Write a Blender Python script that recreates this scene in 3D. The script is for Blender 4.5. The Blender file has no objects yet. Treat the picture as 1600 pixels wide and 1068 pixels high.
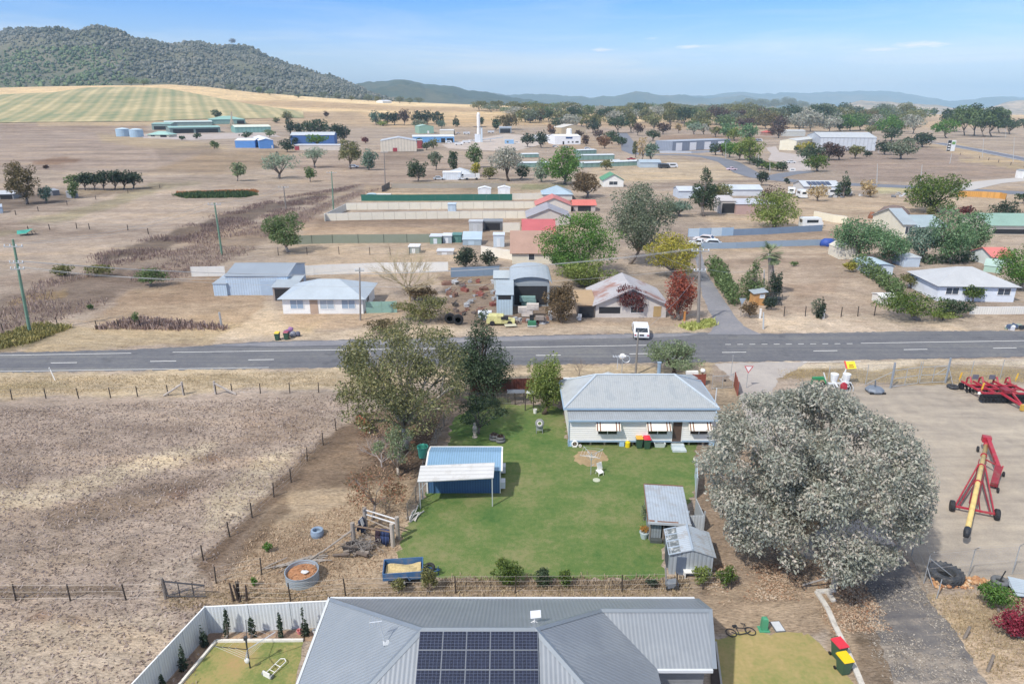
import bpy, math, random
import numpy as np
from mathutils import Vector, Matrix
rad = math.radians
scene = bpy.context.scene
COL = bpy.data.collections.new("place"); scene.collection.children.link(COL)
# ------------------------------------------------------------------ camera model (the survey of the photograph)
CAM_H = 28.5; FPX = 1066.0; TILT = rad(19.1)
CT, ST = math.cos(TILT), math.sin(TILT)
def ray(px, py):
    u = (px-800)/FPX; v = (534-py)/FPX
    return (u, CT+v*ST, -ST+v*CT)
def terrain_profile(y):
    t = np.clip((np.asarray(y, float)-650.0)/1050.0, 0, 1)
    return t*t*(3-2*t)
CREST_X = [-1400, -600, 0, 160, 270, 330, 400, 500, 600, 700, 800, 900, 1000, 1200, 1400, 1600, 2600]
CREST_Y = [142, 141, 139, 134, 132, 137, 146, 153, 158, 162, 166, 170, 173, 177, 179, 180, 181]
def lift(py):
    k = (534-py)/FPX; tn = math.tan(TILT)
    return (k-tn)/(1+k*tn)
CREST_T = [lift(p) for p in CREST_Y]
def ground_z(x, y):
    x = np.asarray(x, float); y = np.asarray(y, float)
    px = 800 + FPX*x/(np.maximum(y, 1)*CT)
    zc = CAM_H + np.interp(px, CREST_X, CREST_T)*1700.0
    z = zc*terrain_profile(y)
    far = np.maximum(y-1750.0, 0)
    z = z - far*0.02
    w = np.clip((y-300)/500, 0, 1)
    z = z + w*1.6*np.sin(x*0.011+1.3)*np.sin(y*0.009)
    return z
def gz(x, y): return float(ground_z(x, y))
def Pz(px, py, z=0.0):
    d = ray(px, py); t = (z-CAM_H)/d[2]
    return Vector((d[0]*t, d[1]*t, z))
def Py(px, py, Y):
    d = ray(px, py); t = Y/d[1]
    return Vector((d[0]*t, Y, CAM_H+d[2]*t))
def G(px, py):
    """ground point seen at a photograph pixel"""
    if py > 232: return Pz(px, py, 0)
    d = ray(px, py); t = 200.0; 
    prev = t
    while t < 4000:
        x, y, z = d[0]*t, d[1]*t, CAM_H+d[2]*t
        if z < gz(x, y):
            lo, hi = prev, t
            for _ in range(20):
                m = (lo+hi)/2
                if CAM_H+d[2]*m < gz(d[0]*m, d[1]*m): hi = m
                else: lo = m
            t = hi; break
        prev = t; t += 6
    x, y = d[0]*t, d[1]*t
    return Vector((x, y, gz(x, y)))
def depth(p): return p[1]*CT-(p[2]-CAM_H)*ST
def project(x, y, z):
    w = y*CT-(z-CAM_H)*ST; v = y*ST+(z-CAM_H)*CT
    return 800+FPX*x/w, 534-FPX*v/w
# ------------------------------------------------------------------ mesh collector
class MB:
    def __init__(s): s.v = []; s.f = []
    def add(s, vs, fs):
        o = len(s.v); s.v += [tuple(p) for p in vs]; s.f += [tuple(i+o for i in q) for q in fs]; return s
    def box(s, x0, y0, z0, x1, y1, z1):
        if x0 > x1: x0, x1 = x1, x0
        if y0 > y1: y0, y1 = y1, y0
        if z0 > z1: z0, z1 = z1, z0
        return s.add([(x0,y0,z0),(x1,y0,z0),(x1,y1,z0),(x0,y1,z0),(x0,y0,z1),(x1,y0,z1),(x1,y1,z1),(x0,y1,z1)],
                     [(0,3,2,1),(4,5,6,7),(0,1,5,4),(1,2,6,5),(2,3,7,6),(3,0,4,7)])
    def obox(s, c, d, rz=0.0, rx=0.0):
        m = Matrix.Rotation(rz, 3, 'Z') @ Matrix.Rotation(rx, 3, 'X'); c = Vector(c)
        vs = [c + m @ Vector((a*d[0]/2, b*d[1]/2, e*d[2]/2)) for e in (-1,1) for a, b in ((-1,-1),(1,-1),(1,1),(-1,1))]
        return s.add(vs, [(0,3,2,1),(4,5,6,7),(0,1,5,4),(1,2,6,5),(2,3,7,6),(3,0,4,7)])
    def bar(s, p, q, w, h=None):
        """square bar from p to q"""
        h = h or w; p, q = Vector(p), Vector(q); d = (q-p).normalized()
        a = d.cross(Vector((0,0,1)))
        if a.length < 1e-3: a = Vector((1,0,0))
        a.normalize(); b = a.cross(d)
        vs = [e + a*(i*w/2) + b*(j*h/2) for e in (p, q) for i, j in ((-1,-1),(1,-1),(1,1),(-1,1))]
        return s.add(vs, [(0,1,2,3),(4,7,6,5),(0,4,5,1),(1,5,6,2),(2,6,7,3),(3,7,4,0)])
    def tube(s, pts, rads, n=6, caps=True):
        pts = [Vector(p) for p in pts]
        if not isinstance(rads, (list, tuple)): rads = [rads]*len(pts)
        o = len(s.v); k = len(pts); ref = None
        for i, p in enumerate(pts):
            d = (pts[min(i+1, k-1)]-pts[max(i-1, 0)])
            if d.length < 1e-6: d = Vector((0,0,1))
            d.normalize()
            a = d.cross(Vector((0,0,1)) if abs(d.z) < .95 else Vector((1,0,0))) if ref is None else ref - d*ref.dot(d)
            if a.length < 1e-4: a = d.cross(Vector((0.3,1,0.2)))
            a.normalize(); ref = a; b = d.cross(a)
            for j in range(n):
                t = 2*math.pi*j/n; s.v.append(tuple(p + (a*math.cos(t)+b*math.sin(t))*rads[i]))
        for i in range(k-1):
            for j in range(n):
                j2 = (j+1) % n
                s.f.append((o+i*n+j, o+i*n+j2, o+(i+1)*n+j2, o+(i+1)*n+j))
        if caps:
            s.f.append(tuple(o+j for j in reversed(range(n)))); s.f.append(tuple(o+(k-1)*n+j for j in range(n)))
        return s
    def lathe(s, prof, n=16, c=(0,0,0), axis='Z', rz=0.0):
        """profile of (radius, height); axis Z, X or Y"""
        o = len(s.v); k = len(prof); cr, sr = math.cos(rz), math.sin(rz)
        for r, h in prof:
            for j in range(n):
                t = 2*math.pi*j/n; a, b = r*math.cos(t), r*math.sin(t)
                p = (a, b, h) if axis == 'Z' else ((h, a, b) if axis == 'X' else (a, h, b))
                p = (p[0]*cr-p[1]*sr, p[0]*sr+p[1]*cr, p[2])
                s.v.append((p[0]+c[0], p[1]+c[1], p[2]+c[2]))
        for i in range(k-1):
            for j in range(n):
                j2 = (j+1) % n
                s.f.append((o+i*n+j, o+i*n+j2, o+(i+1)*n+j2, o+(i+1)*n+j))
        if prof[0][0] > 1e-6: s.f.append(tuple(o+j for j in reversed(range(n))))
        if prof[-1][0] > 1e-6: s.f.append(tuple(o+(k-1)*n+j for j in range(n)))
        return s
    def ring(s, R, r, c=(0,0,0), n=20, m=8, sq=1.0, M=None):
        """torus lying flat (axis Z) unless M (3x3) turns it; sq scales its height"""
        o = len(s.v); M = M or Matrix.Identity(3)
        for i in range(n):
            t = 2*math.pi*i/n
            for j in range(m):
                u = 2*math.pi*j/m; q = R + r*math.cos(u)
                p = M @ Vector((q*math.cos(t), q*math.sin(t), r*sq*math.sin(u)))
                s.v.append((p.x+c[0], p.y+c[1], p.z+c[2]))
        for i in range(n):
            for j in range(m):
                i2, j2 = (i+1) % n, (j+1) % m
                s.f.append((o+i*m+j, o+i2*m+j, o+i2*m+j2, o+i*m+j2))
        return s
    def slab(s, quad, t):
        """sheet of real thickness t under the given polygon"""
        q = [Vector(p) for p in quad]; n = (q[1]-q[0]).cross(q[2]-q[0]).normalized()
        if n.z < 0: q.reverse(); n = -n
        k = len(q); vs = q + [p-n*t for p in q]
        fs = [tuple(range(k)), tuple(reversed(range(k, 2*k)))] + [(i, k+i, k+(i+1) % k, (i+1) % k) for i in range(k)]
        return s.add(vs, fs)
    def prism(s, poly, z0, z1):
        k = len(poly)
        return s.add([(x, y, z0) for x, y in poly]+[(x, y, z1) for x, y in poly],
                     [tuple(reversed(range(k))), tuple(range(k, 2*k))]+[(i, (i+1) % k, k+(i+1) % k, k+i) for i in range(k)])
    def profile_y(s, poly, y0, y1):
        """polygon in x,z extruded along y"""
        k = len(poly)
        return s.add([(x, y0, z) for x, z in poly]+[(x, y1, z) for x, z in poly],
                     [tuple(range(k)), tuple(reversed(range(k, 2*k)))]+[(i, k+i, k+(i+1) % k, (i+1) % k) for i in range(k)])
    def profile_x(s, poly, x0, x1):
        k = len(poly)
        return s.add([(x0, y, z) for y, z in poly]+[(x1, y, z) for y, z in poly],
                     [tuple(reversed(range(k))), tuple(range(k, 2*k))]+[(i, (i+1) % k, k+(i+1) % k, k+i) for i in range(k)])
    def blob(s, c, r, seed=0, jit=.18, sub=1):
        rnd = random.Random(seed); V, F = ICO[sub]
        s.add([(c[0]+a[0]*r[0]*q, c[1]+a[1]*r[1]*q, c[2]+a[2]*r[2]*q) for a in V for q in (1+rnd.uniform(-jit, jit),)], F)
        return s
    def build(s, name, m, parent=None, loc=None, smooth=False, fix=False):
        me = bpy.data.meshes.new(name); me.from_pydata(s.v, [], s.f); me.validate()
        if fix:
            import bmesh
            b = bmesh.new(); b.from_mesh(me); bmesh.ops.recalc_face_normals(b, faces=b.faces); b.to_mesh(me); b.free()
        if smooth: me.polygons.foreach_set('use_smooth', [True]*len(me.polygons))
        me.materials.append(m)
        return link(name, me, parent, loc)
def _ico(sub):
    import bmesh
    b = bmesh.new(); bmesh.ops.create_icosphere(b, subdivisions=sub, radius=1)
    r = ([tuple(v.co) for v in b.verts], [tuple(v.index for v in f.verts) for f in b.faces]); b.free(); return r
ICO = {1: _ico(1), 2: _ico(2), 3: _ico(3)}
def link(name, data, parent=None, loc=None):
    o = bpy.data.objects.new(name, data); COL.objects.link(o)
    if parent: o.parent = parent
    if loc is not None: o.location = loc
    return o
def tag(o, label=None, cat=None, group=None, kind=None):
    if label: o['label'] = label
    if cat: o['category'] = cat
    if group: o['group'] = group
    if kind: o['kind'] = kind
    return o
def thing(name, label, cat, loc=(0,0,0), rz=0.0, group=None):
    o = link(name, None, None, loc); o.empty_display_size = .2; o.rotation_euler = (0, 0, rz)
    return tag(o, label, cat, group)
def copy_thing(src, loc, rz=None, label=None, group=None):
    def rec(o, par):
        c = o.copy(); COL.objects.link(c); c.parent = par
        for k in [x for x in COPYKIDS[o.name]]: rec(k, c)
        return c
    COPYKIDS.clear()
    def scan(o):
        COPYKIDS[o.name] = list(o.children)
        for k in o.children: scan(k)
    scan(src)
    r = rec(src, None); r.location = loc
    if rz is not None: r.rotation_euler = (0, 0, rz)
    if label: r['label'] = label
    if group: r['group'] = group
    return r
COPYKIDS = {}
ORD = ['first','second','third','fourth','fifth','sixth','seventh','eighth','ninth','tenth','eleventh','twelfth','thirteenth','fourteenth','fifteenth','sixteenth','seventeenth','eighteenth','nineteenth','twentieth','twenty-first','twenty-second','twenty-third','twenty-fourth','twenty-fifth','twenty-sixth','twenty-seventh','twenty-eighth','twenty-ninth','thirtieth','thirty-first','thirty-second','thirty-third','thirty-fourth','thirty-fifth','thirty-sixth']
# ------------------------------------------------------------------ materials
def lin(c):
    if isinstance(c, str): c = [int(c[i:i+2], 16) for i in (0, 2, 4)]
    o = []
    for q in c:
        q = q/255.0; o.append(q/12.92 if q <= .04045 else ((q+.055)/1.055)**2.4)
    return o
MATS = {}
def nodes_of(m):
    m.use_nodes = True; nt = m.node_tree
    return nt, nt.nodes, nt.links, nt.nodes.get('Principled BSDF')
def math_node(n, l, op, a, b=None, clamp=False):
    k = n.new('ShaderNodeMath'); k.operation = op; k.use_clamp = clamp
    for i, q in enumerate((a, b)):
        if q is None: continue
        if isinstance(q, (int, float)): k.inputs[i].default_value = q
        else: l.new(q, k.inputs[i])
    return k.outputs[0]
def mix_col(n, l, fac, a, b, mode='MIX'):
    k = n.new('ShaderNodeMix'); k.data_type = 'RGBA'; k.blend_type = mode
    for s, q in ((k.inputs[0], fac), (k.inputs[6], a), (k.inputs[7], b)):
        if isinstance(q, (int, float)): s.default_value = q
        elif isinstance(q, (tuple, list)): s.default_value = (*q[:3], 1)
        else: l.new(q, s)
    return k.outputs[2]
def noise(n, l, vec, scale, det=4, rough=.55, dist=0):
    k = n.new('ShaderNodeTexNoise'); k.inputs['Scale'].default_value = scale; k.inputs['Detail'].default_value = det
    k.inputs['Roughness'].default_value = rough; k.inputs['Distortion'].default_value = dist
    if vec is not None: l.new(vec, k.inputs['Vector'])
    return k.outputs['Fac']
def ramp(n, l, fac, stops):
    k = n.new('ShaderNodeValToRGB'); e = k.color_ramp.elements
    while len(e) < len(stops): e.new(.5)
    for q, (p, c) in zip(e, stops):
        q.position = p; q.color = (*(c if isinstance(c, (tuple, list)) else (c, c, c)), 1)
    l.new(fac, k.inputs[0]); return k.outputs[0]
def M(c, rough=.6, var=.12, scale=1.5, metal=0.0, rib=None, ribamp=.12, bump=0.0, dirt=None, name=None, spec=None):
    """painted / plain surface with wear; rib=(dx,dy,dz,period) adds pressed ribs"""
    key = (str(c), rough, var, scale, metal, str(rib), ribamp, bump, str(dirt), spec)
    if key in MATS: return MATS[key]
    m = bpy.data.materials.new(name or 'surface'); nt, n, l, b = nodes_of(m)
    tc = n.new('ShaderNodeTexCoord').outputs['Object']
    col = lin(c); fac = noise(n, l, tc, scale, 5, .6)
    f2 = noise(n, l, tc, scale*7, 3, .6)
    s = math_node(n, l, 'ADD', math_node(n, l, 'MULTIPLY', fac, .65), math_node(n, l, 'MULTIPLY', f2, .35))
    lo = [q*(1-var*1.4) for q in col]; hi = [min(1, q*(1+var*1.1)) for q in col]
    out = ramp(n, l, s, [(.3, lo), (.7, hi)])
    if dirt:
        dn = noise(n, l, tc, dirt[2] if len(dirt) > 2 else .8, 6, .65)
        out = mix_col(n, l, math_node(n, l, 'MULTIPLY', ramp(n, l, dn, [(.5, 0.0), (.62, 1.0)]), dirt[1]), out, lin(dirt[0]))
    hgt = None
    if rib:
        dt = n.new('ShaderNodeVectorMath'); dt.operation = 'DOT_PRODUCT'; l.new(tc, dt.inputs[0])
        dt.inputs[1].default_value = (rib[0], rib[1], rib[2])
        sn = math_node(n, l, 'SINE', math_node(n, l, 'MULTIPLY', dt.outputs['Value'], 2*math.pi/rib[3]))
        hgt = sn
        if ribamp: out = mix_col(n, l, math_node(n, l, 'MULTIPLY', math_node(n, l, 'LESS_THAN', sn, -.55), ribamp*2.2), out, [q*.45 for q in col])  # rib grooves darkened in the colour, standing in for their shade
    l.new(out, b.inputs['Base Color']); b.inputs['Roughness'].default_value = rough; b.inputs['Metallic'].default_value = metal
    if spec is not None: b.inputs['Specular IOR Level'].default_value = spec
    if hgt is not None or bump:
        bp = n.new('ShaderNodeBump'); bp.inputs['Strength'].default_value = .25 if hgt is not None else bump
        bp.inputs['Distance'].default_value = .03
        l.new(hgt if hgt is not None else f2, bp.inputs['Height']); l.new(bp.outputs[0], b.inputs['Normal'])
    MATS[key] = m; return m
def glass(c='38424c'):
    k = ('glass', c)
    if k not in MATS:
        m = bpy.data.materials.new('window_glass'); nt, n, l, b = nodes_of(m)
        b.inputs['Base Color'].default_value = (*lin(c), 1); b.inputs['Roughness'].default_value = .08
        b.inputs['Specular IOR Level'].default_value = .8; MATS[k] = m
    return MATS[k]
def leaf_mat(c, c2=None, c3=None, trans=.3, name='foliage', nscale=.6):
    """leaves: every leaf its own shade of the species' greens"""
    k = ('leaf', str(c), str(c2), str(c3), trans)
    if k in MATS: return MATS[k]
    m = bpy.data.materials.new(name); nt, n, l, b = nodes_of(m); n.remove(b)
    a, bb, cc = ([min(1, q*1.2) for q in lin(h)] for h in (c, c2 or c, c3 or c))
    geo = n.new('ShaderNodeNewGeometry').outputs['Random Per Island']
    tc = n.new('ShaderNodeTexCoord').outputs['Object']
    nz = noise(n, l, tc, nscale, 3, .6)
    s = math_node(n, l, 'ADD', math_node(n, l, 'MULTIPLY', geo, .38), math_node(n, l, 'MULTIPLY', nz, .62))
    col = ramp(n, l, s, [(.26, cc), (.48, a), (.78, bb)])
    d = n.new('ShaderNodeBsdfDiffuse'); l.new(col, d.inputs[0]); t = n.new('ShaderNodeBsdfTranslucent'); l.new(col, t.inputs[0])
    mx = n.new('ShaderNodeMixShader'); mx.inputs[0].default_value = trans; l.new(d.outputs[0], mx.inputs[1]); l.new(t.outputs[0], mx.inputs[2])
    g = n.new('ShaderNodeBsdfGlossy'); g.inputs['Roughness'].default_value = .45; g.inputs[0].default_value = (.6,.65,.65,1)
    m2 = n.new('ShaderNodeMixShader'); m2.inputs[0].default_value = .025; l.new(mx.outputs[0], m2.inputs[1]); l.new(g.outputs[0], m2.inputs[2])
    l.new(m2.outputs[0], n['Material Output'].inputs[0]); MATS[k] = m; return m
def mesh_net(c, keep=.16):
    """wire netting: mostly open"""
    k = ('net', c, keep)
    if k not in MATS:
        m = bpy.data.materials.new('wire_netting'); nt, n, l, b = nodes_of(m)
        b.inputs['Base Color'].default_value = (*lin(c), 1); b.inputs['Roughness'].default_value = .5
        tr = n.new('ShaderNodeBsdfTransparent'); mx = n.new('ShaderNodeMixShader'); mx.inputs[0].default_value = keep
        l.new(tr.outputs[0], mx.inputs[1]); l.new(b.outputs[0], mx.inputs[2]); l.new(mx.outputs[0], n['Material Output'].inputs[0])
        MATS[k] = m
    return MATS[k]
# ------------------------------------------------------------------ sun, sky, camera
SUN_DIR = Vector((-0.60, -0.62, 1.02)).normalized()      # towards the sun
sun_el = math.asin(SUN_DIR.z); sun_az = math.atan2(SUN_DIR.x, SUN_DIR.y)
sd = bpy.data.lights.new('sun', 'SUN'); sd.energy = 3.55; sd.angle = rad(1.5); sd.color = (1, .95, .87)
so = link('sun', sd); so.rotation_euler = (-SUN_DIR).to_track_quat('-Z', 'Y').to_euler(); so.location = (-60, -40, 80)
w = bpy.data.worlds.new('World'); scene.world = w; w.use_nodes = True
n, l = w.node_tree.nodes, w.node_tree.links
bg = n['Background']; sky = n.new('ShaderNodeTexSky'); sky.sky_type = 'NISHITA'; sky.sun_disc = False
sky.sun_elevation = sun_el; sky.sun_rotation = sun_az; sky.altitude = 400; sky.air_density = 1.0; sky.dust_density = .2; sky.ozone_density = 3
tc = n.new('ShaderNodeTexCoord').outputs['Generated']
sp = n.new('ShaderNodeSeparateXYZ'); l.new(tc, sp.inputs[0])
hs = n.new('ShaderNodeHueSaturation'); hs.inputs['Hue'].default_value = .503; hs.inputs['Saturation'].default_value = 1.5; hs.inputs['Value'].default_value = 1.0
l.new(mix_col(n, l, 1.0, sky.outputs[0], (1, 1.0, 1.2), 'MULTIPLY'), hs.inputs['Color'])
# thin high cloud: soft wisps, stretched along the horizon
mp = n.new('ShaderNodeMapping'); mp.inputs['Scale'].default_value = (3.2, 3.2, 30); l.new(tc, mp.inputs[0])
c1 = noise(n, l, mp.outputs[0], 1.0, 6, .6, .4)
el = sp.outputs['Z']
lowband = ramp(n, l, el, [(0.0, .9), (.05, .65), (.1, .2), (.3, .12)])
cl = math_node(n, l, 'MULTIPLY', ramp(n, l, c1, [(.46, 0.0), (.72, 1.0)]), lowband)
def cloudlet(px, py, sx, sy, amt):
    d = Vector(ray(px, py)).normalized()
    a = n.new('ShaderNodeVectorMath'); a.operation = 'SUBTRACT'; l.new(tc, a.inputs[0]); a.inputs[1].default_value = d
    b = n.new('ShaderNodeMapping'); b.inputs['Scale'].default_value = (1/sx, 0, 1/sy); l.new(a.outputs[0], b.inputs[0])
    ln = n.new('ShaderNodeVectorMath'); ln.operation = 'LENGTH'; l.new(b.outputs[0], ln.inputs[0])
    mm = n.new('ShaderNodeMapping'); mm.inputs['Scale'].default_value = (45, 45, 260); l.new(tc, mm.inputs[0])
    nz = noise(n, l, mm.outputs[0], 1.0, 5, .6)
    q = math_node(n, l, 'ADD', ln.outputs['Value'], math_node(n, l, 'MULTIPLY', math_node(n, l, 'SUBTRACT', nz, .5), 2.0))
    return math_node(n, l, 'MULTIPLY', ramp(n, l, q, [(.15, 1.0), (1.0, 0.0)]), amt)
for a in ((945, 78, .02, .003, .9), (1085, 73, .036, .003, .85), (1443, 70, .034, .0045, 1.0), (1372, 78, .034, .0035, .8), (1020, 60, .01, .002, .3), (740, 134, .06, .008, .5), (1370, 133, .07, .009, .6), (1080, 150, .08, .006, .45), (840, 140, .05, .006, .4)):
    cl = math_node(n, l, 'MAXIMUM', cl, cloudlet(*a))
hz = ramp(n, l, el, [(0.0, 1.0), (.04, .72), (.09, .22), (.17, 0.0)])
base = mix_col(n, l, hz, hs.outputs[0], (5.2, 6.1, 7.0))
base = mix_col(n, l, ramp(n, l, el, [(.2, 0.0), (.5, .75)]), base, (5.6, 5.7, 5.8))  # overhead sky, out of view, greyed to give a neutral fill light
skyc = mix_col(n, l, cl, base, (7.6, 7.7, 7.8))
l.new(skyc, bg.inputs[0]); bg.inputs[1].default_value = .13
cam = bpy.data.cameras.new('camera'); co = link('camera', cam); co.location = (0, 0, CAM_H); co.rotation_euler = (rad(90)-TILT, 0, 0)
cam.sensor_width = 36; cam.lens = FPX/1600*36; cam.clip_start = .5; cam.clip_end = 60000; scene.camera = co
scene.view_settings.view_transform = 'Standard'; scene.view_settings.look = 'None'; scene.view_settings.gamma = 1; scene.view_settings.exposure = 0.2
cy = scene.cycles; cy.max_bounces = 5; cy.diffuse_bounces = 2; cy.glossy_bounces = 2; cy.transmission_bounces = 3; cy.transparent_max_bounces = 12; cy.volume_bounces = 0
cy.use_adaptive_sampling = True; cy.adaptive_threshold = .015
# ------------------------------------------------------------------ ground
def poly_mask(X, Y, pts, feather):
    inside = np.zeros(X.shape, bool); dist = np.full(X.shape, 1e9)
    k = len(pts)
    for i in range(k):
        x0, y0 = pts[i]; x1, y1 = pts[(i+1) % k]
        if y0 != y1:
            c = ((Y > y0) != (Y > y1)) & (X < (x1-x0)*(Y-y0)/(y1-y0)+x0); inside ^= c
        dx, dy = x1-x0, y1-y0; L = dx*dx+dy*dy+1e-9
        t = np.clip(((X-x0)*dx+(Y-y0)*dy)/L, 0, 1)
        dist = np.minimum(dist, np.hypot(X-x0-t*dx, (Y-y0-t*dy)*1.6))
    sd = np.where(inside, dist, -dist)
    t = np.clip(sd/(2*feather)+.5, 0, 1); return t*t*(3-2*t)
ys = [Pz(800, p).y for p in np.arange(1420, 232, -3.0)]
ys = [-60, -30, -10, 4, 8] + [y for y in ys if y > 9] + list(np.geomspace(512, 655, 24)[0:]) + list(np.arange(664, 1760, 9.0)) + list(np.geomspace(1780, 16000, 60))
ys = np.array(sorted(ys)); ss = np.linspace(-1.15, 1.15, 760)
S, Yg = np.meshgrid(ss, ys); Xg = S*np.sqrt(Yg**2+70.0**2)
Zg = ground_z(Xg, Yg)
wq = Yg*CT-(Zg-CAM_H)*ST; PX = 800+FPX*Xg/wq; PYY = 534-FPX*(Yg*ST+(Zg-CAM_H)*CT)/wq
def wob(a, b, k): return np.sin(a*k+b*k*.7+1.7)*.6+np.sin(a*k*2.3-b*k*1.9+.4)*.3+np.sin(a*k*5.1+b*k*4.3)*.2
sc_ = np.clip((PYY-165)/300, .05, 1.6)
PXw = PX + 9*sc_*wob(Xg, Yg, .35); PYw = PYY + 4*sc_*wob(Yg, Xg, .4)
base = np.empty(Xg.shape+(3,)); base[:] = lin('b3a199')
def paint(c, pts, feather=6, a=1.0, raw=False):
    m = poly_mask(PX if raw else PXw, PYY if raw else PYw, pts, feather)*a
    base[:] = base*(1-m[..., None]) + np.array(lin(c))*m[..., None]
# far plain and slopes
paint('e3cda6', [(-2000, 120), (3000, 120), (3000, 178), (1250, 184), (1000, 190), (760, 190), (560, 175), (-2000, 165)], 5, .95)
paint('b79d8c', [(330, 158), (480, 157), (640, 166), (900, 172), (700, 176), (450, 168)], 4, .8)
paint('ecdab4', [(420, 148), (620, 158), (760, 166), (640, 166), (470, 157)], 2, .9)
paint('c9ab86', [(560, 176), (800, 178), (1000, 190), (760, 200), (600, 198)], 6, .7)
paint('a88b80', [(-400, 196), (230, 192), (230, 206), (-400, 214)], 4, .75)
paint('c8ae84', [(60, 192), (240, 190), (300, 196), (60, 197)], 3, .7)
paint('b09a95', [(-800, 204), (180, 206), (330, 240), (340, 262), (60, 268), (-800, 275)], 12, .9)
paint('bfa67c', [(150, 208), (260, 217), (330, 224), (380, 232), (280, 236), (160, 222)], 5, .8)
paint('8f7b74', [(240, 232), (330, 226), (350, 240), (250, 250)], 6, .6)
paint('a88a66', [(320, 238), (470, 232), (420, 262), (340, 270), (230, 268)], 8, .75)
paint('9d6f50', [(50, 252), (100, 245), (130, 250), (110, 256), (50, 257)], 2, .8)
paint('b39a8f', [(460, 240), (640, 236), (700, 252), (760, 270), (640, 290), (470, 285)], 10, .8)
paint('8f7466', [(600, 236), (680, 238), (680, 252), (600, 252)], 4, .5)
paint('b59e95', [(880, 190), (1200, 196), (1240, 215), (1050, 214), (960, 212), (870, 205)], 8, .8)
paint('a9846c', [(1030, 212), (1150, 209), (1210, 216), (1140, 222), (1030, 222)], 3, .85)
paint('b99a7e', [(840, 212), (980, 214), (985, 236), (900, 240), (850, 226)], 5, .8)
paint('c7b195', [(935, 250), (1065, 248), (1150, 262), (1165, 280), (900, 290)], 6, .9)
paint('a78f8a', [(1240, 222), (1430, 216), (1620, 262), (1620, 276), (1480, 282), (1350, 282), (1290, 262)], 8, .9)
paint('bda9a0', [(1350, 178), (1700, 182), (1700, 215), (1420, 215), (1340, 205)], 8, .7)
paint('c2a77f', [(1440, 226), (1500, 224), (1620, 254), (1620, 262), (1540, 252)], 4, .85)
paint('c9b06f', [(1500, 246), (1620, 262), (1620, 268), (1500, 252)], 2, .6)
paint('c9ad90', [(1230, 305), (1620, 305), (1620, 330), (1430, 345), (1240, 342)], 8, .85)
paint('b9c07e', [(1370, 292), (1425, 291), (1425, 301), (1370, 303)], 2, .7)
# left paddocks across the road
paint('b3a099', [(-600, 275), (250, 285), (420, 290), (470, 330), (300, 365), (100, 395), (-600, 470)], 12, .85)
paint('c0aba2', [(150, 300), (330, 310), (300, 350), (100, 352), (70, 350)], 12, .6)
paint('9d9873', [(30, 347), (150, 318), (235, 286), (330, 284), (255, 296), (170, 326), (90, 349)], 5, .75)
paint('948d66', [(-200, 372), (60, 358), (60, 364), (-200, 386)], 3, .7)
paint('6f5f59', [(-100, 315), (120, 297), (260, 289), (255, 294), (130, 309), (-100, 348)], 3, .65)
paint('c5ac87', [(90, 300), (200, 291), (240, 291), (130, 303)], 3, .5)
paint('857069', [(-200, 520), (90, 440), (210, 408), (330, 372), (470, 330), (560, 296), (600, 292), (520, 320), (480, 345), (400, 385), (350, 410), (200, 455), (90, 500), (-200, 560)], 8, .7)
paint('5d4d4b', [(150, 404), (240, 372), (350, 335), (440, 315), (560, 291), (440, 328), (360, 352), (250, 392), (160, 412)], 4, .75)
paint('a28e86', [(230, 400), (340, 366), (400, 380), (350, 408), (240, 425)], 6, .6)
paint('a7884f', [(10, 476), (60, 455), (110, 450), (105, 462), (50, 470), (10, 480)], 3, .8)
paint('8a8154', [(-60, 545), (80, 512), (120, 515), (50, 540), (-60, 560)], 4, .75)
paint('c0a87c', [(30, 548), (110, 514), (380, 505), (520, 498), (480, 527), (360, 532), (160, 546)], 5, .85)
paint('bb9a78', [(130, 505), (200, 455), (330, 432), (420, 445), (420, 505), (200, 513)], 8, .85)
paint('d0bba6', [(335, 535), (420, 470), (460, 492), (440, 520), (700, 505), (1110, 500), (1110, 518), (700, 527), (430, 534)], 5, .8)
paint('c9a687', [(440, 488), (640, 478), (620, 508), (450, 512)], 6, .7)
paint('b69782', [(470, 340), (900, 338), (900, 372), (470, 378)], 6, .8)
paint('8a6b58', [(500, 342), (760, 338), (760, 352), (500, 356)], 6, .45)
paint('c4ab96', [(460, 378), (720, 378), (720, 425), (430, 430), (450, 400)], 8, .8)
paint('c9ad8c', [(570, 290), (860, 292), (850, 312), (570, 316)], 4, .7)
paint('909468', [(620, 286), (700, 284), (850, 288), (850, 296), (640, 292)], 2, .55)
paint('82935f', [(815, 288), (885, 287), (885, 296), (815, 297)], 3, .7)
paint('8a7468', [(690, 430), (850, 425), (880, 505), (690, 508)], 8, .8)
paint('c3a993', [(1110, 335), (1320, 345), (1320, 400), (1110, 400)], 8, .7)
paint('bda493', [(1110, 390), (1390, 392), (1380, 500), (1180, 500)], 8, .8)
paint('a98670', [(1215, 445), (1310, 438), (1310, 458), (1240, 465)], 8, .6)
paint('cdb8a5', [(1165, 492), (1700, 490), (1700, 515), (1200, 520)], 4, .85)
paint('b3bd76', [(1105, 500), (1120, 503), (1116, 512), (1075, 514)], 2, .6)
paint('c9a687', [(860, 500), (1100, 497), (1100, 508), (860, 508)], 3, .5)
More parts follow.
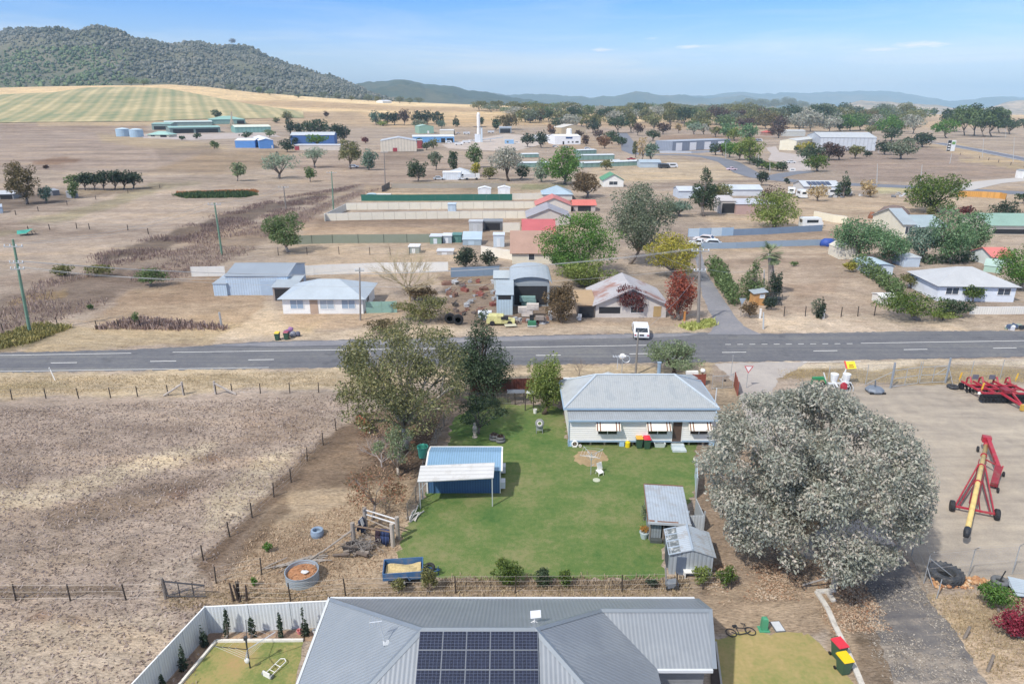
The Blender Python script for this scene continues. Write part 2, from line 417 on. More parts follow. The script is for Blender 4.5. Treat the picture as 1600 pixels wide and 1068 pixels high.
# near side of the road
paint('c8b18b', [(-300, 586), (530, 575), (900, 571), (1120, 567), (1120, 592), (880, 598), (530, 604), (-300, 640)], 4, .95)
paint('9f8f58', [(-300, 612), (80, 598), (130, 602), (60, 612), (-300, 640)], 6, .6)
paint('a18d5c', [(250, 590), (400, 588), (420, 596), (280, 600)], 6, .4)
paint('b5a09a', [(-300, 630), (540, 612), (560, 640), (330, 860), (300, 1200), (-300, 1200)], 10, .85)
for c_, p_, a_ in (('d6c7ab', [(-100, 772), (150, 738), (260, 705), (330, 690), (330, 712), (180, 755), (60, 790), (-100, 812)], .8),
                   ('d6c8ae', [(330, 770), (420, 705), (470, 700), (430, 760), (360, 815), (300, 830)], .7),
                   ('85706a', [(180, 670), (300, 655), (320, 675), (220, 690)], .6), ('8d766d', [(280, 715), (390, 690), (400, 705), (300, 728)], .65),
                   ('876f62', [(60, 800), (230, 755), (330, 745), (260, 790), (90, 830)], .6), ('8f7b74', [(-100, 690), (60, 690), (50, 760), (-100, 780)], .5),
                   ('8c7568', [(-80, 860), (120, 835), (150, 850), (-80, 885)], .4), ('9a7d70', [(380, 640), (500, 640), (470, 690), (380, 690)], .45),
                   ('bfb0a6', [(240, 880), (330, 850), (300, 950), (230, 1000)], .5), ('a8917f', [(20, 880), (240, 860), (240, 880), (20, 895)], .5)):
    paint(c_, p_, 14, a_)
paint('7f6a59', [(-100, 920), (110, 916), (205, 919), (205, 932), (110, 936), (-100, 936)], 5, .8)
for x_, y_, r_ in ((65, 968, 30), (130, 972, 22), (205, 985, 16), (330, 715, 18), (270, 772, 20)): paint('8f5a48', [(x_-r_, y_), (x_, y_-r_*.35), (x_+r_, y_), (x_, y_+r_*.35)], 8, .55)
paint('c9b8a2', [(-100, 985), (250, 960), (290, 985), (200, 1080), (-100, 1100)], 20, .5)
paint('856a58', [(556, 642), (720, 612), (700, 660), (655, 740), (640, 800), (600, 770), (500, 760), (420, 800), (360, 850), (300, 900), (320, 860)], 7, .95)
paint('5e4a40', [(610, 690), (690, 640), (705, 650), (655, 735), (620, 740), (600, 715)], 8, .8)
paint('a8896f', [(545, 690), (600, 690), (560, 740), (480, 770), (430, 800), (480, 730)], 10, .5)
paint('c4a784', [(470, 760), (640, 745), (640, 860), (600, 930), (400, 940), (330, 910), (420, 800)], 14, .85)
paint('7e6250', [(300, 870), (400, 815), (450, 780), (460, 800), (400, 850), (320, 905)], 7, .7)
paint('9f7f64', [(380, 850), (520, 830), (540, 890), (420, 910)], 14, .5)
paint('b09377', [(250, 915), (1100, 902), (1100, 940), (250, 955)], 6, .7)
paint('8f7a69', [(690, 905), (1080, 902), (1080, 918), (690, 918)], 4, .65)
paint('a88a72', [(1075, 700), (1200, 690), (1330, 860), (1340, 910), (1280, 990), (1110, 985), (1090, 900)], 8, .9)
paint('bd9f80', [(1110, 920), (1275, 905), (1290, 950), (1300, 985), (1110, 990)], 10, .6)
paint('b5946f', [(1275, 950), (1330, 950), (1420, 1100), (1340, 1100)], 8, .6)
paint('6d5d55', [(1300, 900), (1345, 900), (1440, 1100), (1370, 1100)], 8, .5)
paint('cdb092', [(1440, 925), (1700, 915), (1700, 1120), (1550, 1120)], 8, .9)
paint('b99a63', [(1470, 955), (1560, 945), (1560, 985), (1490, 990)], 12, .5)
paint('b09f80', [(1115, 592), (1180, 590), (1200, 640), (1150, 700), (1120, 680)], 6, .7)
paint('a8935f', [(1220, 572), (1700, 572), (1700, 598), (1290, 600), (1215, 590)], 4, .8)
paint('d8cbb4', [(1200, 566), (1700, 556), (1700, 566), (1250, 577)], 3, .85)
paint('c9b391', [(700, 575), (1100, 570), (1100, 590), (700, 600)], 4, .6)
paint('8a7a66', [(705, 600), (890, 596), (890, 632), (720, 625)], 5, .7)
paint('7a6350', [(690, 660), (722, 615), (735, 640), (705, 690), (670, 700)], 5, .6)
lum = base @ np.array([.3, .6, .1]); base[:] = .45*base+.55*lum[..., None]*np.array([1.1, .985, .81]); base *= (1-.07*np.clip((Yg-90)/120, 0, 1))[..., None]; base *= np.array([.97, .94, .885]); base *= 1+np.clip((Yg-820)/120, 0, 1)[..., None]*np.array([.16, .07, -.1]); nv = Xg.size; R_, C_ = Xg.shape
co_ = np.empty((nv, 3), np.float32); co_[:, 0] = Xg.ravel(); co_[:, 1] = Yg.ravel(); co_[:, 2] = Zg.ravel()
idx = np.arange(nv).reshape(R_, C_)
fc = np.stack([idx[:-1, :-1], idx[:-1, 1:], idx[1:, 1:], idx[1:, :-1]], -1).reshape(-1, 4)
def np_mesh(name, co, faces, cols=None, smooth=True):
    me = bpy.data.meshes.new(name); nf, k = faces.shape
    me.vertices.add(len(co)); me.vertices.foreach_set('co', np.ascontiguousarray(co, np.float32).ravel())
    me.loops.add(nf*k); me.loops.foreach_set('vertex_index', np.ascontiguousarray(faces, np.int32).ravel())
    me.polygons.add(nf); me.polygons.foreach_set('loop_start', np.arange(0, nf*k, k, dtype=np.int32)); me.polygons.foreach_set('loop_total', np.full(nf, k, np.int32))
    if smooth: me.polygons.foreach_set('use_smooth', np.ones(nf, bool))
    if cols is not None:
        a = me.color_attributes.new('cover', 'FLOAT_COLOR', 'POINT'); a.data.foreach_set('color', np.concatenate([cols.reshape(-1, 3), np.ones((len(co), 1))], 1).astype(np.float32).ravel())
    me.update(calc_edges=True); return me
def ground_mat():
    m = bpy.data.materials.new('dry_ground'); nt, n, l, b = nodes_of(m)
    at = n.new('ShaderNodeAttribute'); at.attribute_name = 'cover'
    tc = n.new('ShaderNodeTexCoord').outputs['Object']
    mp = n.new('ShaderNodeMapping'); mp.inputs['Rotation'].default_value = (0, 0, .5); mp.inputs['Scale'].default_value = (.7, 1.7, 1); l.new(tc, mp.inputs[0]); tv = mp.outputs[0]
    a = noise(n, l, tc, .035, 5, .6); c = noise(n, l, tv, .9, 7, .72, .3); d = noise(n, l, tv, 4.5, 4, .75); e = noise(n, l, tc, .22, 4, .6, .6)
    mq = n.new('ShaderNodeMapping'); mq.inputs['Rotation'].default_value = (0, 0, -.12); mq.inputs['Scale'].default_value = (.012, .05, 1); l.new(tc, mq.inputs[0]); st_ = noise(n, l, mq.outputs[0], 1.0, 7, .68, .8)
    f = mix_col(n, l, 1.0, ramp(n, l, a, [(.3, .82), (.7, 1.12)]), ramp(n, l, st_, [(.36, (.74, .7, .68)), (.5, (1, 1, 1)), (.64, (1.2, 1.13, 1.0))]), 'MULTIPLY')
    g = ramp(n, l, c, [(.30, .5), (.43, .86), (.58, 1.05), (.75, 1.25)])
    h = ramp(n, l, d, [(.34, .6), (.5, 1.0), (.66, 1.3)])
    k = ramp(n, l, e, [(.32, .84), (.68, 1.14)])
    x = mix_col(n, l, 1.0, at.outputs['Color'], f, 'MULTIPLY'); x = mix_col(n, l, 1.0, x, g, 'MULTIPLY'); x = mix_col(n, l, 1.0, x, h, 'MULTIPLY'); x = mix_col(n, l, 1.0, x, k, 'MULTIPLY')
    tint = mix_col(n, l, math_node(n, l, 'MULTIPLY', ramp(n, l, noise(n, l, tc, .5, 4, .6), [(.5, 0.0), (.7, 1.0)]), .3), x, mix_col(n, l, 1.0, x, (.97, .9, .8), 'MULTIPLY'))
    l.new(tint, b.inputs['Base Color']); b.inputs['Roughness'].default_value = .95; b.inputs['Specular IOR Level'].default_value = .1
    bp = n.new('ShaderNodeBump'); bp.inputs['Strength'].default_value = .9; bp.inputs['Distance'].default_value = .2
    l.new(math_node(n, l, 'ADD', c, math_node(n, l, 'MULTIPLY', d, .5)), bp.inputs['Height']); l.new(bp.outputs[0], b.inputs['Normal'])
    return m
me = np_mesh('ground', co_, fc, base.reshape(-1, 3)); me.materials.append(ground_mat())
tag(link('ground', me), kind='structure')
# ------------------------------------------------------------------ sheets lying on the ground
def resample(pts, step, jit, rnd, closed=True):
    out = []; k = len(pts)
    for i in range(k if closed else k-1):
        a = Vector(pts[i]); b = Vector(pts[(i+1) % k]); L = (b-a).length; m = max(1, int(L/step))
        for j in range(m):
            p = a.lerp(b, j/m)
            if jit: p = p + Vector((rnd.uniform(-jit, jit), rnd.uniform(-jit, jit), 0))
            out.append(p)
    return out
def sheet(name, px, m, z=.004, jit=.15, step=.5, world=None, kind='structure'):
    rnd = random.Random(len(name)*7+len(px))
    pts = world or [G(*p) for p in px]
    pts = resample(pts, step, jit, rnd)
    mb = MB(); mb.add([(p.x, p.y, gz(p.x, p.y)+z) for p in pts], [tuple(range(len(pts)))])
    o = mb.build(name, m)
    if o.data.polygons[0].normal.z < 0: o.data.flip_normals()
    return tag(o, kind=kind)
def surf_mat(name, stops, scales, streak=None, bump=.4, rough=.9, speck=None):
    """mottled surface: stops coloured by layered noise, optional streaks along a direction"""
    m = bpy.data.materials.new(name); nt, n, l, b = nodes_of(m); tc = n.new('ShaderNodeTexCoord').outputs['Object']
    tot = None
    for sc, wgt in scales:
        q = math_node(n, l, 'MULTIPLY', noise(n, l, tc, sc, 5, .62), wgt); tot = q if tot is None else math_node(n, l, 'ADD', tot, q)
    if streak:
        ang, sx, sy, wgt = streak
        mp = n.new('ShaderNodeMapping'); mp.inputs['Rotation'].default_value = (0, 0, ang); mp.inputs['Scale'].default_value = (sx, sy, 1); l.new(tc, mp.inputs[0])
        q = math_node(n, l, 'MULTIPLY', math_node(n, l, 'SUBTRACT', noise(n, l, mp.outputs[0], 1, 5, .65, .3), .5), wgt); tot = math_node(n, l, 'ADD', tot, q)
    col = ramp(n, l, tot, [(p, lin(c)) for p, c in stops])
    if speck: col = mix_col(n, l, math_node(n, l, 'MULTIPLY', ramp(n, l, noise(n, l, tc, speck[1], 3, .6), [(.6, 0.0), (.68, 1.0)]), speck[2]), col, lin(speck[0]))
    l.new(col, b.inputs['Base Color']); b.inputs['Roughness'].default_value = rough; b.inputs['Specular IOR Level'].default_value = .2
    bp = n.new('ShaderNodeBump'); bp.inputs['Strength'].default_value = bump; bp.inputs['Distance'].default_value = .05; l.new(tot, bp.inputs['Height']); l.new(bp.outputs[0], b.inputs['Normal'])
    return m
lawn_m = surf_mat('mown_lawn', [(.3, '29461f'), (.43, '39592b'), (.52, '4b6a37'), (.61, '637642'), (.72, '83825a')], [(.1, .42), (.45, .28), (2.5, .25), (13, .3)], bump=.9)
asph_m = surf_mat('road_asphalt', [(.28, '595a5f'), (.5, '6c6d71'), (.72, '85847f')], [(.25, .3), (2, .3), (12, .4)], streak=(rad(-2), .015, .9, .7), bump=.2, speck=('4a4b4f', .35, .35))
oldasph_m = surf_mat('worn_asphalt', [(.3, '75767c'), (.5, '85858a'), (.7, 'a39f9a')], [(.3, .35), (2, .3), (10, .35)], bump=.2)
yard_m = surf_mat('gravel_yard', [(.28, '837b72'), (.48, 'a09689'), (.68, 'b8ac9a')], [(.1, .35), (.8, .3), (8, .35)], streak=(rad(28), .09, .8, .5), bump=.45, speck=('857c72', .25, .35))
drive_m = surf_mat('dusty_bitumen', [(.32, '5f5d60'), (.5, '76726f'), (.66, 'a5998b')], [(.2, .35), (1.2, .35), (9, .3)], streak=(rad(66), .1, .8, .6), bump=.3, speck=('a59c8e', 1.6, .5))
track_m = surf_mat('gravel_track', [(.3, '97908c'), (.5, 'aaa39d'), (.7, 'bdb5ab')], [(.2, .4), (1.5, .3), (9, .3)], bump=.3)
dry_lawn_m = surf_mat('dry_lawn', [(.3, '737c48'), (.43, '898b54'), (.54, 'a59565'), (.66, 'b9a276')], [(.15, .5), (.8, .25), (4, .25)], bump=.5)
paint_m = M('e8e6e0', .6, .08, 3)
road_near = [(-500, 592), (0, 582), (300, 577.5), (530, 574), (800, 570), (1100, 566), (1300, 563), (1600, 557.5), (2300, 547)]
road_far = [(2300, 507), (1600, 516.5), (1400, 517.5), (1215, 521), (1100, 519.5), (1000, 520.5), (880, 523), (700, 527), (530, 531), (420, 533), (345, 537), (310, 541), (180, 547), (0, 551), (-500, 561)]
sheet('road', road_near+road_far, asph_m, .008, .22, .45)
sheet('road_shoulder', [(330, 539.5), (420, 534.5), (700, 528.3), (880, 524.3), (1000, 521.5), (1095, 521), (1060, 526), (880, 530), (700, 535), (450, 541)], oldasph_m, .013, .1, .8)
sheet('side_road', [(1104, 522), (1112, 517), (1117, 504), (1107, 484), (1097, 462), (1091, 423), (1081, 385), (1076, 362), (1088, 362), (1094, 385), (1104, 427), (1125, 459), (1145, 489), (1162, 509), (1190, 522.5)], oldasph_m, .012, .08, .8)
def strip(mb, a, b, w, z):
    a, b = Vector((a.x, a.y, 0)), Vector((b.x, b.y, 0)); d = (b-a).normalized(); s_ = Vector((-d.y, d.x, 0))*w/2
    mb.add([(p.x, p.y, gz(p.x, p.y)+z) for p in (a-s_, b-s_, b+s_, a+s_)], [(0, 1, 2, 3)])
mb = MB()
p0, p1 = G(100, 566.6), G(1570, 543.6); nn = int(round((p1-p0).length/11.75)); dirv = (p1-p0).normalized(); stp = (p1-p0).length/nn
for i in range(-3, nn+4):
    c = p0 + dirv*stp*i; strip(mb, c-dirv*1.5, c+dirv*1.5, .15, .018)
for a, b in (((-300, 559), (50, 554.4)), ((50, 554.2), (205, 551.6)), ((270, 550.2), (530, 546.6)), ((530, 546.6), (1010, 539.2)), ((1345, 536.2), (1700, 530.5))): strip(mb, G(*a), G(*b), .13, .018)
for i in range(11): x = 1133+i*19; strip(mb, G(x, 538-i*.12), G(x+9, 537.9-i*.12), .13, .018)
strip(mb, G(1255, 565.5), G(1345, 564.2), .13, .018); strip(mb, G(-200, 583), G(420, 574), .1, .018)
tag(mb.build('road_markings', paint_m), kind='structure')
mb = MB(); rnd = random.Random(4)
sheet('lawn', [(722, 617), (735, 640), (706, 655), (700, 690), (675, 762), (652, 790), (638, 815), (622, 868), (619, 880), (680, 898), (700, 903), (1036, 904), (1037, 850), (1030, 815), (1065, 800), (1087, 765), (1088, 690), (885, 690), (882, 640), (850, 632), (800, 632), (795, 622), (760, 620)], lawn_m, .006, .22, .35)
sheet('gravel_yard', [(1188, 612), (1290, 602), (1390, 604), (1480, 601), (1600, 600), (2200, 585), (2200, 880), (1600, 903), (1442, 908), (1432, 880), (1390, 835), (1300, 790), (1230, 700)], yard_m, .006, .2, .5)
sheet('entry_track', [(1118, 567.5), (1262, 564.5), (1240, 580), (1215, 592), (1208, 612), (1260, 700), (1330, 780), (1400, 850), (1340, 905), (1270, 830), (1195, 720), (1160, 640), (1150, 600), (1135, 585)], track_m, .010, .2, .5)
sheet('driveway', [(1330, 890), (1350, 850), (1405, 850), (1436, 913), (1462, 951), (1490, 981), (1515, 1021), (1540, 1068), (1640, 1250), (1455, 1250), (1398, 1068), (1374, 1000), (1352, 950)], drive_m, .014, .12, .35)
sheet('front_lawn', [(1112, 1002), (1180, 986), (1270, 992), (1312, 1040), (1345, 1100), (1380, 1250), (1130, 1250)], dry_lawn_m, .006, .25, .3)
sheet('side_lawn', [(338, 1003), (474, 1001), (460, 1080), (440, 1250), (190, 1250), (280, 1074)], surf_mat('side_lawn', [(.3, '5f7340'), (.43, '7a834c'), (.52, '99905d'), (.66, 'ad8f66')], [(.35, .6), (1.5, .2), (6, .2)], bump=.5), .006, .05, .4)
sheet('garden_bed', [(328, 989), (508, 984), (505, 999), (474, 1001), (338, 1002), (278, 1076), (190, 1250), (118, 1250), (256, 1072)], M('8f7868', .95, .35, 1.6, dirt=('b79a7a', .7, 1.3)), .004, .05, .5)
sheet('bare_patch', [(893, 718), (905, 706), (920, 702), (940, 706), (953, 711), (942, 721), (925, 728), (905, 724)], M('a38d6b', .95, .25, 1.5), .011, .25, .3)
# grey streets and hardstands beyond the houses
far_m = M('74777f', .9, .08, .1)
def street(name, pts, wid, m=far_m, z=.05):
    P = [G(*p) for p in pts]; mb = MB(); vs = []
    for i, p in enumerate(P):
        d = (P[min(i+1, len(P)-1)]-P[max(i-1, 0)]); d.z = 0; d.normalize(); s_ = Vector((-d.y, d.x, 0))*wid/2
        for q in (p-s_, p+s_): vs.append((q.x, q.y, gz(q.x, q.y)+z))
    mb.add(vs, [(2*i, 2*i+2, 2*i+3, 2*i+1) for i in range(len(P)-1)])
    o = mb.build(name, m)
    if o.data.polygons[0].normal.z < 0: o.data.flip_normals()
    return tag(o, kind='structure')
street('industrial_street', [(972, 208), (980, 222), (984, 234), (1000, 240.5), (1040, 241), (1075, 242), (1110, 245.5), (1138, 253), (1152, 262), (1166, 270), (1190, 277), (1230, 282), (1300, 287), (1420, 292), (1600, 302), (1900, 316)], 11)
street('industrial_street', [(1200, 278.5), (1232, 271.5), (1262, 268)], 8, far_m, .06)
sheet('hardstand', [(1196, 231), (1212, 228.5), (1218, 238), (1262, 243), (1268, 268), (1235, 271), (1222, 255), (1200, 250), (1205, 240)], M('b3a9a2', .9, .12, .2), .05, .3, 3)
street('highway', [(1420, 217), (1440, 219), (1480, 226), (1530, 236), (1600, 249), (1750, 278)], 11, M('6f717b', .9, .06, .1))
mb = MB()
for dlt in (-4.4, 4.4):
    P = [G(*p) for p in ((1440, 219), (1480, 226), (1530, 236), (1600, 249), (1750, 278))]
    for a, b in zip(P[:-1], P[1:]):
        d = (b-a).normalized(); s_ = Vector((-d.y, d.x, 0))*dlt; strip(mb, a+s_, b+s_, .5, .09)
tag(mb.build('highway_markings', paint_m), kind='structure')
street('new_street', [(1495, 296), (1545, 285), (1600, 280), (1800, 268)], 9, M('b9b4ae', .9, .06, .1), .07)
sheet('works_yard', [(690, 226), (735, 218), (790, 209), (850, 214), (845, 226), (800, 236), (700, 232)], M('b9aca0', .9, .15, .1), .05, .5, 4)
sheet('plant_yard', [(215, 210), (420, 206), (440, 214), (300, 219), (225, 216)], M('b3a79f', .9, .12, .1), .05, .5, 6)
# striped crop field on the rising ground
fx = np.linspace(-.83, -.29, 90); fy = np.linspace(868, 1500, 70); S2, Y2 = np.meshgrid(fx, fy)
left_edge = -1.1; PXf = 800+FPX*S2/CT
yb = np.interp(PXf, [-200, 0, 130, 230, 330, 430, 500], [868, 868, 868, 880, 930, 985, 1010]); yt = np.interp(PXf, [-200, 0, 90, 120, 140, 200, 300, 400, 500], [1330, 1330, 1340, 1420, 1490, 1480, 1330, 1190, 1060])
Y2 = yb + (yt-yb)*(Y2-868)/(1500-868); X2 = S2*Y2; Z2 = ground_z(X2, Y2)+.5
cf = np.stack([X2.ravel(), Y2.ravel(), Z2.ravel()], 1); ii = np.arange(X2.size).reshape(X2.shape)
fm = bpy.data.materials.new('striped_crop'); nt, n, l, b = nodes_of(fm); tc = n.new('ShaderNodeTexCoord').outputs['Object']
def perp(a, period, ph=0):
    dt = n.new('ShaderNodeVectorMath'); dt.operation = 'DOT_PRODUCT'; l.new(tc, dt.inputs[0]); dt.inputs[1].default_value = a
    return math_node(n, l, 'SINE', math_node(n, l, 'ADD', math_node(n, l, 'MULTIPLY', dt.outputs['Value'], 2*math.pi/period), ph))
pv = Vector((1, .452, 0)).normalized(); wv = perp(pv, 14); wv2 = perp(pv, 39, 1.0)
big = noise(n, l, tc, .006, 4, .6); sm = noise(n, l, tc, .05, 4, .6)
s = math_node(n, l, 'ADD', math_node(n, l, 'ADD', math_node(n, l, 'MULTIPLY', wv, .07), math_node(n, l, 'MULTIPLY', wv2, .08)), math_node(n, l, 'ADD', math_node(n, l, 'MULTIPLY', big, .8), math_node(n, l, 'MULTIPLY', sm, .5)))
l.new(ramp(n, l, s, [(.28, lin('6b7a58')), (.5, lin('888c66')), (.7, lin('a89d74')), (.88, lin('c4b488'))]), b.inputs['Base Color']); b.inputs['Roughness'].default_value = .95
me = np_mesh('crop_field', cf, np.stack([ii[:-1, :-1], ii[:-1, 1:], ii[1:, 1:], ii[1:, :-1]], -1).reshape(-1, 4)); me.materials.append(fm); tag(link('crop_field', me), kind='structure')
# ------------------------------------------------------------------ hills
from mathutils import noise as mnoise
def fbm(x, y, s, o=5): return mnoise.fractal(Vector((x*s, y*s, 1.7)), .9, 2.1, o)
def range_mesh(name, crest, y0, y1, zb, m, ncol, nrow, amp, shape=.8, back=.5, sd=0.0):
    """hill mass whose crest follows the profile given as photograph (x, y) pairs at distance y1"""
    xs = [c[0] for c in crest]; px = np.linspace(xs[0], xs[-1], ncol)
    cp = np.interp(px, xs, [c[1] for c in crest]); tt = np.concatenate([np.linspace(0, 1, nrow), 1+np.linspace(.08, back, 6)])
    V = np.empty((len(tt), ncol, 3))
    for j, p in enumerate(px):
        s = (p-800)/FPX*CT; zc = CAM_H+lift(cp[j])*y1+amp*.16*fbm(p*amp*.9+sd, 3.3, .02/amp*1.0)+amp*.05*fbm(p+sd, 7.7, .12)
        for i, t in enumerate(tt):
            y = y0+(y1-y0)*t; x = s*y
            zbase = zb(x, y0) if callable(zb) else zb
            h = (zc-zbase)*(t**shape if t <= 1 else 1-(t-1)*1.3)
            nz = fbm(x+sd, y+sd*2, 1/(amp*7.0))*amp*(4*t*(1.02-t) if t <= 1 else 0)*min(1.0, max(0, (zc-zbase))/(amp*2.5))
            V[i, j] = (x, y, zbase+h+nz)
    ii = np.arange(len(tt)*ncol).reshape(len(tt), ncol)
    me = np_mesh(name, V.reshape(-1, 3), np.stack([ii[:-1, :-1], ii[:-1, 1:], ii[1:, 1:], ii[1:, :-1]], -1).reshape(-1, 4)); me.materials.append(m)
    return tag(link(name, me), kind='structure'), V
hill_m = surf_mat('hill_scrub', [(.3, '4c5340'), (.5, '696a58'), (.68, '8b8070'), (.8, 'a8967a')], [(.004, .4), (.03, .35), (.12, .25)], bump=.6)
hill, HV = range_mesh('hill', [(-1500, 70), (-900, 62), (-400, 58), (-200, 54), (-60, 46), (0, 49), (40, 47), (80, 41), (100, 39), (120, 43), (150, 46), (175, 43), (195, 50), (225, 64), (260, 68), (310, 66), (350, 66), (400, 71), (430, 86), (460, 101), (490, 110), (520, 112), (545, 126), (580, 146), (620, 160), (660, 172)], 1760, 2750, lambda x, y: gz(x, y)-4, hill_m, 330, 46, 75, .82)
far1_m = surf_mat('wooded_range', [(.3, '39453c'), (.5, '4c5648'), (.64, '6e6a55'), (.78, '9a8a68')], [(.0018, .5), (.01, .3), (.05, .2)], bump=.5)
range_mesh('range', [(480, 172), (520, 140), (560, 131), (590, 128), (620, 126), (650, 129), (680, 132), (720, 138), (760, 144), (800, 151), (840, 157), (880, 166), (920, 176)], 3300, 5000, -10, far1_m, 160, 30, 85, .85, sd=50)
far2_m = surf_mat('distant_range', [(.3, '3f4c44'), (.5, '56604f'), (.62, '8a7c62'), (.75, 'b5a27f')], [(.0006, .45), (.003, .35), (.02, .2)], bump=.5)
range_mesh('range', [(560, 166), (640, 143), (700, 139), (760, 143), (800, 147), (850, 145), (900, 150), (920, 153), (960, 148), (1010, 147), (1060, 150), (1110, 153), (1160, 151), (1220, 158), (1300, 166), (1380, 174)], 6500, 9500, -90, far2_m, 260, 26, 170, .8, sd=400)
range_mesh('range', [(900, 162), (1000, 154), (1100, 148), (1150, 145), (1200, 146), (1250, 145), (1300, 144), (1340, 140), (1370, 139), (1400, 142), (1440, 151), (1480, 158), (1520, 156), (1560, 152), (1610, 153), (1700, 148), (1900, 146), (2300, 150), (2700, 148)], 9500, 14000, -190, far2_m, 280, 26, 240, .8, sd=900)
tanr_m = surf_mat('grassy_rise', [(.3, '5d614c'), (.44, '8a7d63'), (.56, 'c3a98a'), (.7, 'd8c2a4')], [(.003, .35), (.012, .35), (.05, .3)], bump=.4)
range_mesh('range', [(1290, 178), (1320, 163), (1345, 157), (1370, 158), (1410, 161), (1450, 164), (1500, 169), (1540, 170), (1570, 160), (1600, 156), (1700, 152), (1900, 150), (2300, 155), (2700, 160)], 4600, 6000, -60, tanr_m, 180, 22, 80, .8, sd=77)
# air
hm = bpy.data.materials.new('air'); nt, n, l, b = nodes_of(hm); n.remove(b)
pv = n.new('ShaderNodeVolumePrincipled'); pv.inputs['Color'].default_value = (.60, .84, 1, 1); pv.inputs['Density'].default_value = 1.0e-4; pv.inputs['Anisotropy'].default_value = -.35
l.new(pv.outputs[0], n['Material Output'].inputs['Volume'])
tag(MB().box(-25500, -300, -560, 25500, 17500, 480).build('haze', hm), kind='stuff')
# ------------------------------------------------------------------ plants
bark_pale = M('b9aea0', .9, .25, 2.5); bark_dark = M('5c4d42', .95, .25, 2.5); bark_grey = M('8a8078', .9, .22, 2.5)
LM = {
 'gumgrey': leaf_mat('a3a698', 'cbbeb1', '797f74', nscale=.7), 'gum': leaf_mat('757853', '9c9566', '555c42', nscale=.5), 'gumbrown': leaf_mat('6d6448', '8a7852', '4c4a36', nscale=.4),
 'dark': leaf_mat('46563f', '66775a', '34422f'), 'darkest': leaf_mat('3d4a3c', '57664f', '2c3730'), 'green': leaf_mat('577a3a', '7d9c4c', '40602c', nscale=.5), 'mid': leaf_mat('62764a', '829262', '4a5c3a'),
 'lime': leaf_mat('7c8a48', '9aa25c', '5c6e38'), 'yellow': leaf_mat('a29a45', 'c2b455', '707a36', nscale=.5), 'olive': leaf_mat('77784c', '94905e', '585e3c'), 'silver': leaf_mat('8b9a84', 'a9b5a0', '6a7a66'),
 'blue': leaf_mat('6b8272', '8a9d8b', '4f6656'), 'willow': leaf_mat('68875e', '8aa37c', '4e6c4a'), 'red': leaf_mat('99503f', 'b9705a', '6f3a32'), 'burgundy': leaf_mat('6f3f3f', '8d5650', '4f2e30'), 'crimson': leaf_mat('8e3345', 'ad4a58', '642634'),
 'rust': leaf_mat('826149', '9d7a58', '655040'), 'straw': leaf_mat('b7a177', 'cdb88c', '93805e'), 'rosy': leaf_mat('8a7058', 'a5684e', '5f6444', nscale=.8), 'brown': leaf_mat('6d5c45', '86724f', '514636'),
 'holly': leaf_mat('556a34', '7c8c3c', '3c4f2a'), 'dustygreen': leaf_mat('717b63', '8e9480', '555f4c'), 'palegreen': leaf_mat('7b8a66', '9aa682', '5c6a4c'), 'plum': leaf_mat('5b4a44', '74605a', '443834')}
def leaf_cards(clumps, n, size, aspect, rs, droop=.3, fill=.55):
    """n leaf sprays spread through the clumps (cx,cy,cz,rx,ry,rz)"""
    cl = np.array(clumps); wt = (cl[:, 3]*cl[:, 4]*cl[:, 5])**(2/3); k = rs.choice(len(cl), n, p=wt/wt.sum()); c = cl[k]
    d = rs.normal(size=(n, 3)); d /= np.linalg.norm(d, axis=1)[:, None]
    r = (fill+(1.08-fill)*rs.random(n)**.7)[:, None]
    p = c[:, :3]+d*c[:, 3:]*r
    ax = d*.55+rs.normal(size=(n, 3))*.75; ax[:, 2] -= droop; ax /= np.linalg.norm(ax, axis=1)[:, None]
    nn = d+rs.normal(size=(n, 3))*.65; nn[:, 2] += .25; b = np.cross(nn, ax); b /= np.linalg.norm(b, axis=1)[:, None]+1e-9
    L = size*(.45+1.15*rs.random(n)**1.6)[:, None]; W = L/aspect
    bend = np.cross(ax, b)*L*.18
    q = np.stack([p-ax*L*.5, p+b*W*.5+bend, p+ax*L*.5, p-b*W*.5+bend], 1)
    return q.reshape(-1, 3)
def cards_mesh(name, q, m, parent=None, loc=None, origin=None):
    if origin is not None: q = q-np.array(origin)
    me = np_mesh(name, q, np.arange(len(q)).reshape(-1, 4), smooth=False); me.materials.append(m)
    return link(name, me, parent, loc)
def make_clumps(c, r, rs, n, shape, lump):
    out = []
    for i in range(n):
        for _ in range(30):
            d = rs.normal(size=3); d /= np.linalg.norm(d)
            if shape in ('spread', 'gum') and d[2] < -.6: continue
            break
        k = lump*(.7+.6*rs.random()); q = 1.02-k*.9 if i > n*.2 else .4; q *= 1+.24*mnoise.noise(Vector(d*1.6)+Vector((n*1.3, c[0], 0)))
        p = [c[0]+d[0]*r[0]*q, c[1]+d[1]*r[1]*q, c[2]+d[2]*r[2]*q]
        kx = k
        if shape == 'cone':
            t = rs.random()**1.4; a = rs.random()*6.283; w = (1-t)*.85+.08
            p = [c[0]+math.cos(a)*r[0]*w*.6, c[1]+math.sin(a)*r[1]*w*.6, c[2]-r[2]*.9+t*1.8*r[2]]; kx = k*(w+.25)
        out.append((*p, r[0]*kx, r[1]*kx, r[2]*kx*(.75 if shape in ('gum', 'spread') else .9)))
    return out
SEED = [11]
